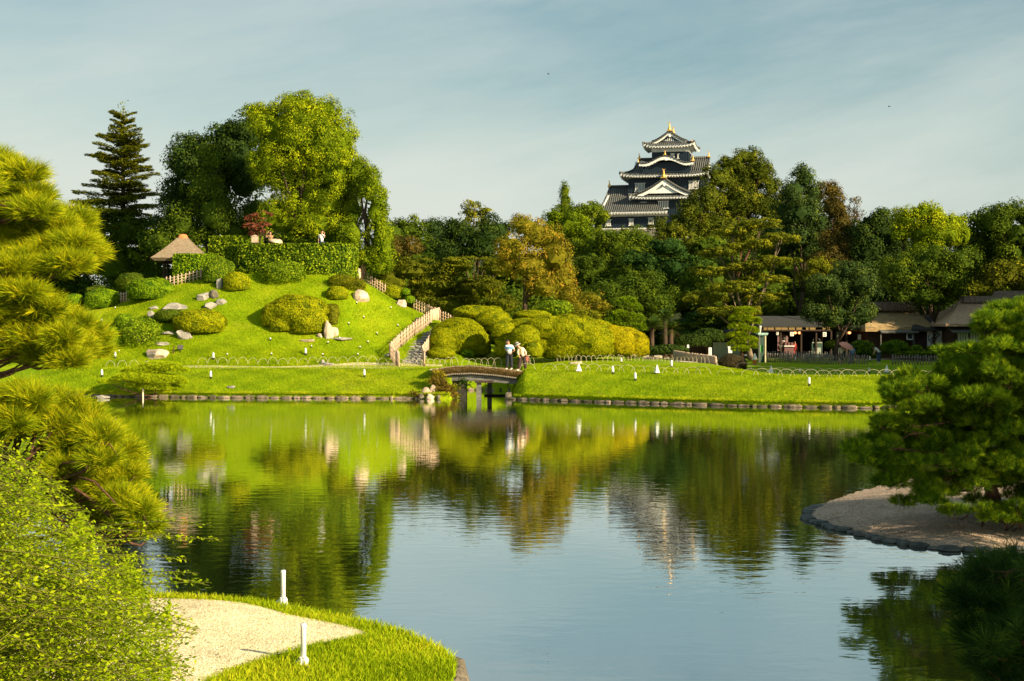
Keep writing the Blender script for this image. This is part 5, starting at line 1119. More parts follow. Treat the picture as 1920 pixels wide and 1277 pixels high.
for px in (1694, 1634): mb.box((hX(px), H - 3.5, (g0 + hZ(619)) / 2), (.1, .1, hZ(619) - g0))
mb.build('awning_posts', ['wood_grey'], h1)
lt = thing('lantern_sign', 'white framed arched lantern sign hanging on the brown house wall', 'sign', (hX(1688), H - 3.3, hZ(637)))
mb = MB()
for dx in (-.27, .27): mb.box((hX(1688) + dx, H - 3.3, hZ(630)), (.09, .1, .58))
mb.box((hX(1688), H - 3.3, hZ(635.8)), (.62, .1, .09)); mb.box((hX(1688), H - 3.3, hZ(624)), (.40, .1, .1)); mb.box((hX(1688) - .2, H - 3.3, hZ(625.2)), (.2, .1, .09)); mb.box((hX(1688) + .2, H - 3.3, hZ(625.2)), (.2, .1, .09))
mb.build('frame', ['white_paint'], lt); mb = MB(); mb.box((hX(1688), H - 3.27, hZ(630)), (.46, .05, .5)); mb.build('panel', ['black_board'], lt)
# middle tiled link with the door curtain
h2 = thing('tiled_house', 'low link building with a dark tiled roof between the two thatched houses', 'house', (hX(1733), H, g0))
mb = MB(); house_roof(mb, hX(1692), hX(1772), H - 3.6, H + 3.5, hZ(617), hZ(593), hX(1704), hX(1768), th=.16, wob=0); r2 = mb.build('roof', ['roof_slate'], h2)
mb = MB(); mb.box((hX(1736), H - .05, hZ(592.5)), (hX(1770) - hX(1702), .4, .25)); mb.build('roof_ridge', ['bamboo_dark'], r2)
mb = MB(); mb.box((hX(1732), H + .6, (g0 + hZ(618)) / 2), (hX(1768) - hX(1697), 5.6, hZ(618) - g0)); mb.build('wall', ['wood_brown'], h2)
mb = MB()
for k in range(14): mb.box((hX(1706) + k * .2, H - 2.3, (g0 + hZ(622)) / 2), (.05, .05, hZ(622) - g0))
mb.box((hX(1735), H - 2.28, hZ(619.5)), (hX(1766) - hX(1700), .1, .16)); mb.build('lattice', ['wood_dark'], h2)
nd = thing('door_curtain', 'big white door curtain printed with a circle and two slanting dark bars', 'curtain', (hX(1738.5), H - 2.5, hZ(650)))
mb = MB(); x0, x1 = hX(1724), hX(1753)
for a, b_ in ((0, .496), (.504, 1)):
    mb.grid(lambda u, v: (x0 + (x1 - x0) * (a + (b_ - a) * u), H - 2.5 + .03 * math.sin(u * 12), hZ(620) + (hZ(648) - hZ(620)) * v), 14, 4)
mb.build('cloth', ['paper'], nd)
mb = MB(); cx, cz = hX(1738), hZ(633.5); r = 12.3 * hs
for k in range(40):
    a = 2 * math.pi * k / 40; a2 = 2 * math.pi * (k + 1) / 40
    mb.prism([(cx + r * math.cos(a), H - 2.57, cz + r * math.sin(a)), (cx + r * math.cos(a2), H - 2.57, cz + r * math.sin(a2)), (cx + (r - .05) * math.cos(a2), H - 2.57, cz + (r - .05) * math.sin(a2)), (cx + (r - .05) * math.cos(a), H - 2.57, cz + (r - .05) * math.sin(a))], (0, .02, 0))
for off, ln in ((-.16, .56), (.05, .54), (.22, .42)):
    d = Vector((.74, 0, .67)); n_ = Vector((-.67, 0, .74)); q = Vector((cx, H - 2.57, cz)) + n_ * -off
    w_ = .055 if off != .22 else .012
    mb.prism([q - d * ln + n_ * w_, q + d * ln + n_ * w_, q + d * ln - n_ * w_, q - d * ln - n_ * w_], (0, .02, 0))
mb.build('crest', ['sign_print'], nd)
mb = MB(); mb.box((hX(1738), H - 2.5, hZ(654)), (.36, .05, .5)); mb.build('hem_panel', ['paper'], nd)
# right thatched house
H3 = 134.0
h3 = thing('thatched_house', 'larger thatched house with a wide grey brown hipped roof at the right edge', 'house', (hX(1840, H3), H3, g0))
mb = MB(); house_roof(mb, hX(1749, H3), hX(1990, H3), H3 - 4, H3 + 6, hZ(608, H3), hZ(562, H3), hX(1808, H3), hX(1960, H3), th=.22); r3 = mb.build('roof', ['thatch'], h3)
mb = MB(); mb.box((hX(1850, H3), H3 + 1, hZ(561, H3)), (hX(1894, H3) - hX(1806, H3), 1.7, .6), taper=.8); mb.box((hX(1905, H3), H3 + 1.2, hZ(552, H3)), (hX(1940, H3) - hX(1872, H3), 1.9, .7), taper=.8)
for k in range(12): mb.box((hX(1810, H3) + k * .5, H3 + 1, hZ(560.5, H3)), (.1, 1.8, .6), taper=.8)
mb.build('roof_ridge', ['ridge_bark'], r3)
mb = MB(); mb.box((hX(1850, H3), H3 + 1, (g0 + hZ(611, H3)) / 2), (hX(1930, H3) - hX(1768, H3), 7, hZ(611, H3) - g0)); mb.build('wall', ['wood_brown'], h3)
mb = MB(); mb.box((hX(1815, H3), H3 - 3.3, hZ(618, H3)), (hX(1870, H3) - hX(1762, H3), 1.7, .1), rx=.3); mb.build('awning', ['wood_grey'], h3)
for px in (1789, 1812):
    wn = MB(); wn.box((hX(px, H3), H3 - 2.58, hZ(633, H3)), (1.04, .08, 1.0)); wn = wn.build('paper_window', ['paper'], h3)
    mb = MB()
    for k in range(-2, 3): mb.box((hX(px, H3) + k * .25, H3 - 2.64, hZ(633, H3)), (.03, .03, 1.04))
    mb.box((hX(px, H3), H3 - 2.64, hZ(623, H3)), (1.1, .05, .05)); mb.box((hX(px, H3), H3 - 2.64, hZ(643, H3)), (1.1, .05, .05)); mb.build('frame', ['wood_dark'], wn)
mb = MB(); mb.box((hX(1770, H3), H3 - 2.56, (g0 + hZ(622, H3)) / 2), (.5, .1, hZ(622, H3) - g0)); mb.build('shutter', ['wood_brown'], h3)['label'] = 'reddish brown wooden shutter'
# the shop
SHD = 136.0
sX = lambda px: hX(px, SHD); sZ = lambda py: hZ(py, SHD); sg0 = hz1(sX(1490), SHD)
sh = thing('souvenir_shop', 'long open fronted souvenir shop with a row of lit yellow banners', 'shop', (sX(1490), SHD, sg0))
mb = MB(); house_roof(mb, sX(1418), sX(1600), SHD - 1.2, SHD + 6, sZ(611), sZ(592), sX(1424), sX(1594), th=.15, wob=0); mb.build('roof', ['roof_slate'], sh)
mb = MB(); mb.box((sX(1510), SHD + 5, (sg0 + sZ(612)) / 2), (sX(1598) - sX(1422), .2, sZ(612) - sg0)); mb.box((sX(1421), SHD + 2.2, (sg0 + sZ(612)) / 2), (.15, 5.4, sZ(612) - sg0)); mb.build('wall', ['shop_dark'], sh)
for px in (1428, 1462, 1500, 1528, 1556, 1585):
    mb = MB(); mb.box((sX(px), SHD - .6, (sg0 + sZ(612)) / 2), (.14, .14, sZ(612) - sg0)); mb.build('post', ['wood_dark'], sh)
rng = rngf(321)
for a, b_ in ((1429, 1435), (1436.5, 1448), (1451, 1461), (1462, 1473.5), (1476, 1487), (1490, 1500), (1508, 1512), (1515, 1525), (1539, 1544), (1547, 1552)):
    mb = MB(); mb.box((sX((a + b_) / 2), SHD - .9, sZ(614.8)), (sX(b_) - sX(a), .06, .34)); bn = mb.build('lit_banner', ['banner_glow'], sh)
    mb = MB(); n = max(1, int((b_ - a) / 2.6))
    for k in range(n):
        x = sX(a + (b_ - a) * (k + .5) / n); mb.box((x, SHD - .94, sZ(614.5)), (.03, .02, .16)); mb.box((x, SHD - .94, sZ(613.6 + rng.uniform(0, 1))), (.1, .02, .03)); mb.box((x + .02, SHD - .94, sZ(615.4)), (.09, .02, .03))
    mb.build('lettering', ['brown_print'], bn)
mb = MB(); mb.box((sX(1490), SHD - .85, sZ(619.5)), (sX(1556) - sX(1426), .1, .14)); mb.build('beam', ['wood_dark'], sh)
def stall_item(name, label, cat, px, py, build):
    b = Vector((sX(px), SHD - .2, sg0)); r = thing(name, label, cat, b); build(r, b); return r
def _frame_stand(r, b):
    mb = MB(); mb.box((b.x, b.y, sg0 + .55), (.9, .5, 1.1)); mb.build('counter', ['rose'], r); mb = MB(); mb.box((b.x, b.y - .1, sg0 + 1.15), (1.0, .6, .08)); mb.build('top', ['paper'], r)
    mb = MB()
    for k in range(3): mb.box((b.x - .3 + .3 * k, b.y - .1, sg0 + 1.35), (.2, .3, .3))
    mb.build('boxes', ['rose'], r)
stall_item('goods_counter', 'rose coloured goods counter with boxes inside the shop', 'counter', 1478, 650, _frame_stand)
def _drape(r, b):
    mb = MB(); mb.grid(lambda u, v: (b.x - .5 + u, b.y + .05 * math.sin(u * 14), sg0 + .7 + 1.5 * v), 12, 3); mb.box((b.x, b.y, sg0 + 2.2), (1.05, .08, .08)); mb.build('cloth', ['rose'], r)
    mb = MB(); mb.lathe((b.x, b.y - .12, sg0 + 1.6), [(.18, 0), (.2, .03), (.1, .06)], 12); mb.box((b.x - .2, b.y - .1, sg0 + 1.1), (.2, .04, .3)); mb.box((b.x + .2, b.y - .1, sg0 + 1.9), (.22, .04, .2)); mb.build('print', ['paper'], r)
stall_item('hanging_cloth', 'rose and white printed cloth hanging in the shop front', 'cloth', 1467, 640, _drape)
def _vend(r, b):
    mb = MB(); mb.box((b.x, b.y, sg0 + .75), (1.0, .6, 1.5)); mb.build('case', ['teal_cloth'], r); mb = MB(); mb.box((b.x, b.y - .33, sg0 + 1.48), (.95, .05, .12)); mb.box((b.x, b.y - .33, sg0 + .7), (.7, .03, .6)); mb.build('panel', ['plaster_green'], r)
    mb = MB(); mb.tube([(b.x - .35, b.y, sg0 + 1.5), (b.x - .3, b.y, sg0 + 1.8), (b.x, b.y, sg0 + 1.95), (b.x + .3, b.y, sg0 + 1.8), (b.x + .35, b.y, sg0 + 1.5)], .03, 5); mb.build('hood', ['wood_grey'], r)
stall_item('display_case', 'greenish glass display case with a round hood in the shop front', 'display case', 1530, 640, _vend)
def _sign(px, py, w_, h_, name, label, pm='paper', pr='rose'):
    r = thing(name, label, 'sign', (sX(px), SHD - .7, sZ(py))); mb = MB(); mb.box((sX(px), SHD - .75, sZ(py)), (w_, .05, h_)); mb.build('board', [pm], r)
    mb = MB()
    for k in range(3): mb.box((sX(px), SHD - .79, sZ(py) + h_ * (.25 - .25 * k)), (w_ * .6, .02, h_ * .1))
    mb.build('lettering', ['sign_print'], r)
_sign(1455, 624.5, .22, .36, 'hanging_sign', 'small white notice hanging under the shop banners')
_sign(1482, 626, .34, .42, 'hanging_sign', 'square notice with a dark ring beside the hanging cloth')
_sign(1543, 627, .34, .42, 'hanging_sign', 'square notice at the right end of the shop front')
for i, (px, lab) in enumerate(((1493, 'red paper lantern glowing in the middle of the shop'), (1501, 'small red lantern right of the glowing one'), (1595, 'bright red lamp glowing behind the parasol'))):
    r = thing('paper_lantern', lab, 'lantern', (sX(px), SHD + .5, sZ(625))); mb = MB(); mb.lathe((sX(px), SHD + .5, sZ(626.5)), [(.06, 0), (.15, .07), (.15, .17), (.06, .24)], 10); mb.build('shade', ['lamp_glow'], r)
    mb = MB(); mb.tube([(sX(px), SHD + .5, sZ(622)), (sX(px), SHD + .5, sZ(612))], .012, 4); mb.build('cord', ['black_metal'], r)
# dark eating house right of the shop, left of the mossy thatch
eh = thing('tea_house', 'dark open tea house between the shop and the mossy thatched house', 'house', (sX(1598), SHD + 1, sg0))
mb = MB(); house_roof(mb, sX(1560), sX(1640), SHD - .4, SHD + 6, sZ(616), sZ(602), sX(1566), sX(1634), th=.15, wob=0); mb.build('roof', ['roof_slate'], eh)
mb = MB(); mb.box((sX(1600), SHD + 5, (sg0 + sZ(617)) / 2), (sX(1638) - sX(1562), .2, sZ(617) - sg0)); mb.build('wall', ['shop_dark'], eh)
for px in (1568, 1587, 1610, 1632): mb = MB(); mb.box((sX(px), SHD + .2, (sg0 + sZ(617)) / 2), (.14, .14, sZ(617) - sg0)); mb.build('post', ['wood_dark'], eh)
mb = MB(); mb.box((sX(1572), SHD + .1, sZ(630)), (.3, .05, .8)); mb.build('notice', ['plaster_green'], eh)
mb = MB(); mb.box((sX(1612), SHD + .1, sZ(632)), (.3, .05, .5)); mb.build('notice', ['paper'], eh)
# small kiosk on the left of the shop with the pale counter
kd = 133.0; kX = lambda px: hX(px, kd); kZ = lambda py: hZ(py, kd); kg = hz1(kX(1355), kd)
kk = thing('food_kiosk', 'small dark kiosk with a pale green counter left of the shop', 'kiosk', (kX(1355), kd, kg))
mb = MB(); mb.box((kX(1362), kd, (kg + kZ(642)) / 2), (kX(1388) - kX(1337), .3, kZ(642) - kg)); mb.build('counter', ['plaster_green'], kk)
mb = MB(); mb.box((kX(1362), kd + 2.4, (kg + kZ(622)) / 2), (kX(1392) - kX(1334), .2, kZ(622) - kg)); mb.box((kX(1334), kd + 1.2, (kg + kZ(622)) / 2), (.12, 2.6, kZ(622) - kg)); mb.build('wall', ['shop_dark'], kk)
mb = MB(); house_roof(mb, kX(1328), kX(1396), kd - .5, kd + 3, kZ(624), kZ(616), kX(1334), kX(1390), th=.12, wob=0); mb.build('roof', ['roof_slate'], kk)
mb = MB()
for k in range(8): mb.box((kX(1345 + 3.2 * k), kd + .1, kZ(625.5)), (.05, .04, .1))
mb.build('lettering', ['rose'], kk)
mb = MB()
for px, z_ in ((1346, 640), (1352, 639), (1358, 640), (1364, 638)): mb.box((kX(px), kd + .6, kZ(z_ - 2)), (.2, .2, .4))
mb.build('menu_board', ['rose'], kk)
# ticket booth
bD = 118.0; bX = lambda px: hX(px, bD); bZ = lambda py: hZ(py, bD); bg_ = hz1(bX(1427), bD)
bt = thing('ticket_booth', 'narrow open booth with a pale green roof beside the ice cream sign', 'booth', (bX(1427), bD, bg_))
mb = MB(); mb.box((bX(1429), bD + .1, bZ(625.5)), (bX(1439) - bX(1420), 1.1, .12)); mb.box((bX(1429), bD - .4, bZ(627.3)), (bX(1438) - bX(1421), .06, .1)); mb.build('roof', ['mint_roof'], bt)
for px in (1423, 1434): mb = MB(); mb.box((bX(px), bD - .3, (bg_ + bZ(627)) / 2), (.1, .1, bZ(627) - bg_)); mb.build('post', ['bamboo_pale' if px == 1434 else 'wood_grey'], bt)
mb = MB(); mb.box((bX(1428.5), bD + .3, (bg_ + bZ(627)) / 2), (.5, .1, bZ(627) - bg_)); mb.build('back_panel', ['teal_cloth'], bt)
mb = MB(); mb.box((bX(1427), bD - .1, bZ(654)), (.30, .06, .62), rz=.1); mb.build('poster', ['sign_green'], bt)
r = thing('vertical_sign', 'narrow white vertical sign leaning above the booth roof', 'sign', (bX(1426), bD + .2, bZ(617))); mb = MB(); mb.prism([(bX(1424), bD + .2, bZ(624.5)), (bX(1427), bD + .2, bZ(624.5)), (bX(1429), bD + .2, bZ(611)), (bX(1425.5), bD + .2, bZ(611))], (0, .05, 0)); mb.build('board', ['paper'], r)
mb = MB()
for k in range(5): mb.box((bX(1425.7 + .3 * k), bD + .17, bZ(622.5 - 2.3 * k)), (.06, .02, .05))
mb.build('lettering', ['sign_print'], r)
# tall white signpost, pole lamp, white box lamp
sp_ = thing('signpost', 'tall narrow white post sign with vertical writing left of the kiosk', 'sign', drop(hX(1331.5, 112), 112)); b = ORG[sp_.name]
mb = MB(); mb.box((b.x, b.y, b.z + .65), (.24, .12, 1.3)); mb.build('board', ['white_paint'], sp_)
mb = MB()
for k in range(7): mb.box((b.x, b.y - .07, b.z + .25 + .14 * k), (.09, .02, .02)); mb.box((b.x + .01, b.y - .07, b.z + .29 + .14 * k), (.02, .02, .07))
mb.build('lettering', ['sign_print'], sp_)
ml = thing('mailbox_lamp', 'white box lamp on a dark post in front of the kiosk counter', 'lamp', drop(hX(1369, 114), 114)); b = ORG[ml.name]
mb = MB(); mb.box((b.x, b.y, b.z + .45), (.14, .14, .9)); mb.build('post', ['wood_dark'], ml); mb = MB(); mb.box((b.x, b.y, b.z + 1.12), (.30, .22, .42)); mb.build('box', ['white_paint'], ml)
mb = MB(); mb.box((b.x - .09, b.y - .02, b.z + 1.36), (.20, .2, .10), rx=.3); mb.build('cap', ['white_paint'], ml)
pl = thing('pole_lamp', 'small white lamp head on a thin dark pole behind the picket fence', 'lamp', drop(hX(1290, 112), 112)); b = ORG[pl.name]
mb = MB(); mb.tube([b, b + Vector((0, 0, 1.0))], .03, 6); mb.build('pole', ['teal_cloth'], pl); mb = MB(); mb.box((b.x, b.y, b.z + 1.12), (.17, .15, .26), taper=.8); mb.build('lamp_head', ['white_paint'], pl)
# ice cream sign: a giant soft cone
ic = thing('ice_cream_sign', 'giant soft ice cream cone standing as a sign beside the booth', 'sign', drop(hX(1415, 112), 112)); b = ORG[ic.name]
mb = MB(); mb.lathe(b, [(.13, 0), (.15, .05), (.17, .30), (.19, .36), (.17, .38)], 14); mb.build('cone', ['cone_orange'], ic)
mb = MB(); mb.lathe(b + Vector((0, 0, .36)), [(.16, 0), (.20, .06), (.18, .14), (.155, .17), (.17, .22), (.14, .30), (.11, .33), (.12, .37), (.07, .46), (.02, .54)], 16); mb.build('soft_ice', ['white_paint'], ic)
# stone lantern like post and dim shed behind the sago palms
ss = thing('storage_shed', 'dim little shed with a white pipe behind the sago palms', 'shed', drop(hX(1290, 134), 134)); b = ORG[ss.name]
mb = MB(); mb.box((b.x, b.y + 1, b.z + 1.1), (4.2, 2.5, 2.2)); mb.build('wall', ['wood_dark'], ss); mb = MB(); mb.box((b.x, b.y + .8, b.z + 2.35), (5.0, 3.6, .16)); mb.build('roof', ['roof_slate'], ss)
mb = MB(); mb.tube([(b.x - .45, b.y - .6, b.z + .9), (b.x - .4, b.y - .6, b.z + 2.2)], .07, 6); mb.build('pipe', ['white_paint'], ss)
# ------------------------------------------------------------------ earth covered bridge
bD0 = 84.0; bX0, bX1 = (828 - 960) * bD0 / F, (968 - 960) * bD0 / F
br = thing('earth_bridge', 'low arched earth covered footbridge on dark piers', 'bridge', ((bX0 + bX1) / 2, bD0 + 1, 0))
BY0, BY1 = bD0 - 0.2, bD0 + 2.2
def deck(x):
    u = (x - bX0) / (bX1 - bX0); return np.interp(u, [-.6, -.25, 0, .15, .4, .7, 1.0, 1.25, 1.6], [1.5, 1.6, 1.70, 1.80, 1.84, 1.74, 1.57, 1.47, 1.38])
rng = rngf(400)
mb = MB(); xa, xb = bX0 - .7, bX1 + 1.2
def dk(u, v): x = xa + (xb - xa) * u; return (x, BY0 + (BY1 - BY0) * v, deck(x) - .04 * abs(2 * v - 1) ** 3)
mb.grid(dk, 40, 8)
mb.build('walkway', ['sand'], br)
mb = MB()
def edge_f(u, v):
    x = bX0 - .55 + (bX1 - bX0 + 1.1) * u; t_ = v * math.pi; k = min(1, 6 * u, 6 * (1 - u)); return (x, BY0 - .02 - .10 * k * math.sin(t_) - .02 * math.sin(x * 11) * math.sin(t_), deck(x) + .01 - (.22 + .13 * k) * v + .012 * math.sin(x * 9) - .02 * (1 - k))
mb.grid(edge_f, 60, 6); mb.grid(lambda u, v: (edge_f(u, v)[0], BY1 + BY0 - edge_f(u, v)[1], edge_f(u, v)[2]), 60, 6)
ed = mb.build('earth_edge', ['moss_edge'], br)
n = 7000; x = rng.uniform(bX0 - .5, bX1 + .5, n); vv = rng.uniform(0, 1, n); Pt = np.array([[a, BY0 - .05 - .1 * math.sin(b_ * math.pi), deck(a) + .03 - .36 * b_] for a, b_ in zip(x, vv)])
side = nrm(rng.normal(size=(n, 3))); d = nrm(rng.normal(size=(n, 3)) * .7 + np.array([0, -.9, .3])); hh = rng.uniform(.03, .10, (n, 1))
V = np.stack([Pt - side * .012, Pt + side * .012, Pt + d * hh], 1).reshape(-1, 3); tuft = mesh_np('dry_turf', [(V, np.arange(n * 3).reshape(n, 3), np.clip(rng.uniform(0.2, 1, n), 0, 1))], ['leaf_brown'], ed); tuft['kind'] = 'stuff'
logs = MB()
for k in range(40):
    x = bX0 + .05 + (bX1 - bX0 - .1) * k / 39; logs.tube([(x, BY0 - .22, deck(x) - .42), (x, BY1 + .10, deck(x) - .42)], .058, 8)
logs.build('log_row', ['log_end'], br)
for yy in (BY0 + .15, BY1 - .15):
    mb = MB(); n = 24; V = []
    for i in range(n + 1):
        x = bX0 - .2 + (bX1 - bX0 + .4) * i / n
        for dy, dz in ((-.11, -.52), (.11, -.52), (.11, -.88 + .10 * abs(2 * i / n - 1)), (-.11, -.88 + .10 * abs(2 * i / n - 1))): V.append((x, yy + dy, deck(x) + dz))
    Fs = [(i * 4 + j, i * 4 + (j + 1) % 4, i * 4 + 4 + (j + 1) % 4, i * 4 + 4 + j) for i in range(n) for j in range(4)] + [(0, 1, 2, 3), (n * 4, n * 4 + 3, n * 4 + 2, n * 4 + 1)]
    mb.add(V, Fs); mb.build('beam', ['wood_grey'], br)
for px, yy in ((898, BY0 + .2), (918, BY1 - .3)):
    x = (px - 960) * yy / F
    mb = MB(); mb.box((x, yy, .2), (.28, .26, 2.0)); mb.build('pier', ['wood_grey'], br)
mb = MB(); mb.box(((908 - 960) * bD0 / F, bD0 + 1, .93), (1.1, 2.6, .14)); mb.build('cross_beam', ['wood_dark'], br)
mb = MB(); mb.box((bX1 - 1.25, BY1 - .3, .04), (1.35, .3, .10)); mb.build('sill_beam', ['wood_dark'], br)
# left abutment: big rough stones, shade under the deck put into the block's dark colour
ab = thing('bridge_abutment', 'dark stone abutment under the left end of the footbridge', 'abutment', (bX0 + .8, bD0 + 1, 0))
mb = MB(); mb.box((bX0 + .50, bD0 + 1.0, .30), (1.9, 2.0, 1.44)); mb.build('block', ['shaded_stone'], ab)
ch = [rock_chunk((CHX0 - .2, 85.5 + i * 1.0, .25 + .2 * (i % 2)), (.4, .6, .6), rng, sub=2) for i in range(9)]
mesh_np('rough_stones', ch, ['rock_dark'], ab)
for i, (px, py, r, lab, z_) in enumerate(((801, 735, .34, 'largest pale boulder beside the bridge foot', .45), (812, 728, .24, 'pale boulder on top of the largest one at the bridge foot', .85), (811, 738, .2, 'small pale stone wedged right of the largest boulder', .4), (806, 746, .28, 'pale round boulder at the waterline by the bridge', .1), (790, 743, .2, 'small boulder left of the waterline boulder', .15), (822, 745, .18, 'dark wet stone at the waterline under the bridge plants', .08))):
    D = 81.9 if z_ < .3 else 82.2; x = (px - 960) * D / F
    tag(mesh_np('boulder', [rock_chunk((x, D, CH - (py - HZ) * D / F), (r, r * .8, r * .85), rng, i)], ['rock_warm' if i < 4 else 'rock_dark'], loc=(x, D, z_)), lab, 'boulder', 'boulders at the bridge foot')
x = (954 - 960) * 82.0 / F; tag(mesh_np('boulder', [rock_chunk((x, 82.1, .14), (.28, .25, .3), rng)], ['rock_dark'], loc=(x, 82.1, .1)), 'dark stone at the waterline under the right end of the bridge', 'boulder', 'boulders at the bridge foot')
# reeds and brown plants beside the left end
def grass_plant(name, label, pts, rng, mat, hgt, n, wd=.02, lean=.6, D=None):
    Pt = []
    for px, py in pts: Pt.append(P(px, py, D) if D else hit(px, py))
    Pt = np.array([p[:] for p in Pt])[rng.integers(0, len(Pt), n)] + rng.normal(size=(n, 3)) * np.array([.14, .14, .03])
    d = nrm(rng.normal(size=(n, 3)) * lean + np.array([0, -.15, 1])); side = nrm(np.cross(d, unit(n, rng))) * wd; h_ = hgt * rng.uniform(.5, 1.2, (n, 1))
    dr = np.array([0, 0, -1.0]) * h_ * .22
    V = np.stack([Pt - side, Pt + side, Pt + d * h_ * .6 + side, Pt + d * h_ + dr], 1).reshape(-1, 3)
    c = Pt.mean(0); return tag(mesh_np(name, [(V, np.arange(n * 4).reshape(n, 4), np.clip(.5 + .25 * rng.normal(size=n), 0, 1))], [mat], loc=tuple(c)), label, 'plant')
grass_plant('waterside_plant', 'tuft of brown green leaves hanging beside the left end of the bridge', [(822, 722), (828, 732), (832, 738), (818, 715), (838, 742), (842, 736), (836, 728), (830, 720), (846, 743)], rng, 'leaf_brown', .45, 900, D=82.4)
grass_plant('waterside_plant', 'dark bronze plant growing on the stones under the bridge end', [(838, 742), (846, 740), (852, 744), (842, 730), (850, 728)], rng, 'leaf_olive', .4, 500, D=82.9)
grass_plant('waterside_plant', 'spiky green plant jutting from the dark abutment under the bridge', [(868, 716), (872, 720)], rng, 'leaf_dark', .5, 60, D=83.7, lean=.9)
grass_plant('waterside_plant', 'dry brownish tuft spilling over the bank left of the bridge', [(820, 700), (826, 705), (815, 710), (812, 717)], rng, 'leaf_orange', .3, 500, D=82.7)
grass_plant('waterside_plant', 'small brown plant at the kerb just left of the boulders', [(775, 738), (781, 741), (787, 744)], rng, 'leaf_brown', .3, 160, D=82.1)

# ------------------------------------------------------------------ stone stairs and bamboo fences
def lattice_fence(name, label, pts, hgt=.85, pitch=.22, group=None, mat='bamboo', thick=True, rails=(.25, .55, .8), rp=.03):
    """upright bamboo stakes tied to rails, following ground points"""
    pts = [Vector(p) for p in pts]; L_ = sum((b - a).length for a, b in zip(pts, pts[1:])); n = max(3, min(96, int(L_ / pitch))); q = pline(pts, n)
    root = thing(name, label, 'fence', q[0], group)
    src = None
    for i, p in enumerate(q):
        if src is None:
            mb = MB(); mb.tube([p - Vector((0, 0, .15)), p + Vector((0, 0, hgt))], rp * 1.45, 5); src = mb.build('stake', [mat], root)
        else:
            c = src.copy(); COL.objects.link(c); c.parent = root; c.location = Vector(p) - q[0]; c.scale = (1, 1, 1 + .04 * math.sin(i * 2.3)); c.rotation_euler = (0.02 * math.sin(i * 1.7), .03 * math.sin(i * 3.1), 0)
    for r_ in rails:
        mb = MB(); mb.tube([p + Vector((0, -rp * 1.4, hgt * r_)) for p in q], rp * .65, 5); mb.build('rail', [mat], root)
    if thick:
        for i in range(0, len(q), 9):
            mb = MB(); p = q[i]; mb.tube([p - Vector((0, 0, .2)), p + Vector((0, rp * 2, hgt * 1.06))], rp * 1.9, 7); mb.build('post', ['wood_brown' if mat != 'bamboo_dark' else 'wood_grey'], root)
    return root
# stairs: bottom and top from the photo, treads between
sb, st = hit(772, 684), hit(842, 604)
def stair_c(u):   # curve of the stair axis
    px = np.interp(u, [0, .25, .5, .75, 1], [772, 777, 793, 814, 838]); py = np.interp(u, [0, .25, .5, .75, 1], [682, 662, 640, 619, 603]); return hit(px, py)
root = thing('stone_stairs', 'rough stone stairs climbing the mound between bamboo fences', 'stairs', stair_c(0)); rng = rngf(410)
for k in range(20):
    u = k / 19; p = stair_c(u); wv = .95 - .3 * u
    c = rock_chunk((p.x, p.y, p.z + .02), (wv, .30, .13), rng, rng.normal() * .08, sub=3, rough=.1, sharp=.9); mesh_np('stair_step', [c], ['step_stone'], root)
fl = [hit(px, py) for px, py in ((731, 672), (748, 654), (768, 637), (790, 621), (808, 607), (824, 597))]
lattice_fence('bamboo_fence', 'bamboo fence climbing the left side of the stone stairs', fl, hgt=1.0, pitch=.27)
lattice_fence('bamboo_fence', 'short bamboo fence turning the corner at the foot of the stairs', [hit(731, 672), hit(741, 684), hit(748, 689)], hgt=1.0, pitch=.27)
lattice_fence('bamboo_fence', 'short bamboo fence on the right side of the stair foot', [hit(796, 688), hit(792, 674), hit(803, 660), hit(806, 650)], hgt=.95, pitch=.27)
lattice_fence('bamboo_fence', 'bamboo fence along the top right slope, starting at the end of the long hedge', [hit(px, py) for px, py in ((664, 519), (680, 526), (700, 534), (716, 541), (722, 545))], hgt=.8, pitch=.24)
lattice_fence('bamboo_fence', 'bamboo fence running down the right ridge to the head of the stairs', [hit(px, py) for px, py in ((776, 572), (800, 579), (826, 588), (848, 594), (860, 604))], hgt=.85, pitch=.22)
lattice_fence('bamboo_fence', 'bamboo lattice fence below the thatched pavilion', [hit(px, py) for px, py in ((312, 537), (330, 533), (350, 526), (372, 521), (384, 517))], hgt=.75, pitch=.26, rp=.034, rails=(.3, .55, .8))
lattice_fence('bamboo_fence', 'tiny piece of lattice fence left of the big round bush', [hit(222, 567), hit(242, 565)], hgt=.75, pitch=.26, rp=.034, rails=(.3, .55, .8))
lattice_fence('picket_fence', 'low sunlit picket fence of pale stakes beside the sandy path', [Vector((hX(px, d), d, hz1(hX(px, d), d))) for px, d in ((1264, 103), (1290, 99.5), (1316, 98), (1342, 95.5))], hgt=.62, pitch=.13, mat='stake', thick=False, rails=(.8,), rp=.05)
lattice_fence('picket_fence', 'low picket fence at the back of the sandy path bend', [Vector((hX(px, d), d, hz1(hX(px, d), d))) for px, d in ((1266, 106), (1290, 107), (1300, 108))], hgt=.5, pitch=.16, mat='stake', thick=False, rails=(.8,), rp=.05)
lattice_fence('bamboo_fence', 'shaded lattice fence along the back of the shop lawn', [Vector((hX(px, 126), 126, hz1(hX(px, 126), 126))) for px in (1434, 1490, 1540, 1600)], hgt=.85, pitch=.23, mat='bamboo_dark', rails=(.35, .75), rp=.035)
lattice_fence('bamboo_fence', 'nearer lattice fence slanting across the shop lawn towards the track', [Vector((hX(px, d), d, hz1(hX(px, d), d))) for px, d in ((1440, 118), (1500, 116), (1560, 113), (1626, 111))], hgt=.75, pitch=.22, mat='bamboo_dark', rails=(.35, .75), rp=.035)
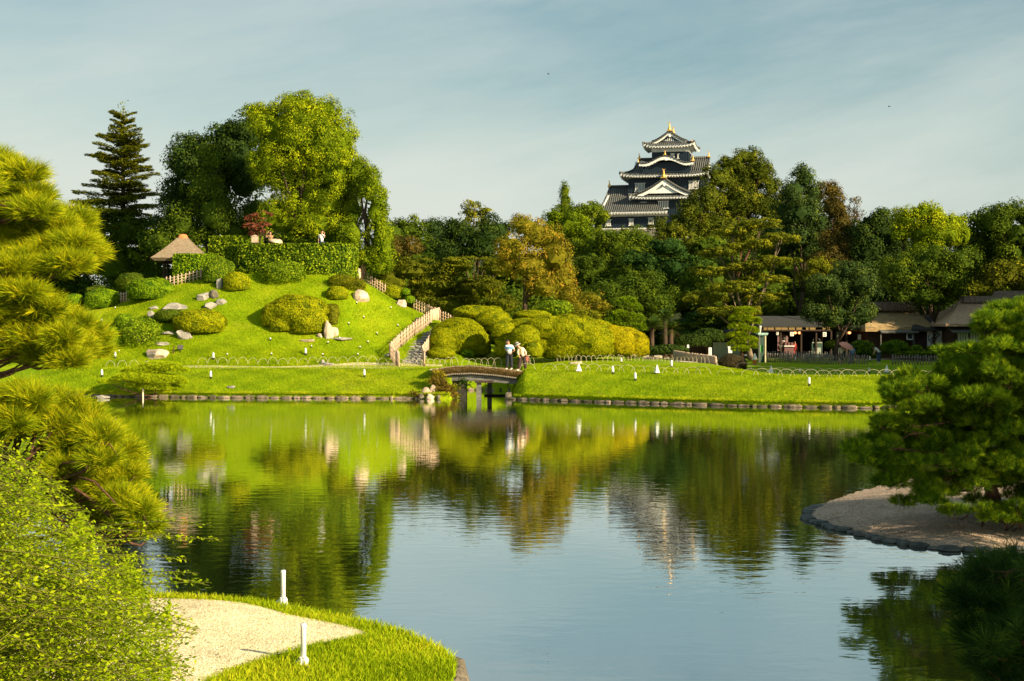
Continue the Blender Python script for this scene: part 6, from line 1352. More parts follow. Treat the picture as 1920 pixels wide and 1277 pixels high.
lattice_fence('bamboo_fence', 'lattice fence in front of the thatched houses', [Vector((hX(px, 113), 113, hz1(hX(px, 113), 113))) for px in (1674, 1720, 1765, 1830)], hgt=.75, pitch=.22, mat='bamboo_dark', rails=(.35, .75), rp=.035)
# ---- bamboo hoops edging the paths
def make_hoop(name, label, cat, loc, w_, h_, rz, group, lean=0.0):
    mb = MB(); pts = []
    for k in range(13):
        a = math.pi * k / 12; pts.append(Vector((loc[0], loc[1], loc[2])) + Vector((math.cos(a) * w_ / 2, lean * math.sin(a), -.08 + (h_ + .08) * math.sin(a) ** .8)))
    mb.tube(pts, .0085, 5); o = mb.build(name, ['bamboo_pale'], None, loc); o.rotation_euler = (0, 0, rz); return tag(o, label, cat, group)
HC = {}
def hoop_row(label, pts, step, w_, h_, group, seed, mat='bamboo_pale'):
    rng = rngf(seed); q = pline(pts, max(2, int(sum((Vector(b) - Vector(a)).length for a, b in zip(pts, pts[1:])) / step))); src = None
    for a, b_ in zip(q, q[1:]):
        m_ = (a + b_) / 2; ang = math.atan2(b_.y - a.y, b_.x - a.x) + rng.normal() * .12; loc = drop(m_.x, m_.y)
        if src is not None and rng.random() < .05: continue
        if src is None: src = make_hoop('bamboo_hoop', label, 'hoop', loc, w_, h_, ang, group, .05); src.data.materials[0] = MATS[mat]
        else:
            c = src.copy(); COL.objects.link(c); c.location = loc; c.rotation_euler = (rng.normal() * .16, rng.normal() * .05, ang); c.scale = (1, 1, rng.uniform(.9, 1.1))
HG = 'bamboo hoops edging the garden paths'
hit_ = lambda L_: [hit(a, b) for a, b in L_]
hoop_row('small bamboo hoop edging the path at the foot of the mound, left of the stairs', hit_([(370, 684), (480, 683), (600, 681.5), (660, 680), (745, 684)]), .62, .62, .42, HG + ' left of the stairs', 501)
hoop_row('pale leaning hoop on the path edge by the twiggy shrub', hit_([(196, 690), (230, 689), (262, 688)]), .62, .6, .45, HG + ' at the far left', 502)
hoop_row('bamboo hoop in the close row behind the bridge', hit_([(745, 687), (800, 688), (870, 687), (945, 686), (1000, 684)]), .40, .58, .50, HG + ' behind the bridge', 503)
hoop_row('bamboo hoop in front of the long azalea row', hit_([(1000, 680), (1080, 679), (1150, 678), (1215, 677), (1330, 682)]), .52, .58, .42, HG + ' in front of the azaleas', 504)
hoop_row('wide bamboo hoop on the lip of the sunlit right bank', [Vector((x, float(shore(x)) + np.interp(x, [0, 6, 30], [2.9, 5.2, 5.9]), 0)) for x in (.6, 3, 7, 12, 18, 26)], .66, .95, .42, HG + ' on the right bank', 505)
hoop_row('wide bamboo hoop in shade just behind the right bank', [Vector((x, float(shore(x)) + 11.5, 0)) for x in (13.5, 18, 24)], .7, 1.0, .46, HG + ' in the shade behind the bank', 506, 'bamboo_dark')  # darker bamboo puts the shade into the colour of these hoops
hoop_row('distant bamboo hoop along the shaded track by the houses', [Vector((hX(px, 108), 108, 0)) for px in (1560, 1640, 1760)], .62, .62, .45, HG + ' along the shaded track', 507, 'bamboo_dark')
hoop_row('distant bamboo hoop near the kiosk and the white post sign', [Vector((hX(px, 110), 110, 0)) for px in (1240, 1330, 1405)], .62, .6, .45, HG + ' near the kiosk', 508, 'bamboo_dark')

# ------------------------------------------------------------------ small lights
def path_lamp(label, p, h_=.45, group=None, big=False):
    r = thing('path_light', label, 'garden light', p, group)
    mb = MB()
    if big:
        mb.lathe(p + Vector((0, 0, .06)), [(.030, 0), (.030, h_ * .9), (.033, h_ * .92), (.033, h_ - .02), (.026, h_)], 12); mb.build('tube', ['white_paint'], r)
        mb = MB(); mb.box(p + Vector((0.01, -.06, .035)), (.075, .11, .10), rz=.3); mb.lathe(p + Vector((.035, -.10, -.02)), [(.035, 0), (.035, .10), (.02, .12)], 10); mb.build('junction_box', ['white_paint'], r)
        mb = MB(); mb.lathe(p + Vector((-.02, 0, .02)), [(.065, 0), (.07, .012), (.045, .03)], 12); mb.build('base', ['white_paint'], r)
    else:
        mb.lathe(p + Vector((0, 0, .12)), [(.075, 0), (.075, .1), (.06, h_ * .6), (.055, h_ - .14), (.03, h_ - .12)], 8); mb.build('tube', ['white_paint'], r)
        mb = MB(); mb.lathe(p + Vector((.02, 0, -.04)), [(.07, 0), (.08, .08), (.05, .18)], 8); mb.build('base', ['black_metal'], r)
    return r
LG = 'white tube lights of the garden'
src = None
for px, py, lab in ((573, 667, 'white tube light near the foot of the mound below the flat stones'), (400, 675, 'white tube light on the grass right of the small spotlight'), (216, 672, 'white tube light at the root of the twiggy shrub shadow'), (191, 707, 'white tube light on the left bank beside the cloud pine'), (395, 710, 'white tube light on the left bank right of the cloud pine'),
                    (683, 708, 'white tube light below the bright sandy path'), (1191, 714, 'white tube light on the right bank slope under the golden azaleas'), (1517, 724, 'white tube light low on the right bank, the closest to the gravel spit'), (1149, 702, 'thin white tube light among the wide hoops'), (1259, 690, 'white tube light left of the picket fence corner'),
                    (1351, 684, 'white tube light left of the purple brown bush'), (1348, 668, 'white tube light above the purple brown bush'), (1492, 679, 'white tube light in the middle of the shaded lawn'), (1631, 678, 'white tube light on the shaded lawn near the parasol'), (1742, 678, 'white tube light on the shaded lawn in front of the door curtain'),
                    (1500, 701, 'short white tube light on the lip between the two white cones'), (1630, 700, 'short white tube light left of the right white cone'), (1165, 681, 'stubby white light at the foot of the golden azalea')):
    p = hit(px, py)
    if src is None: src = path_lamp(lab, p, .47, LG); sk = kids(src)
    else: copy_tree(src, p, 0, 1.0 if 'short' not in lab and 'stubby' not in lab else .75, lab, LG, _k=sk)
for px, py, lab in ((531, 1132, 'tall white tube light on the grass strip behind the gravel point'), (569, 1246, 'tall white tube light on the grass in front of the gravel point')):
    p = P(px, py, (CH - .5) * F / (py - HZ)); path_lamp(lab, p, .37, None, True)
UG = 'small white uplights scattered on the mound'; src = None
for px, py, lab in ((507, 640, 'left of the flat sandy stone'), (509, 667, 'directly under the left pair'), (584, 653, 'just above the tube light at the mound foot'), (605, 668, 'right of the tube light at the mound foot'), (615, 646, 'under the flat slab'), (654, 610, 'right of the dark upright bush'), (669, 572, 'under the standing pale rock'),
                    (682, 598, 'in the middle of the open slope'), (707, 629, 'left of the stair fence, midway'), (690, 645, 'lower open slope'), (675, 655, 'lowest open slope, upper of two'), (671, 668, 'lowest open slope, lower of two'), (733, 580, 'left of the block of rock'), (746, 613, 'near the middle of the stair fence'), (637, 637, 'on the flat slab'),
                    (191, 604, 'beside the foreground pine needles'), (223, 661, 'behind the root of the twiggy shrub'), (426, 668, 'right of the second tube light'), (216, 580, 'under the short lattice piece'), (187, 628, 'beside the shaded rounded bush')):
    p = hit(px, py)
    if src is None:
        src = thing('uplight', 'tiny white uplight on the mound ' + lab, 'garden light', p, UG)
        mb = MB(); mb.lathe(p, [(.05, 0), (.05, .12), (.03, .13)], 7); mb.build('base', ['black_metal'], src); mb = MB(); mb.lathe(p + Vector((0, 0, .12)), [(.04, 0), (.055, .04), (.05, .09), (.02, .11)], 8); mb.build('head', ['white_paint'], src); sk = kids(src)
    else: copy_tree(src, p, 0, .8, 'tiny white uplight on the mound ' + lab, UG, _k=sk)
# white paper cones
src = None
for px, py, lab in ((1085, 698, 'white cone shaped lantern standing left of centre on the right bank'), (1232, 701, 'white cone shaped lantern in front of the sandy path bend'), (1446, 701, 'white cone lantern right of the purple brown bush'), (1663, 700, 'white cone lantern nearest the foreground pine on the right')):
    p = hit(px, py)
    if src is None:
        src = thing('cone_lantern', lab, 'lantern', p, 'white cone lanterns on the right bank')
        mb = MB(); V = [(p.x + .17 * math.cos(a) * (1 if j == 0 else .0) , p.y + .17 * math.sin(a) * (1 if j == 0 else 0), p.z + .06 + (0 if j == 0 else .46)) for j in range(2) for a in [k * math.pi / 2 + .3 for k in range(4)]]
        mb.lathe(p + Vector((0, 0, .06)), [(.19, 0), (.10, .22), (.05, .38), (.015, .46)], 5, smooth=False); mb.build('shade', ['white_paint'], src)
        mb = MB(); mb.box(p + Vector((0, 0, .03)), (.24, .24, .06)); mb.build('base', ['wood_brown'], src); sk = kids(src)
    else: copy_tree(src, p, .4, 1, lab, _k=sk)
p = hit(338, 662); r = thing('spotlight', 'square black spotlight standing on the grass beside a thin stake', 'spotlight', p)
mb = MB(); mb.tube([p, p + Vector((0, 0, .3))], .03, 6); mb.build('foot', ['black_metal'], r); mb = MB(); mb.box(p + Vector((0, 0, .36)), (.34, .16, .28), rz=.4, rx=-.3); mb.build('housing', ['black_metal'], r)
p = hit(326, 664); r = thing('wooden_stake', 'thin brown forked stake stuck in the grass left of the black spotlight', 'stake', p)
mb = MB(); mb.tube([p - Vector((0, 0, .1)), p + Vector((-.03, 0, .3)), p + Vector((.03, 0, .52))], .035, 5); mb.tube([p + Vector((-.03, 0, .3)), p + Vector((-.12, 0, .02))], .02, 4); mb.build('stick', ['twig'], r)

# ------------------------------------------------------------------ rocks on the mound and bank
rng = rngf(430)
for px, py, w_, h_, mt, lab in ((327, 576, 28, 9, 'rock', 'broad pale flat rock behind the low dark bush'), (287, 578, 13, 4, 'rock', 'thin flat stone left of the broad pale rock'), (283, 590, 10, 9, 'rock', 'small grey rock left of the low dark bush'), (381, 556, 14, 10, 'rock', 'rounded grey rock at the bottom of the slanted rock'),
                                (400, 553, 9, 13, 'rock_dark', 'lower piece of the slanted rock pile'), (411, 534, 7, 13, 'rock', 'slanted standing rock left of the smooth globe bush'), (414, 568, 11, 7, 'rock', 'small block of rock under the slanted pile'), (392, 575, 16, 8, 'rock', 'grey rock between the small block and the wide oval bush'),
                                (342, 628, 15, 13, 'rock', 'pointed grey rock against the wide oval bush'), (356, 633, 5, 5, 'rock', 'pebble sized rock right of the pointed grey rock'), (316, 625, 16, 4, 'rock', 'flat stones left of the pointed grey rock'), (292, 664, 24, 14, 'rock_warm', 'pinkish boulder at the foot of the twiggy stemmed shrub'),
                                (303, 645, 17, 4, 'rock', 'thin slab behind the pinkish boulder'), (673, 557, 20, 13, 'rock_warm', 'pale ribbed rock under the loose spreading shrub'), (752, 570, 14, 8, 'rock_warm', 'block of rock under the small leafy bushes on the right slope'), (616, 622, 9, 22, 'rock_warm', 'standing pale triangular rock at the right foot of the large clipped mound'),
                                (623, 624, 13, 12, 'rock_warm', 'wide base rock of the pale triangle'), (600, 630, 7, 5, 'rock_warm', 'small round pale rock left of the triangle'), (641, 636, 24, 3.2, 'rock', 'long flat slab lying on the slope'), (575, 640, 20, 2.6, 'rock_warm', 'flat sandy stone under the large clipped mound'),
                                (784, 604, 9, 9, 'rock_dark', 'dark rock beside the stair fence'), (776, 611, 6, 4, 'rock_dark', 'small stone below the dark rock by the stair fence'), (612, 684, 18, 3.4, 'rock', 'flat stone at the path edge'), (606, 680, 5, 5, 'rock', 'pale upright stone on the path edge'),
                                (728, 668, 9, 5, 'rock', 'grey stone at the corner of the stair fence'), (434, 727, 9, 3.5, 'rock', 'lone flat stone on the left bank slope'), (1082, 681, 15, 3.5, 'rock_warm', 'flat pale stone among the hoops under the largest azalea'), (277, 682, 9, 4, 'rock', 'flat grey stone behind the cloud pine'),
                                (1412, 666, 18, 2.2, 'rock', 'thin pale stones lying on the lawn near the ice cream sign'), (1225, 672, 20, 3, 'rock_dark', 'dark low stone edge of the sandy path')):
    p = hit(px, py + h_ * .6); s = p.y / F
    o = mesh_np('rock', [rock_chunk((p.x, p.y + w_ * s * .3, p.z + h_ * s * .45), (w_ * s, w_ * s * .7, h_ * s * 1.15), rng, rng.uniform(-.3, .3), sub=4, rough=.25)], [mt], loc=p); tag(o, lab, 'rock', 'rocks set in the garden lawns')
for px, D, w_, h_, lab in ((128, 12802 / 150, .35, .16, 'flat rock in the water left of the cloud pine'),):
    x = (px + 40 - 960) * 80 / F; o = mesh_np('rock', [rock_chunk((x, 82.5, .06), (w_ * 1.2, .4, h_), rng, sub=3)], ['rock'], loc=(x, 82.5, 0)); tag(o, lab, 'rock')
# ------------------------------------------------------------------ near pines
def needle_tufts(T, Dr, n, ln, wd, rng, spread=0.75, tb=0.5, twig=0.0):
    """tufts of needles: tips T (m,3) pointing Dr, n needles each"""
    m = len(T); idx = np.repeat(np.arange(m), n); N_ = m * n
    base = T[idx] - Dr[idx] * rng.uniform(0, twig + .001, (N_, 1))
    d = nrm(Dr[idx] * 1.0 + spread * unit(N_, rng)); l = ln * rng.uniform(.65, 1.15, (N_, 1)); sd_ = nrm(np.cross(d, unit(N_, rng))) * wd * .5
    V = np.stack([base - sd_, base + sd_, base + d * l * .6 + sd_ * .7, base + d * l - np.array([0, 0, .04]) * l], 1).reshape(-1, 3)
    tint = np.clip(tb + .17 * rng.normal(size=m)[idx] + .13 * rng.normal(size=N_), 0, 1)
    return (V, np.arange(N_ * 4).reshape(N_, 4), tint)
def pine_pad(c, r, m, rng, down=0.25):
    """tuft tips over the upper shell of a pad; returns tips, directions"""
    d = unit(m * 2, rng); d = d[d[:, 2] > -down][:m]; r = np.array(r)
    p = np.array(c) + d * r * rng.uniform(.72, 1.0, (len(d), 1)); dr = nrm(d / r * r.mean() + np.array([0, 0, .45]))
    return p, dr
def near_pine(name, label, pads, root_pt, trunk_pts, seed, mat, ntuft, nneed, ln, wd, tb=.5, bark='bark_pine', r0=.16, spread=.75, group=None, twigs=26, twig=.12, limbk=.26, limb_share=1.0):
    """pads: (centre, radii)"""
    rng = rngf(seed); root = thing(name, label, 'pine tree', root_pt, group); ch = []; mb = MB(); tp = [Vector(p) for p in trunk_pts]; k = len(tp)
    mb.tube(tp, [r0 * (1 - .6 * i / (k - 1)) for i in range(k)], 9); fine = []
    for c, r in pads:
        c = Vector(c); vol = (r[0] * r[1] + r[0] * r[2] + r[1] * r[2]); m = int(ntuft * vol); p, dr = pine_pad(c, r, m, rng); ch.append(needle_tufts(p, dr, nneed, ln, wd, rng, spread, tb, twig))
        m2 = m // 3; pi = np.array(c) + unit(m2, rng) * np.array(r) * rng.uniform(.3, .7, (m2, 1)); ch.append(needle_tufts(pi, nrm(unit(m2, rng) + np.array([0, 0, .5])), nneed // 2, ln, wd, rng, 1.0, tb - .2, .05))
        if rng.random() > limb_share: continue
        near = min(tp, key=lambda q: (q - c).length + abs(q.z - (c.z - r[2])) * .7); und = c - Vector((0, 0, r[2] * .55))
        q = limb(near, und, rng, sag=-.08, n=7, wob=.12); mb.tube(q, [r0 * limbk * (1 - .55 * i / 7) for i in range(8)], 7)
        for j in range(twigs):
            t_ = p[rng.integers(0, len(p))]; a = q[rng.integers(3, 8)]; mb.tube(limb(a, Vector(t_) - Vector((0, 0, .02)), rng, sag=-.06, n=4, wob=.14), [r0 * .12, r0 * .10, r0 * .08, r0 * .06, r0 * .035], 4)
    mb.build('trunk', [bark], root); mesh_np('needles', ch, [mat], root); return root
def pads_px(spec, D, rng, depth=.8, dj=.5):
    out = []
    for e in spec:
        cx, cy, rx, ry = e[:4]; dy = e[4] if len(e) > 4 else rng.uniform(-dj, dj); d = D + dy; c = P(cx, cy, d); s = d / F; out.append(((c.x, d, c.z), (rx * s, rx * s * depth, ry * s)))
    return out
rng = rngf(601)
# left pine: pads come in from a trunk beyond the left edge
LD = 11.6
def dense_pads(outline, D, rng, n, rx, ry, dj=.6, depth=.8):
    """pads spread through an outline given in photo pixels"""
    xs_ = [p[0] for p in outline]; ys_ = [p[1] for p in outline]; sp = []; tries = 0
    while len(sp) < n:
        x, y = rng.uniform(min(xs_), max(xs_)), rng.uniform(min(ys_), max(ys_))
        if inside(np.array([x]), np.array([y]), outline)[0] and all(((x - a[0]) / rx) ** 2 + ((y - a[1]) / ry) ** 2 > .40 for a in sp): sp.append((x, y, rx * rng.uniform(.75, 1.2), ry * rng.uniform(.75, 1.2)))
        tries += 1
        if tries > 60000: break
    return pads_px(sp, D, rng, depth, dj)
pads = dense_pads([(-120, 300), (20, 300), (80, 335), (85, 365), (60, 385), (-120, 385)], LD, rng, 14, 46, 28)
pads += dense_pads([(-120, 400), (40, 385), (120, 400), (165, 430), (165, 485), (110, 505), (-120, 520)], LD, rng, 36, 46, 26)
pads += dense_pads([(-120, 490), (30, 490), (-20, 520), (-120, 520)], LD, rng, 5, 50, 26)
pads += dense_pads([(-120, 560), (40, 545), (90, 570), (165, 620), (165, 655), (120, 680), (40, 665), (-10, 640), (-120, 640)], LD, rng, 44, 44, 26)
pads += pads_px([(148, 655, 34, 30, -.2), (10, 655, 26, 12, 0)], LD, rng)
near_pine('garden_pine', 'golden green pine reaching in from the left edge with layered bushy boughs', pads, Vector((-6.3, 11.8, .55)), [(-6.3, 11.8, .3), (-6.0, 11.7, 1.6), (-5.6, 11.7, 2.9), (-5.3, 11.6, 4.0), (-5.1, 11.6, 5.0)], 602, 'needle_gold', 1500, 36, .115, .0026, .5, r0=.15, twigs=6, limbk=.16, limb_share=.45)
pads = dense_pads([(-120, 740), (60, 735), (130, 760), (210, 815), (245, 870), (225, 900), (120, 850), (60, 800), (-120, 820)], 10.6, rng, 40, 42, 26)
pads += dense_pads([(90, 820), (240, 875), (250, 920), (210, 990), (150, 950), (100, 900)], 10.7, rng, 18, 40, 24)
pads += dense_pads([(200, 930), (255, 925), (285, 970), (285, 1000), (220, 990)], 10.6, rng, 10, 30, 20)
near_pine('garden_pine', 'low golden green pine bough in front of the water at the left', pads, Vector((-4.9, 10.6, .7)), [(-4.9, 10.6, .5), (-4.6, 10.6, 1.6), (-4.2, 10.6, 2.4), (-3.7, 10.6, 2.85)], 603, 'needle_gold', 1500, 36, .11, .0026, .5, r0=.12, twigs=6, limbk=.16, limb_share=.45)
# right pine on the gravel spit
RD = 27.6; rng = rngf(604)
RP = [(1860, 575), (1990, 560), (2080, 700), (2080, 940), (1960, 985), (1850, 968), (1750, 955), (1680, 945), (1650, 915), (1665, 890), (1690, 880), (1590, 862), (1588, 836), (1645, 800), (1675, 770), (1655, 735), (1700, 700), (1760, 690), (1760, 655), (1830, 650), (1835, 610)]
pads = dense_pads(RP, RD, rng, 230, 30, 15, dj=1.1, depth=1.2)
pads += dense_pads([(1700, 760), (1800, 690), (2000, 640), (2040, 900), (1760, 900), (1690, 850)], RD + .5, rng, 44, 50, 26, dj=.3, depth=1.0)
pads += pads_px([(1868, 590, 34, 10, -.2), (1905, 583, 34, 12, 0), (1768, 655, 24, 8, -.3), (1620, 850, 28, 15, .1), (1642, 822, 34, 13, 0), (1645, 868, 30, 12, .2), (1706, 702, 24, 9, .2), (1690, 770, 36, 9, .2), (1622, 850, 26, 15, .1), (1650, 820, 30, 12, 0)], RD, rng)
b = Vector(((1900 - 960) * RD / F, RD + .6, .5))
near_pine('garden_pine', 'large spreading dark green pine with sunlit tips on the gravel spit', pads, b, [b - Vector((0, 0, .4)), b + Vector((-.4, 0, .9)), b + Vector((-.2, 0, 1.8)), b + Vector((-.5, -.1, 2.4)), b + Vector((-.2, 0, 2.9)), b + Vector((0, 0, 3.3))], 605, 'needle_green', 330, 30, .125, .006, .5, r0=.14, limb_share=.22, limbk=.2, twigs=3, twig=.1, spread=.7)
# dark pine bottom right, close by
rng = rngf(606)
pads = pads_px([(1860, 1075, 60, 36, 0), (1920, 1060, 60, 40, .2), (1850, 1130, 80, 44, -.1), (1930, 1150, 80, 50, 0), (1830, 1190, 60, 34, 0), (1900, 1220, 80, 40, -.2), (1960, 1240, 80, 50, 0), (1860, 1245, 50, 20, .1)], 9.0, rng)
pads += dense_pads([(1790, 1060), (1960, 1030), (1990, 1290), (1860, 1270), (1800, 1210)], 9.0, rng, 24, 44, 26)
near_pine('garden_pine', 'very dark pine bough hanging into the lower right corner', pads, Vector((4.4, 9.0, 1.0)), [(4.4, 9.0, .4), (4.1, 9.0, 1.3), (3.9, 9.0, 2.1), (3.7, 9.0, 2.6)], 607, 'needle_dark', 420, 32, .13, .0036, .35, r0=.1, twigs=4, limb_share=.4, limbk=.2)
# boulders under the right pine
for px, py, w_, h_, lab in ((1800, 868, 26, 16, 'pale boulder half hidden among the lower boughs of the right pine'), (1895, 893, 22, 10, 'flat pale rock beneath the right pine trunk')):
    rr = rngf(int(px)); p = P(px, py, 28.6); s = 28.6 / F; tag(mesh_np('rock', [rock_chunk(p, (w_ * s, w_ * s, h_ * s * 1.3), rr, sub=4)], ['rock_warm'], loc=p), lab, 'rock')
# tall pine outside the frame on the right that shades the lower part
# ---- cloud pines in the middle distance
def far_pine(label, spec, D, seed, mat='needle_lime', base=None, group=None, n=26, leaf=.13, posts=(), name='cloud_pine', dens=1.0, tb=.5, flat=.8):
    rng = rngf(seed); s = D / F; pads = pads_px(spec, D, rng, depth=.8, dj=.35); bx = ((base or np.mean([e[0] for e in spec])) - 960) * s
    b = drop(bx, D); root = thing(name, label, 'pine tree', b, group); ch = []; mb = MB(); top = max(pads, key=lambda q: q[0][2])
    tp = limb(b - Vector((0, 0, .2)), Vector(top[0]), rng, n=6, wob=.10); mb.tube(tp, [.13 * (1 - .7 * i / 6) for i in range(7)], 6)
    for c, r in pads:
        vol = r[0] * r[1] + r[0] * r[2] + r[1] * r[2]; m = int(dens * 130 * vol) + 12; p, dr = pine_pad(c, r, m, rng, .35); ch.append(needle_tufts(p, dr, n, leaf, .016, rng, .8, tb, .05))
        a = min(tp, key=lambda q: (q - Vector(c)).length); mb.tube(limb(a, Vector(c) - Vector((0, 0, r[2] * .3)), rng, n=4), [.05, .045, .04, .03, .02], 5)
    mesh_np('needles', ch, [mat], root); mb.build('trunk', ['bark_pine'], root)
    for px, py0, py1 in posts:
        m2 = MB(); x = (px - 960) * s; m2.tube([(x, D - .6, -.4), (x, D - .6, CH - (py0 - HZ) * s)], .055, 6); m2.build('support_post', ['bamboo_pale'], root)
    return root
far_pine('low wide cloud pine spreading over the left bank on a support post', [(300, 686, 40, 9), (270, 694, 44, 10), (330, 694, 26, 9), (255, 708, 46, 11), (300, 712, 50, 12), (335, 716, 18, 12), (205, 716, 20, 7), (225, 712, 20, 7), (256, 722, 22, 8), (290, 726, 32, 10), (320, 732, 22, 8)], 84.2, 611, base=290, posts=((273, 728, 755),), dens=3.2, tb=.62, leaf=.10)
far_pine('upright cloud pine with stacked round pads in front of the kiosk', [(1398, 583, 20, 8), (1390, 597, 24, 9), (1408, 604, 20, 9), (1385, 613, 20, 9), (1402, 620, 22, 9), (1383, 630, 22, 9), (1398, 638, 24, 9), (1378, 645, 14, 8), (1405, 650, 16, 8), (1388, 655, 18, 8), (1418, 600, 10, 5)], 112, 612, 'needle_lime', dens=1.6, leaf=.17, tb=.34)
far_pine('bushy round headed pine at the right end of the azalea row', [(1175, 565, 20, 9), (1188, 578, 18, 10), (1168, 590, 24, 9), (1192, 598, 18, 10), (1180, 612, 24, 9), (1160, 605, 18, 8), (1200, 615, 12, 12), (1150, 600, 14, 7), (1185, 630, 20, 8)], 104, 613, 'needle_green', dens=1.5, leaf=.16, tb=.55)
# sago palms
def sago(label, px, py, r, D, seed, py0, n=46):
    rng = rngf(seed); s = D / F; c = P(px, py, D); b = drop(c.x, D); root = thing('sago_palm', label, 'palm', b, 'sago palms beyond the azaleas'); mb = MB(); mb.tube([b - Vector((0, 0, .2)), Vector((c.x, D, c.z))], [.2, .17], 8); mb.build('trunk', ['bark'], root)
    V = []; Fq = []; tn = []
    for i in range(n):
        a = rng.uniform(0, 6.283); el = rng.uniform(-.35, 1.2); L_ = r * s * rng.uniform(.8, 1.1); d = Vector((math.cos(a) * math.cos(el), math.sin(a) * math.cos(el), math.sin(el))); tv = .4 + .25 * rng.normal()
        up = Vector((0, 0, 1)); sd_ = d.cross(up).normalized()
        for j in range(16):
            u = (j + 1) / 16; q = c + d * L_ * u - up * (L_ * .35 * u * u)
            for sg in (-1, 1):
                e = q + sd_ * sg * L_ * .26 * math.sin(u * 2.6 + .3) + d * L_ * .1; o_ = len(V); w_ = d * L_ * .022
                V += [tuple(q - w_), tuple(q + w_), tuple(e)]; Fq.append((o_, o_ + 1, o_ + 2)); tn.append(tv)
    mesh_np('fronds', [(np.array(V), np.array(Fq), np.clip(np.array(tn), 0, 1))], ['frond'], root)
sago('sago palm with arching fronds nearest the golden azaleas', 1222, 614, 34, 106, 621, 0)
sago('taller sago palm behind, topping the other palms', 1247, 598, 32, 110, 622, 0)
sago('yellowing sago palm at the right of the palm group', 1258, 618, 26, 108, 623, 0)
sago('fan of fronds above the amber shrub', 1118, 566, 26, 109, 624, 0, 26)

# ------------------------------------------------------------------ leafy shrub bottom left
def spray_shrub(seed=631):
    rng = rngf(seed); base = Vector((-2.9, 6.6, 1.5)); root = thing('bush_clover', 'fresh green arching shrub with tiny leaves filling the lower left corner', 'shrub', base)
    Pt, Al, tn = [], [], []; mb = MB()
    def edge_y(px): return np.interp(px, [-100, 0, 60, 120, 200, 260, 320, 350, 390], [850, 862, 868, 905, 985, 1030, 1075, 1130, 1230])
    targets = []
    while len(targets) < 950:
        px = rng.uniform(-110, 375); py = rng.uniform(840, 1330); e = edge_y(px)
        if py > e and not (px > 345 and py < 1150): targets.append((px, py, rng.uniform(5.6, 8.2)))
    targets += [(415, 1012, 6.9), (395, 985, 6.9), (345, 1010, 6.9), (392, 1098, 6.7), (350, 1050, 6.7), (395, 1092, 6.8), (372, 1075, 6.9), (100, 915 - 80, 6.6), (40, 845, 6.6), (20, 812, 6.6), (75, 850, 6.6), (90, 806, 6.7), (375, 1180, 6.5), (370, 1190, 6.5), (360, 1252, 6.3), (340, 1160, 6.8), (348, 1196, 6.5), (60, 815, 6.4)]
    for i, (px, py, D) in enumerate(targets):
        tip = P(px, py, D); L_ = rng.uniform(.45, .8) if i < 950 else .75
        dirn = Vector((rng.uniform(.3, 1.0), rng.uniform(-.3, .3), rng.uniform(-.35, .55)))
        if i >= 950: dirn = Vector((.95, 0, rng.uniform(-.02, .22))) if px > 150 else Vector((.45, 0, .65))
        dirn.normalize(); st_ = tip - dirn * L_ + Vector((0, 0, .02)); mid = (tip + st_) / 2 + Vector((0, 0, .07 * L_ * 2 * rng.uniform(.3, 1)))
        pts = []
        for k in range(9): u = k / 8; pts.append(st_ * (1 - u) ** 2 + mid * 2 * u * (1 - u) + tip * u * u)
        mb.tube([p for p in pts], [(.0035 - .0026 * k / 8) * (1.9 if i >= 950 else 1) for k in range(9)], 3, cap=False)
        if i % 3 == 0: mb.tube(limb(base + Vector(rng.normal(size=3)) * .25, st_, rng, sag=.12, n=5, wob=.05), [.009, .008, .007, .006, .005, .0035], 4, cap=False)
        nl = int(L_ * (95 if i < 950 else 210)); tv = .5 + .2 * rng.normal()
        for k in range(nl):
            u = (k + rng.random()) / nl; p = st_ * (1 - u) ** 2 + mid * 2 * u * (1 - u) + tip * u * u; o_ = Vector(rng.normal(size=3)) * (.014 if i < 950 else .009)
            Pt.append(p + o_); Al.append(dirn * .6 + Vector(rng.normal(size=3)) * .6); tn.append(tv + .14 * rng.normal())
    Pt = np.array([p[:] for p in Pt]); Al = np.array([p[:] for p in Al]); n = len(Pt)
    N = nrm(np.array([0, -.1, 1.0]) + .75 * unit(n, rng)); sz = .023 * rng.uniform(.65, 1.25, n); V, Fq = cards(Pt, N, sz, sz * .52, rng, along=Al)
    # a second, looser layer of leaves between the sprays
    m_ = 40000; px = rng.uniform(-110, 345, m_); py = rng.uniform(850, 1330, m_); k = py > edge_y(px) + 60 + 40 * np.sin(px * .07); k &= px < 320; px, py = px[k], py[k]; D = rng.uniform(6.2, 8.6, len(px)); clump = np.sin(px * .045 + D * 3) * np.sin(py * .05 + D * 2.2); kk = clump > -.35; px, py, D = px[kk], py[kk], D[kk]
    Q = np.stack([(px - 960) * D / F, D, CH - (py - HZ) * D / F], 1); N2 = nrm(np.array([0, -.1, 1.0]) + .8 * unit(len(Q), rng)); V2, F2 = cards(Q, N2, .027 * rng.uniform(.7, 1.3, len(Q)), .014, rng)
    mesh_np('leaves', [(V, Fq, np.clip(np.array(tn), 0, 1)), (V2, F2, np.clip(.42 + .2 * rng.normal(size=len(Q)), 0, 1))], ['leaf_shrub'], root); mb.build('stems', ['green_twig'], root)
spray_shrub()
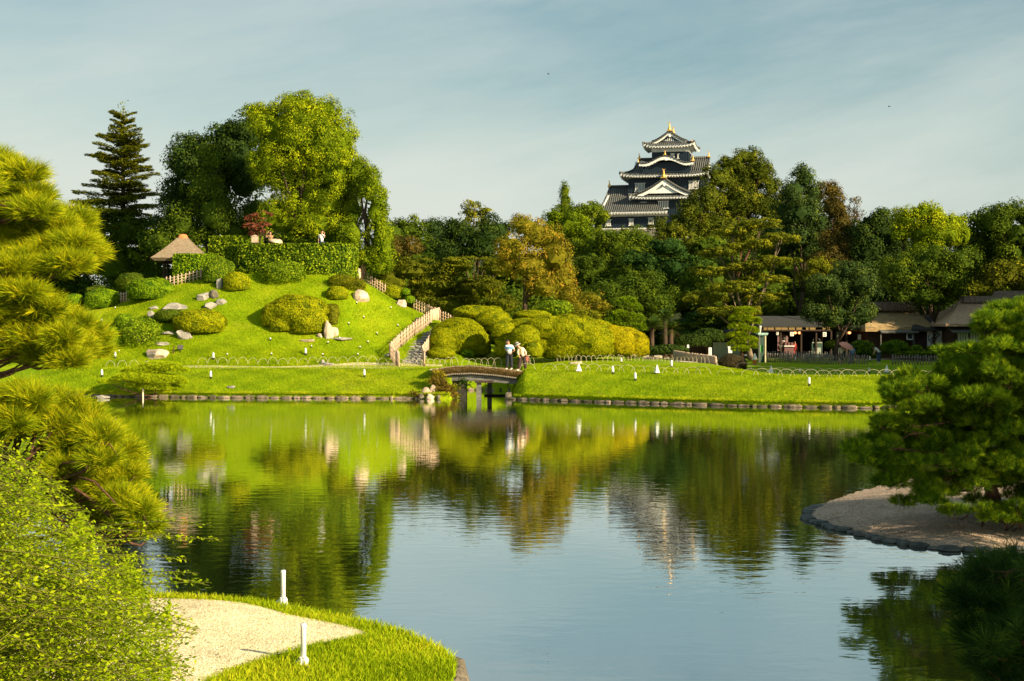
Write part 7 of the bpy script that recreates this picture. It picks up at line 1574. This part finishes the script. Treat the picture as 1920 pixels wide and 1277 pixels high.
# ------------------------------------------------------------------ people
def skin_mesh(name, joints, edges, root_i, mat, parent, origin, rz, scale=1.0, levels=1):
    """a surface grown over a skeleton of joints (x, y, z, rx, ry)"""
    bm = bmesh.new(); vs = [bm.verts.new((j[0], j[1], j[2])) for j in joints]
    for a, b in edges: bm.edges.new((vs[a], vs[b]))
    me = bpy.data.meshes.new(name); bm.to_mesh(me); bm.free()
    o = bpy.data.objects.new(name, me); COL.objects.link(o); md = o.modifiers.new('skin', 'SKIN'); md.use_smooth_shade = True
    sk = me.skin_vertices[0].data
    for i, j in enumerate(joints): sk[i].radius = (j[3], j[4] if len(j) > 4 else j[3]); sk[i].use_root = (i == root_i)
    sb_ = o.modifiers.new('sub', 'SUBSURF'); sb_.levels = levels; sb_.render_levels = levels
    dg = bpy.context.evaluated_depsgraph_get(); dg.update(); m2 = bpy.data.meshes.new_from_object(o.evaluated_get(dg)); m2.name = name
    m2.materials.clear(); m2.materials.append(MATS[mat])
    for p in m2.polygons: p.use_smooth = True
    bpy.data.objects.remove(o); R = Matrix.Rotation(rz, 4, 'Z') @ Matrix.Scale(scale, 4); m2.transform(R)
    q = bpy.data.objects.new(name, m2); COL.objects.link(q); q.parent = parent; ORG[q.name] = ORG[parent.name]; return q
def person(label, loc, pose, rz=0.0, scale=1.0, top='shirt_white', legs='trousers_black', shoes='shoe_white', group=None, extra=None, sleeve=.55, hat=None, hairlen=.0, skirt=False, band=None, coat=False):
    """pose: joint name -> (x, y, z) in metres for a 1.72 m figure; x to the right, -y towards the viewer"""
    root = thing('person', label, 'person', loc, group); J = pose; V = lambda k: Vector(J[k])
    names = ['pelvis', 'belly', 'chest', 'neck', 'jaw', 'head', 'crown']; rad = [(.135, .10), (.125, .09), (.155, .10), (.052, .05), (.070, .080), (.082, .098), (.055, .068)]
    jl = [tuple(V(n)) + r for n, r in zip(names, rad)]; ed = [(i, i + 1) for i in range(6)]
    def chain(start, pts, rads):
        prev = start
        for p, r in zip(pts, rads): jl.append(tuple(p) + (r, r)); ed.append((prev, len(jl) - 1)); prev = len(jl) - 1
        return prev
    for sd_ in ('l', 'r'):
        h = chain(2, [V('sho_' + sd_), V('elb_' + sd_), V('wri_' + sd_)], [.055, .040, .028]); wv = (V('wri_' + sd_) - V('elb_' + sd_)).normalized(); palm = V('wri_' + sd_) + wv * .06
        h = chain(h, [palm], [.030]); side = wv.orthogonal().normalized(); other = wv.cross(side)
        for f in range(4):
            o_ = side * (f - 1.5) * .017; ln = (.060, .070, .064, .048)[f]; chain(h, [palm + wv * .03 + o_, palm + wv * (.03 + ln * .6) + o_ + other * .012, palm + wv * (.03 + ln) + o_ + other * .028], [.009, .008, .006])
        chain(h - 0, [palm - side * .03 + wv * .0, palm - side * .045 + wv * .03 + other * .015], [.010, .008])
        chain(0, [V('hip_' + sd_), V('kne_' + sd_), V('ank_' + sd_), V('toe_' + sd_)], [.085, .058, .042, .032])
    skin_mesh('body', jl, ed, 0, 'skin', root, loc, rz, scale)
    # shirt
    g = .018; s_j = [tuple(V('pelvis') + Vector((0, 0, .02))) + (.15 + g, .11 + g), tuple(V('belly')) + (.14 + g, .105 + g), tuple(V('chest')) + (.165 + g, .115 + g), tuple(V('chest').lerp(V('neck'), .75)) + (.085, .07)]; s_e = [(0, 1), (1, 2), (2, 3)]
    for sd_ in ('l', 'r'):
        a = V('sho_' + sd_); b_ = V('elb_' + sd_); s_j.append(tuple(a) + (.07, .07)); s_e.append((2, len(s_j) - 1)); s_j.append(tuple(a.lerp(b_, min(1, sleeve * 1.4))) + (.060, .060)); s_e.append((len(s_j) - 2, len(s_j) - 1))
        if sleeve > .8: s_j.append(tuple(b_.lerp(V('wri_' + sd_), .9)) + (.042, .042)); s_e.append((len(s_j) - 2, len(s_j) - 1))
    if coat: s_j[0] = tuple(V('pelvis') + Vector((.02, 0, -.10))) + (.18, .13)
    skin_mesh('shirt', s_j, s_e, 1, top, root, loc, rz, scale)
    if band:
        m_ = V('belly').lerp(V('chest'), .8); Rb = Matrix.Rotation(rz, 3, 'Z'); bb = MB()
        prof = [(-.075, .205), (-.03, .222), (.03, .236), (.075, .24)]; n = 20; Vv = [Vector(loc) + Rb @ ((m_ + Vector((r * math.cos(2 * math.pi * j / n), r * .72 * math.sin(2 * math.pi * j / n), h_))) * scale) for h_, r in prof for j in range(n)]
        bb.add(Vv, [(i * n + j, i * n + (j + 1) % n, (i + 1) * n + (j + 1) % n, (i + 1) * n + j) for i in range(3) for j in range(n)], 0, True); bb.build('shirt_band', [band], root)
    # trousers or skirt
    t_j = [tuple(V('pelvis') + Vector((0, 0, .06))) + (.145, .115)]; t_e = []
    if skirt: t_j += [tuple(V('pelvis') - Vector((0, 0, .25))) + (.19, .15), tuple(V('kne_l').lerp(V('kne_r'), .5) - Vector((0, 0, .15))) + (.21, .17)]; t_e += [(0, 1), (1, 2)]
    else:
        for sd_ in ('l', 'r'):
            for k_, r_ in (('hip_', .125), ('kne_', .105), ('ank_', .095)):
                t_j.append(tuple(V(k_ + sd_)) + (r_, r_)); t_e.append((0 if k_ == 'hip_' else len(t_j) - 2, len(t_j) - 1))
    skin_mesh('trousers' if not skirt else 'skirt', t_j, t_e, 0, legs, root, loc, rz, scale)
    for sd_ in ('l', 'r'):
        a = V('ank_' + sd_); b_ = V('toe_' + sd_); skin_mesh('shoe', [tuple(a.lerp(b_, -.25) + Vector((0, 0, -.02))) + (.045, .04), tuple(a.lerp(b_, .4) - Vector((0, 0, .02))) + (.05, .04), tuple(b_ + Vector((0, 0, .0))) + (.045, .03)], [(0, 1), (1, 2)], 0, shoes, root, loc, rz, scale)
    # face and hair
    hd = V('head'); up = (V('crown') - V('jaw')).normalized(); fw = Vector(J.get('face', (0, -1, 0))).normalized(); fw = (fw - up * fw.dot(up)).normalized(); rt = fw.cross(up).normalized()
    Rz = Matrix.Rotation(rz, 3, 'Z'); W = lambda p: Vector(loc) + Rz @ (Vector(p) * scale)
    mb = MB(); Uo = []
    for i in range(9):
        for j in range(14):
            el = math.pi * (.0 + .62 * i / 8); az = 2 * math.pi * j / 14; d = up * math.cos(el) + (fw * math.cos(az) + rt * math.sin(az)) * math.sin(el)
            lim = .50 if math.cos(az) > .25 else (.85 + hairlen); elx = min(el, math.pi * .5 * lim * 1.25); d = up * math.cos(elx) + (fw * math.cos(az) + rt * math.sin(az)) * math.sin(elx)
            Uo.append(W(hd + up * .025 + Vector((d.x * 1, d.y * 1, d.z * 1)) * .112))
    mb.add(Uo, [(i * 14 + j, i * 14 + (j + 1) % 14, (i + 1) * 14 + (j + 1) % 14, (i + 1) * 14 + j) for i in range(8) for j in range(14)], 0, True); mb.build('hair', ['hair'], root)
    mb = MB(); e = hd + fw * .088 + up * -.005
    for sg in (-1, 1): mb.lathe(W(e + rt * sg * .032) - Vector((0, 0, .007)), [(.002, 0), (.010, .007), (.002, .014)], 6)
    mb.build('eyes', ['hair'], root)
    mb = MB(); n_ = hd + fw * .105 - up * .03; mb.tube([W(hd + fw * .085 + up * .01), W(n_ + fw * .012)], [.008 * scale, .015 * scale], 6)
    for sg in (-1, 1): mb.tube([W(hd + rt * sg * .083 + up * .015), W(hd + rt * sg * .095 - up * .03)], [.014 * scale, .010 * scale], 6)
    mb.build('nose_and_ears', ['skin'], root)
    if hat:
        mb = MB(); pr = [(.20, -.01), (.205, .0), (.115, .03), (.112, .10), (.10, .13), (.02, .14)]; n = 18; Vv = []
        c0 = hd + up * .045
        for r, h_ in pr:
            for j in range(n): a = 2 * math.pi * j / n; Vv.append(W(c0 + (fw * math.cos(a) + rt * math.sin(a)) * r + up * (h_ - (.03 if r > .15 else 0))))
        mb.add(Vv, [(i * n + j, i * n + (j + 1) % n, (i + 1) * n + (j + 1) % n, (i + 1) * n + j) for i in range(len(pr) - 1) for j in range(n)] + [tuple(range((len(pr) - 1) * n, len(pr) * n))], 0, True)
        h_o = mb.build('hat', [hat], root); mb = MB(); Vv = []
        for r, h_ in ((.118, .03), (.116, .075)):
            for j in range(n): a = 2 * math.pi * j / n; Vv.append(W(c0 + (fw * math.cos(a) + rt * math.sin(a)) * r + up * h_))
        mb.add(Vv, [(j, (j + 1) % n, n + (j + 1) % n, n + j) for j in range(n)], 0, True); mb.build('hat_band', ['hat_band'], h_o)
    if extra: extra(root, W, V)
    return root
def stand_pose(lean=0.0, arms='down', step=.0, head=(0, 0), face=(0, -1, 0)):
    p = dict(pelvis=(0, 0, .92), belly=(lean * .3, 0, 1.08), chest=(lean * .7, 0, 1.28), neck=(lean, 0, 1.46), jaw=(lean * 1.15 + head[0] * .4, head[1] * .4, 1.53), head=(lean * 1.25 + head[0], head[1], 1.61), crown=(lean * 1.3 + head[0] * 1.1, head[1] * 1.1, 1.68),
             sho_l=(lean * .8 - .19, 0, 1.37), sho_r=(lean * .8 + .19, 0, 1.37), hip_l=(-.09, 0, .88), hip_r=(.09, 0, .88), kne_l=(-.10 - step * .5, 0, .48), kne_r=(.10 + step * .5, 0, .48), ank_l=(-.11 - step, 0, .08), ank_r=(.11 + step, 0, .08), toe_l=(-.13 - step, -.15, .035), toe_r=(.13 + step, -.15, .035), face=face)
    if arms == 'down': p.update(elb_l=(lean * .6 - .25, .02, 1.08), wri_l=(lean * .5 - .24, -.06, .84), elb_r=(lean * .6 + .25, .02, 1.08), wri_r=(lean * .5 + .24, -.06, .84))
    if arms == 'behind': p.update(elb_l=(-.20, .14, 1.12), wri_l=(.0, .17, .98), elb_r=(.30, .10, 1.10), wri_r=(.12, .18, .98))
    return p
BZ = lambda px, D=84.6: Vector(((px - 960) * D / F, D, float(deck((px - 960) * D / F))))
# man on the bridge, head bowed to the left, hands behind his back
pm = stand_pose(-.02, 'behind', .03, (-.09, -.06), (-.75, -.5, -.35)); pm['toe_l'] = (-.24, -.08, .035); pm['toe_r'] = (.06, -.15, .035)
person('person on the bridge in a white and blue shirt and black trousers, looking down', BZ(955), pm, 0, 1.03, 'shirt_white', 'trousers_black', 'shoe_white', band='shirt_blue')
# woman beside him, stepping and bending forward with a hat and a bag
pw = dict(pelvis=(.06, 0, .88), belly=(.04, 0, 1.02), chest=(-.04, -.04, 1.20), neck=(-.13, -.06, 1.35), jaw=(-.19, -.09, 1.39), head=(-.23, -.10, 1.46), crown=(-.25, -.10, 1.53), sho_l=(-.18, -.12, 1.27), sho_r=(.08, .06, 1.28), elb_l=(-.22, -.14, 1.02), wri_l=(-.14, -.22, .86), elb_r=(.25, .08, 1.05), wri_r=(.22, .04, .82),
          hip_l=(-.02, 0, .85), hip_r=(.14, 0, .85), kne_l=(-.12, -.02, .47), kne_r=(.20, 0, .47), ank_l=(-.17, 0, .08), ank_r=(.22, .0, .08), toe_l=(-.30, -.05, .035), toe_r=(.12, -.08, .035), face=(-.8, -.4, -.4))
def _bag(root, W, V):
    mb = MB(); c = W(V('wri_r') + Vector((.08, .02, -.14))); mb.box(c, (.20, .12, .26), rz=.3, taper=.8); b_ = mb.build('handbag', ['bag_red'], root)
    mb = MB(); mb.tube([c + Vector((-.06, 0, .13)), W(V('elb_r') + Vector((.03, 0, -.02))), c + Vector((.06, 0, .13))], .012, 5); mb.build('bag_strap', ['bag_red'], b_)
    mb = MB(); a = W(V('wri_r') + Vector((-.02, -.02, .03))); mb.tube([a, a + Vector((.30, -.02, .02))], .018, 6); mb.build('rolled_map', ['bamboo_pale'], root)
    mb = MB(); mb.box(W(V('belly').lerp(V('chest'), .5) + Vector((-.07, -.145, 0))), (.14, .05, .36), rz=-.3); mb.build('inner_shirt', ['shirt_tan'], root)
person('person on the bridge in a cream jacket and banded hat, bending forward with a bag', BZ(978, 84.9), pw, 0, 1.05, 'shirt_cream', 'trousers_brown', 'shoe_white', hat='straw_hat', extra=_bag, sleeve=.95, coat=True)
# person walking on the hilltop behind the hedge
p0 = P(603, 447, 106.4); g = hz1(p0.x, 106.4); pp = stand_pose(.02, 'down', .05, (.02, -.02), (.9, -.3, 0)); pp['elb_r'] = (.20, -.12, 1.16); pp['wri_r'] = (.24, -.22, 1.42)
person('person in a long white shirt standing behind the hilltop hedge, hand raised to the face', Vector((p0.x, 106.4, P(0, 432, 106.4).z - 1.72)), pp, 0, 1.0, 'shirt_white', 'jeans', coat=True)
def _cam(root, W, V):
    mb = MB(); mb.box(W((V('wri_l') + V('wri_r')) / 2), (.14, .09, .09)); mb.build('camera', ['black_metal'], root)
pc = stand_pose(0, 'down', .0, (.0, -.02), (.2, -1, 0)); pc.update(elb_l=(-.34, -.10, 1.28), wri_l=(-.16, -.22, 1.58), elb_r=(.10, -.18, 1.22), wri_r=(.06, -.24, 1.50))
person('person in a tan shirt with one arm raised, behind the middle of the hilltop hedge', Vector((P(507, 0, 107.6).x, 107.6, P(0, 434, 107.6).z - 1.72)), pc, 0, 1.0, 'shirt_tan', 'trousers_brown', extra=_cam, sleeve=.5)
r = thing('viewpoint_rock', 'pale low rock beside the person with the raised arm', 'rock', P(518, 453, 107.2)); rr = rngf(9); mesh_np('rock_face', [rock_chunk(P(517, 454, 107.2), (.55, .4, .28), rr, sub=3)], ['rock_warm'], r)
r = thing('notice_board', 'small pale notice board with a pitched top over the hedge', 'sign', Vector((P(478, 0, 106.6).x, 106.6, hz1(P(478, 0, 106.6).x, 106.6)))); c = P(478, 449, 106.6)
mb = MB(); mb.box(c, (.52, .06, .46)); mb.prism([c + Vector((-.34, -.05, .22)), c + Vector((.34, -.05, .22)), c + Vector((0, -.05, .36))], (0, .1, 0)); mb.build('board', ['stake'], r)
mb = MB(); b = ORG[r.name]; mb.box((c.x, 106.63, (b.z + c.z) / 2), (.09, .05, c.z - b.z + .1)); mb.build('post', ['wood_brown'], r)
# visitors at the shop
g = 112.5
def _par(root, W, V):
    top = W(V('wri_r') + Vector((.32, -.05, .50))); ax = (Vector((.35, -.35, .85))).normalized(); mb = MB(); n = 16; e1 = ax.orthogonal().normalized(); e2 = ax.cross(e1); Vv = []; pr = [(.02, .0), (.25, -.05), (.45, -.14), (.56, -.28)]
    for r_, h_ in pr:
        for j in range(n): a = 2 * math.pi * j / n; Vv.append(top + (e1 * math.cos(a) + e2 * math.sin(a)) * r_ * 1.1 + ax * h_)
    mb.add(Vv, [(i * n + j, i * n + (j + 1) % n, (i + 1) * n + (j + 1) % n, (i + 1) * n + j) for i in range(3) for j in range(n)], 0, True); mb.build('canopy', ['parasol'], PAR); mb = MB(); mb.tube([top + ax * .05, top - ax * .75], .012, 5); mb.build('shaft', ['wood_dark'], PAR)
x = hX(1578, g); q = drop(x, g)
PAR = thing('parasol', 'salmon pink parasol held over a shoulder by the shop fence', 'parasol', q + Vector((.4, 0, 1.5)))
pl_ = stand_pose(0, 'down', .02, (.04, 0), (.5, .8, 0)); pl_.update(elb_r=(.28, -.08, 1.15), wri_r=(.16, -.16, 1.30))
person('person in a pale blouse and long grey skirt holding the pink parasol', q, pl_, 0, .93, 'shirt_cream', 'skirt_grey', extra=_par, skirt=True, sleeve=.9)
x = hX(1598, g + 2); person('person in light blue half hidden behind the pink parasol', drop(x, g + 2), stand_pose(0, 'down', .02, (0, 0), (-1, 0, 0)), 0, .9, 'shirt_blue', 'jeans')
pb = dict(pelvis=(.12, 0, .9), belly=(.06, 0, 1.02), chest=(-.08, -.03, 1.17), neck=(-.23, -.05, 1.24), jaw=(-.30, -.06, 1.22), head=(-.36, -.07, 1.25), crown=(-.42, -.07, 1.29), sho_l=(-.16, -.14, 1.20), sho_r=(-.06, .12, 1.24), elb_l=(-.28, -.14, .98), wri_l=(-.34, -.14, .82), elb_r=(-.12, .16, .96), wri_r=(-.24, .10, .80),
          hip_l=(.06, 0, .86), hip_r=(.18, 0, .86), kne_l=(.03, 0, .47), kne_r=(.18, 0, .47), ank_l=(.04, 0, .08), ank_r=(.2, 0, .08), toe_l=(-.1, -.03, .035), toe_r=(.06, -.03, .035), face=(-.7, -.2, -.7))
x = hX(1645, 118); person('person in a white top bowing forward between the bushes by the brown house', drop(x, 118), pb, 0, 1.0, 'shirt_white', 'jeans')
x = sX(1493); person('person in a bright red apron standing inside the shop', Vector((x, SHD + .6, sg0)), stand_pose(0, 'down', .0), 0, .95, 'red_paint', 'red_paint', sleeve=.6)
# birds
for px, py, D, lab in ((1028, 139, 160, 'tiny dark bird high in the sky left of the castle'), (1667, 200, 170, 'tiny dark bird high in the sky right of the castle')):
    c = P(px, py, D); mb = MB(); mb.lathe(c - Vector((0, 0, .03)), [(.01, 0), (.05, .02), (.05, .05), (.01, .07)], 8, sx=2.6)
    for sg in (-1, 1): mb.prism([c + Vector((-.06, 0, .02)), c + Vector((.08, 0, .02)), c + Vector((.0, sg * .2, .10)), c + Vector((-.06, sg * .34, .06))], (0, 0, .012))
    mb.prism([c + Vector((.12, -.02, .0)), c + Vector((.24, -.05, .01)), c + Vector((.24, .05, .01)), c + Vector((.12, .02, 0))], (0, 0, .01))
    tag(mb.build('bird', ['bird_black'], None, c), lab, 'bird')
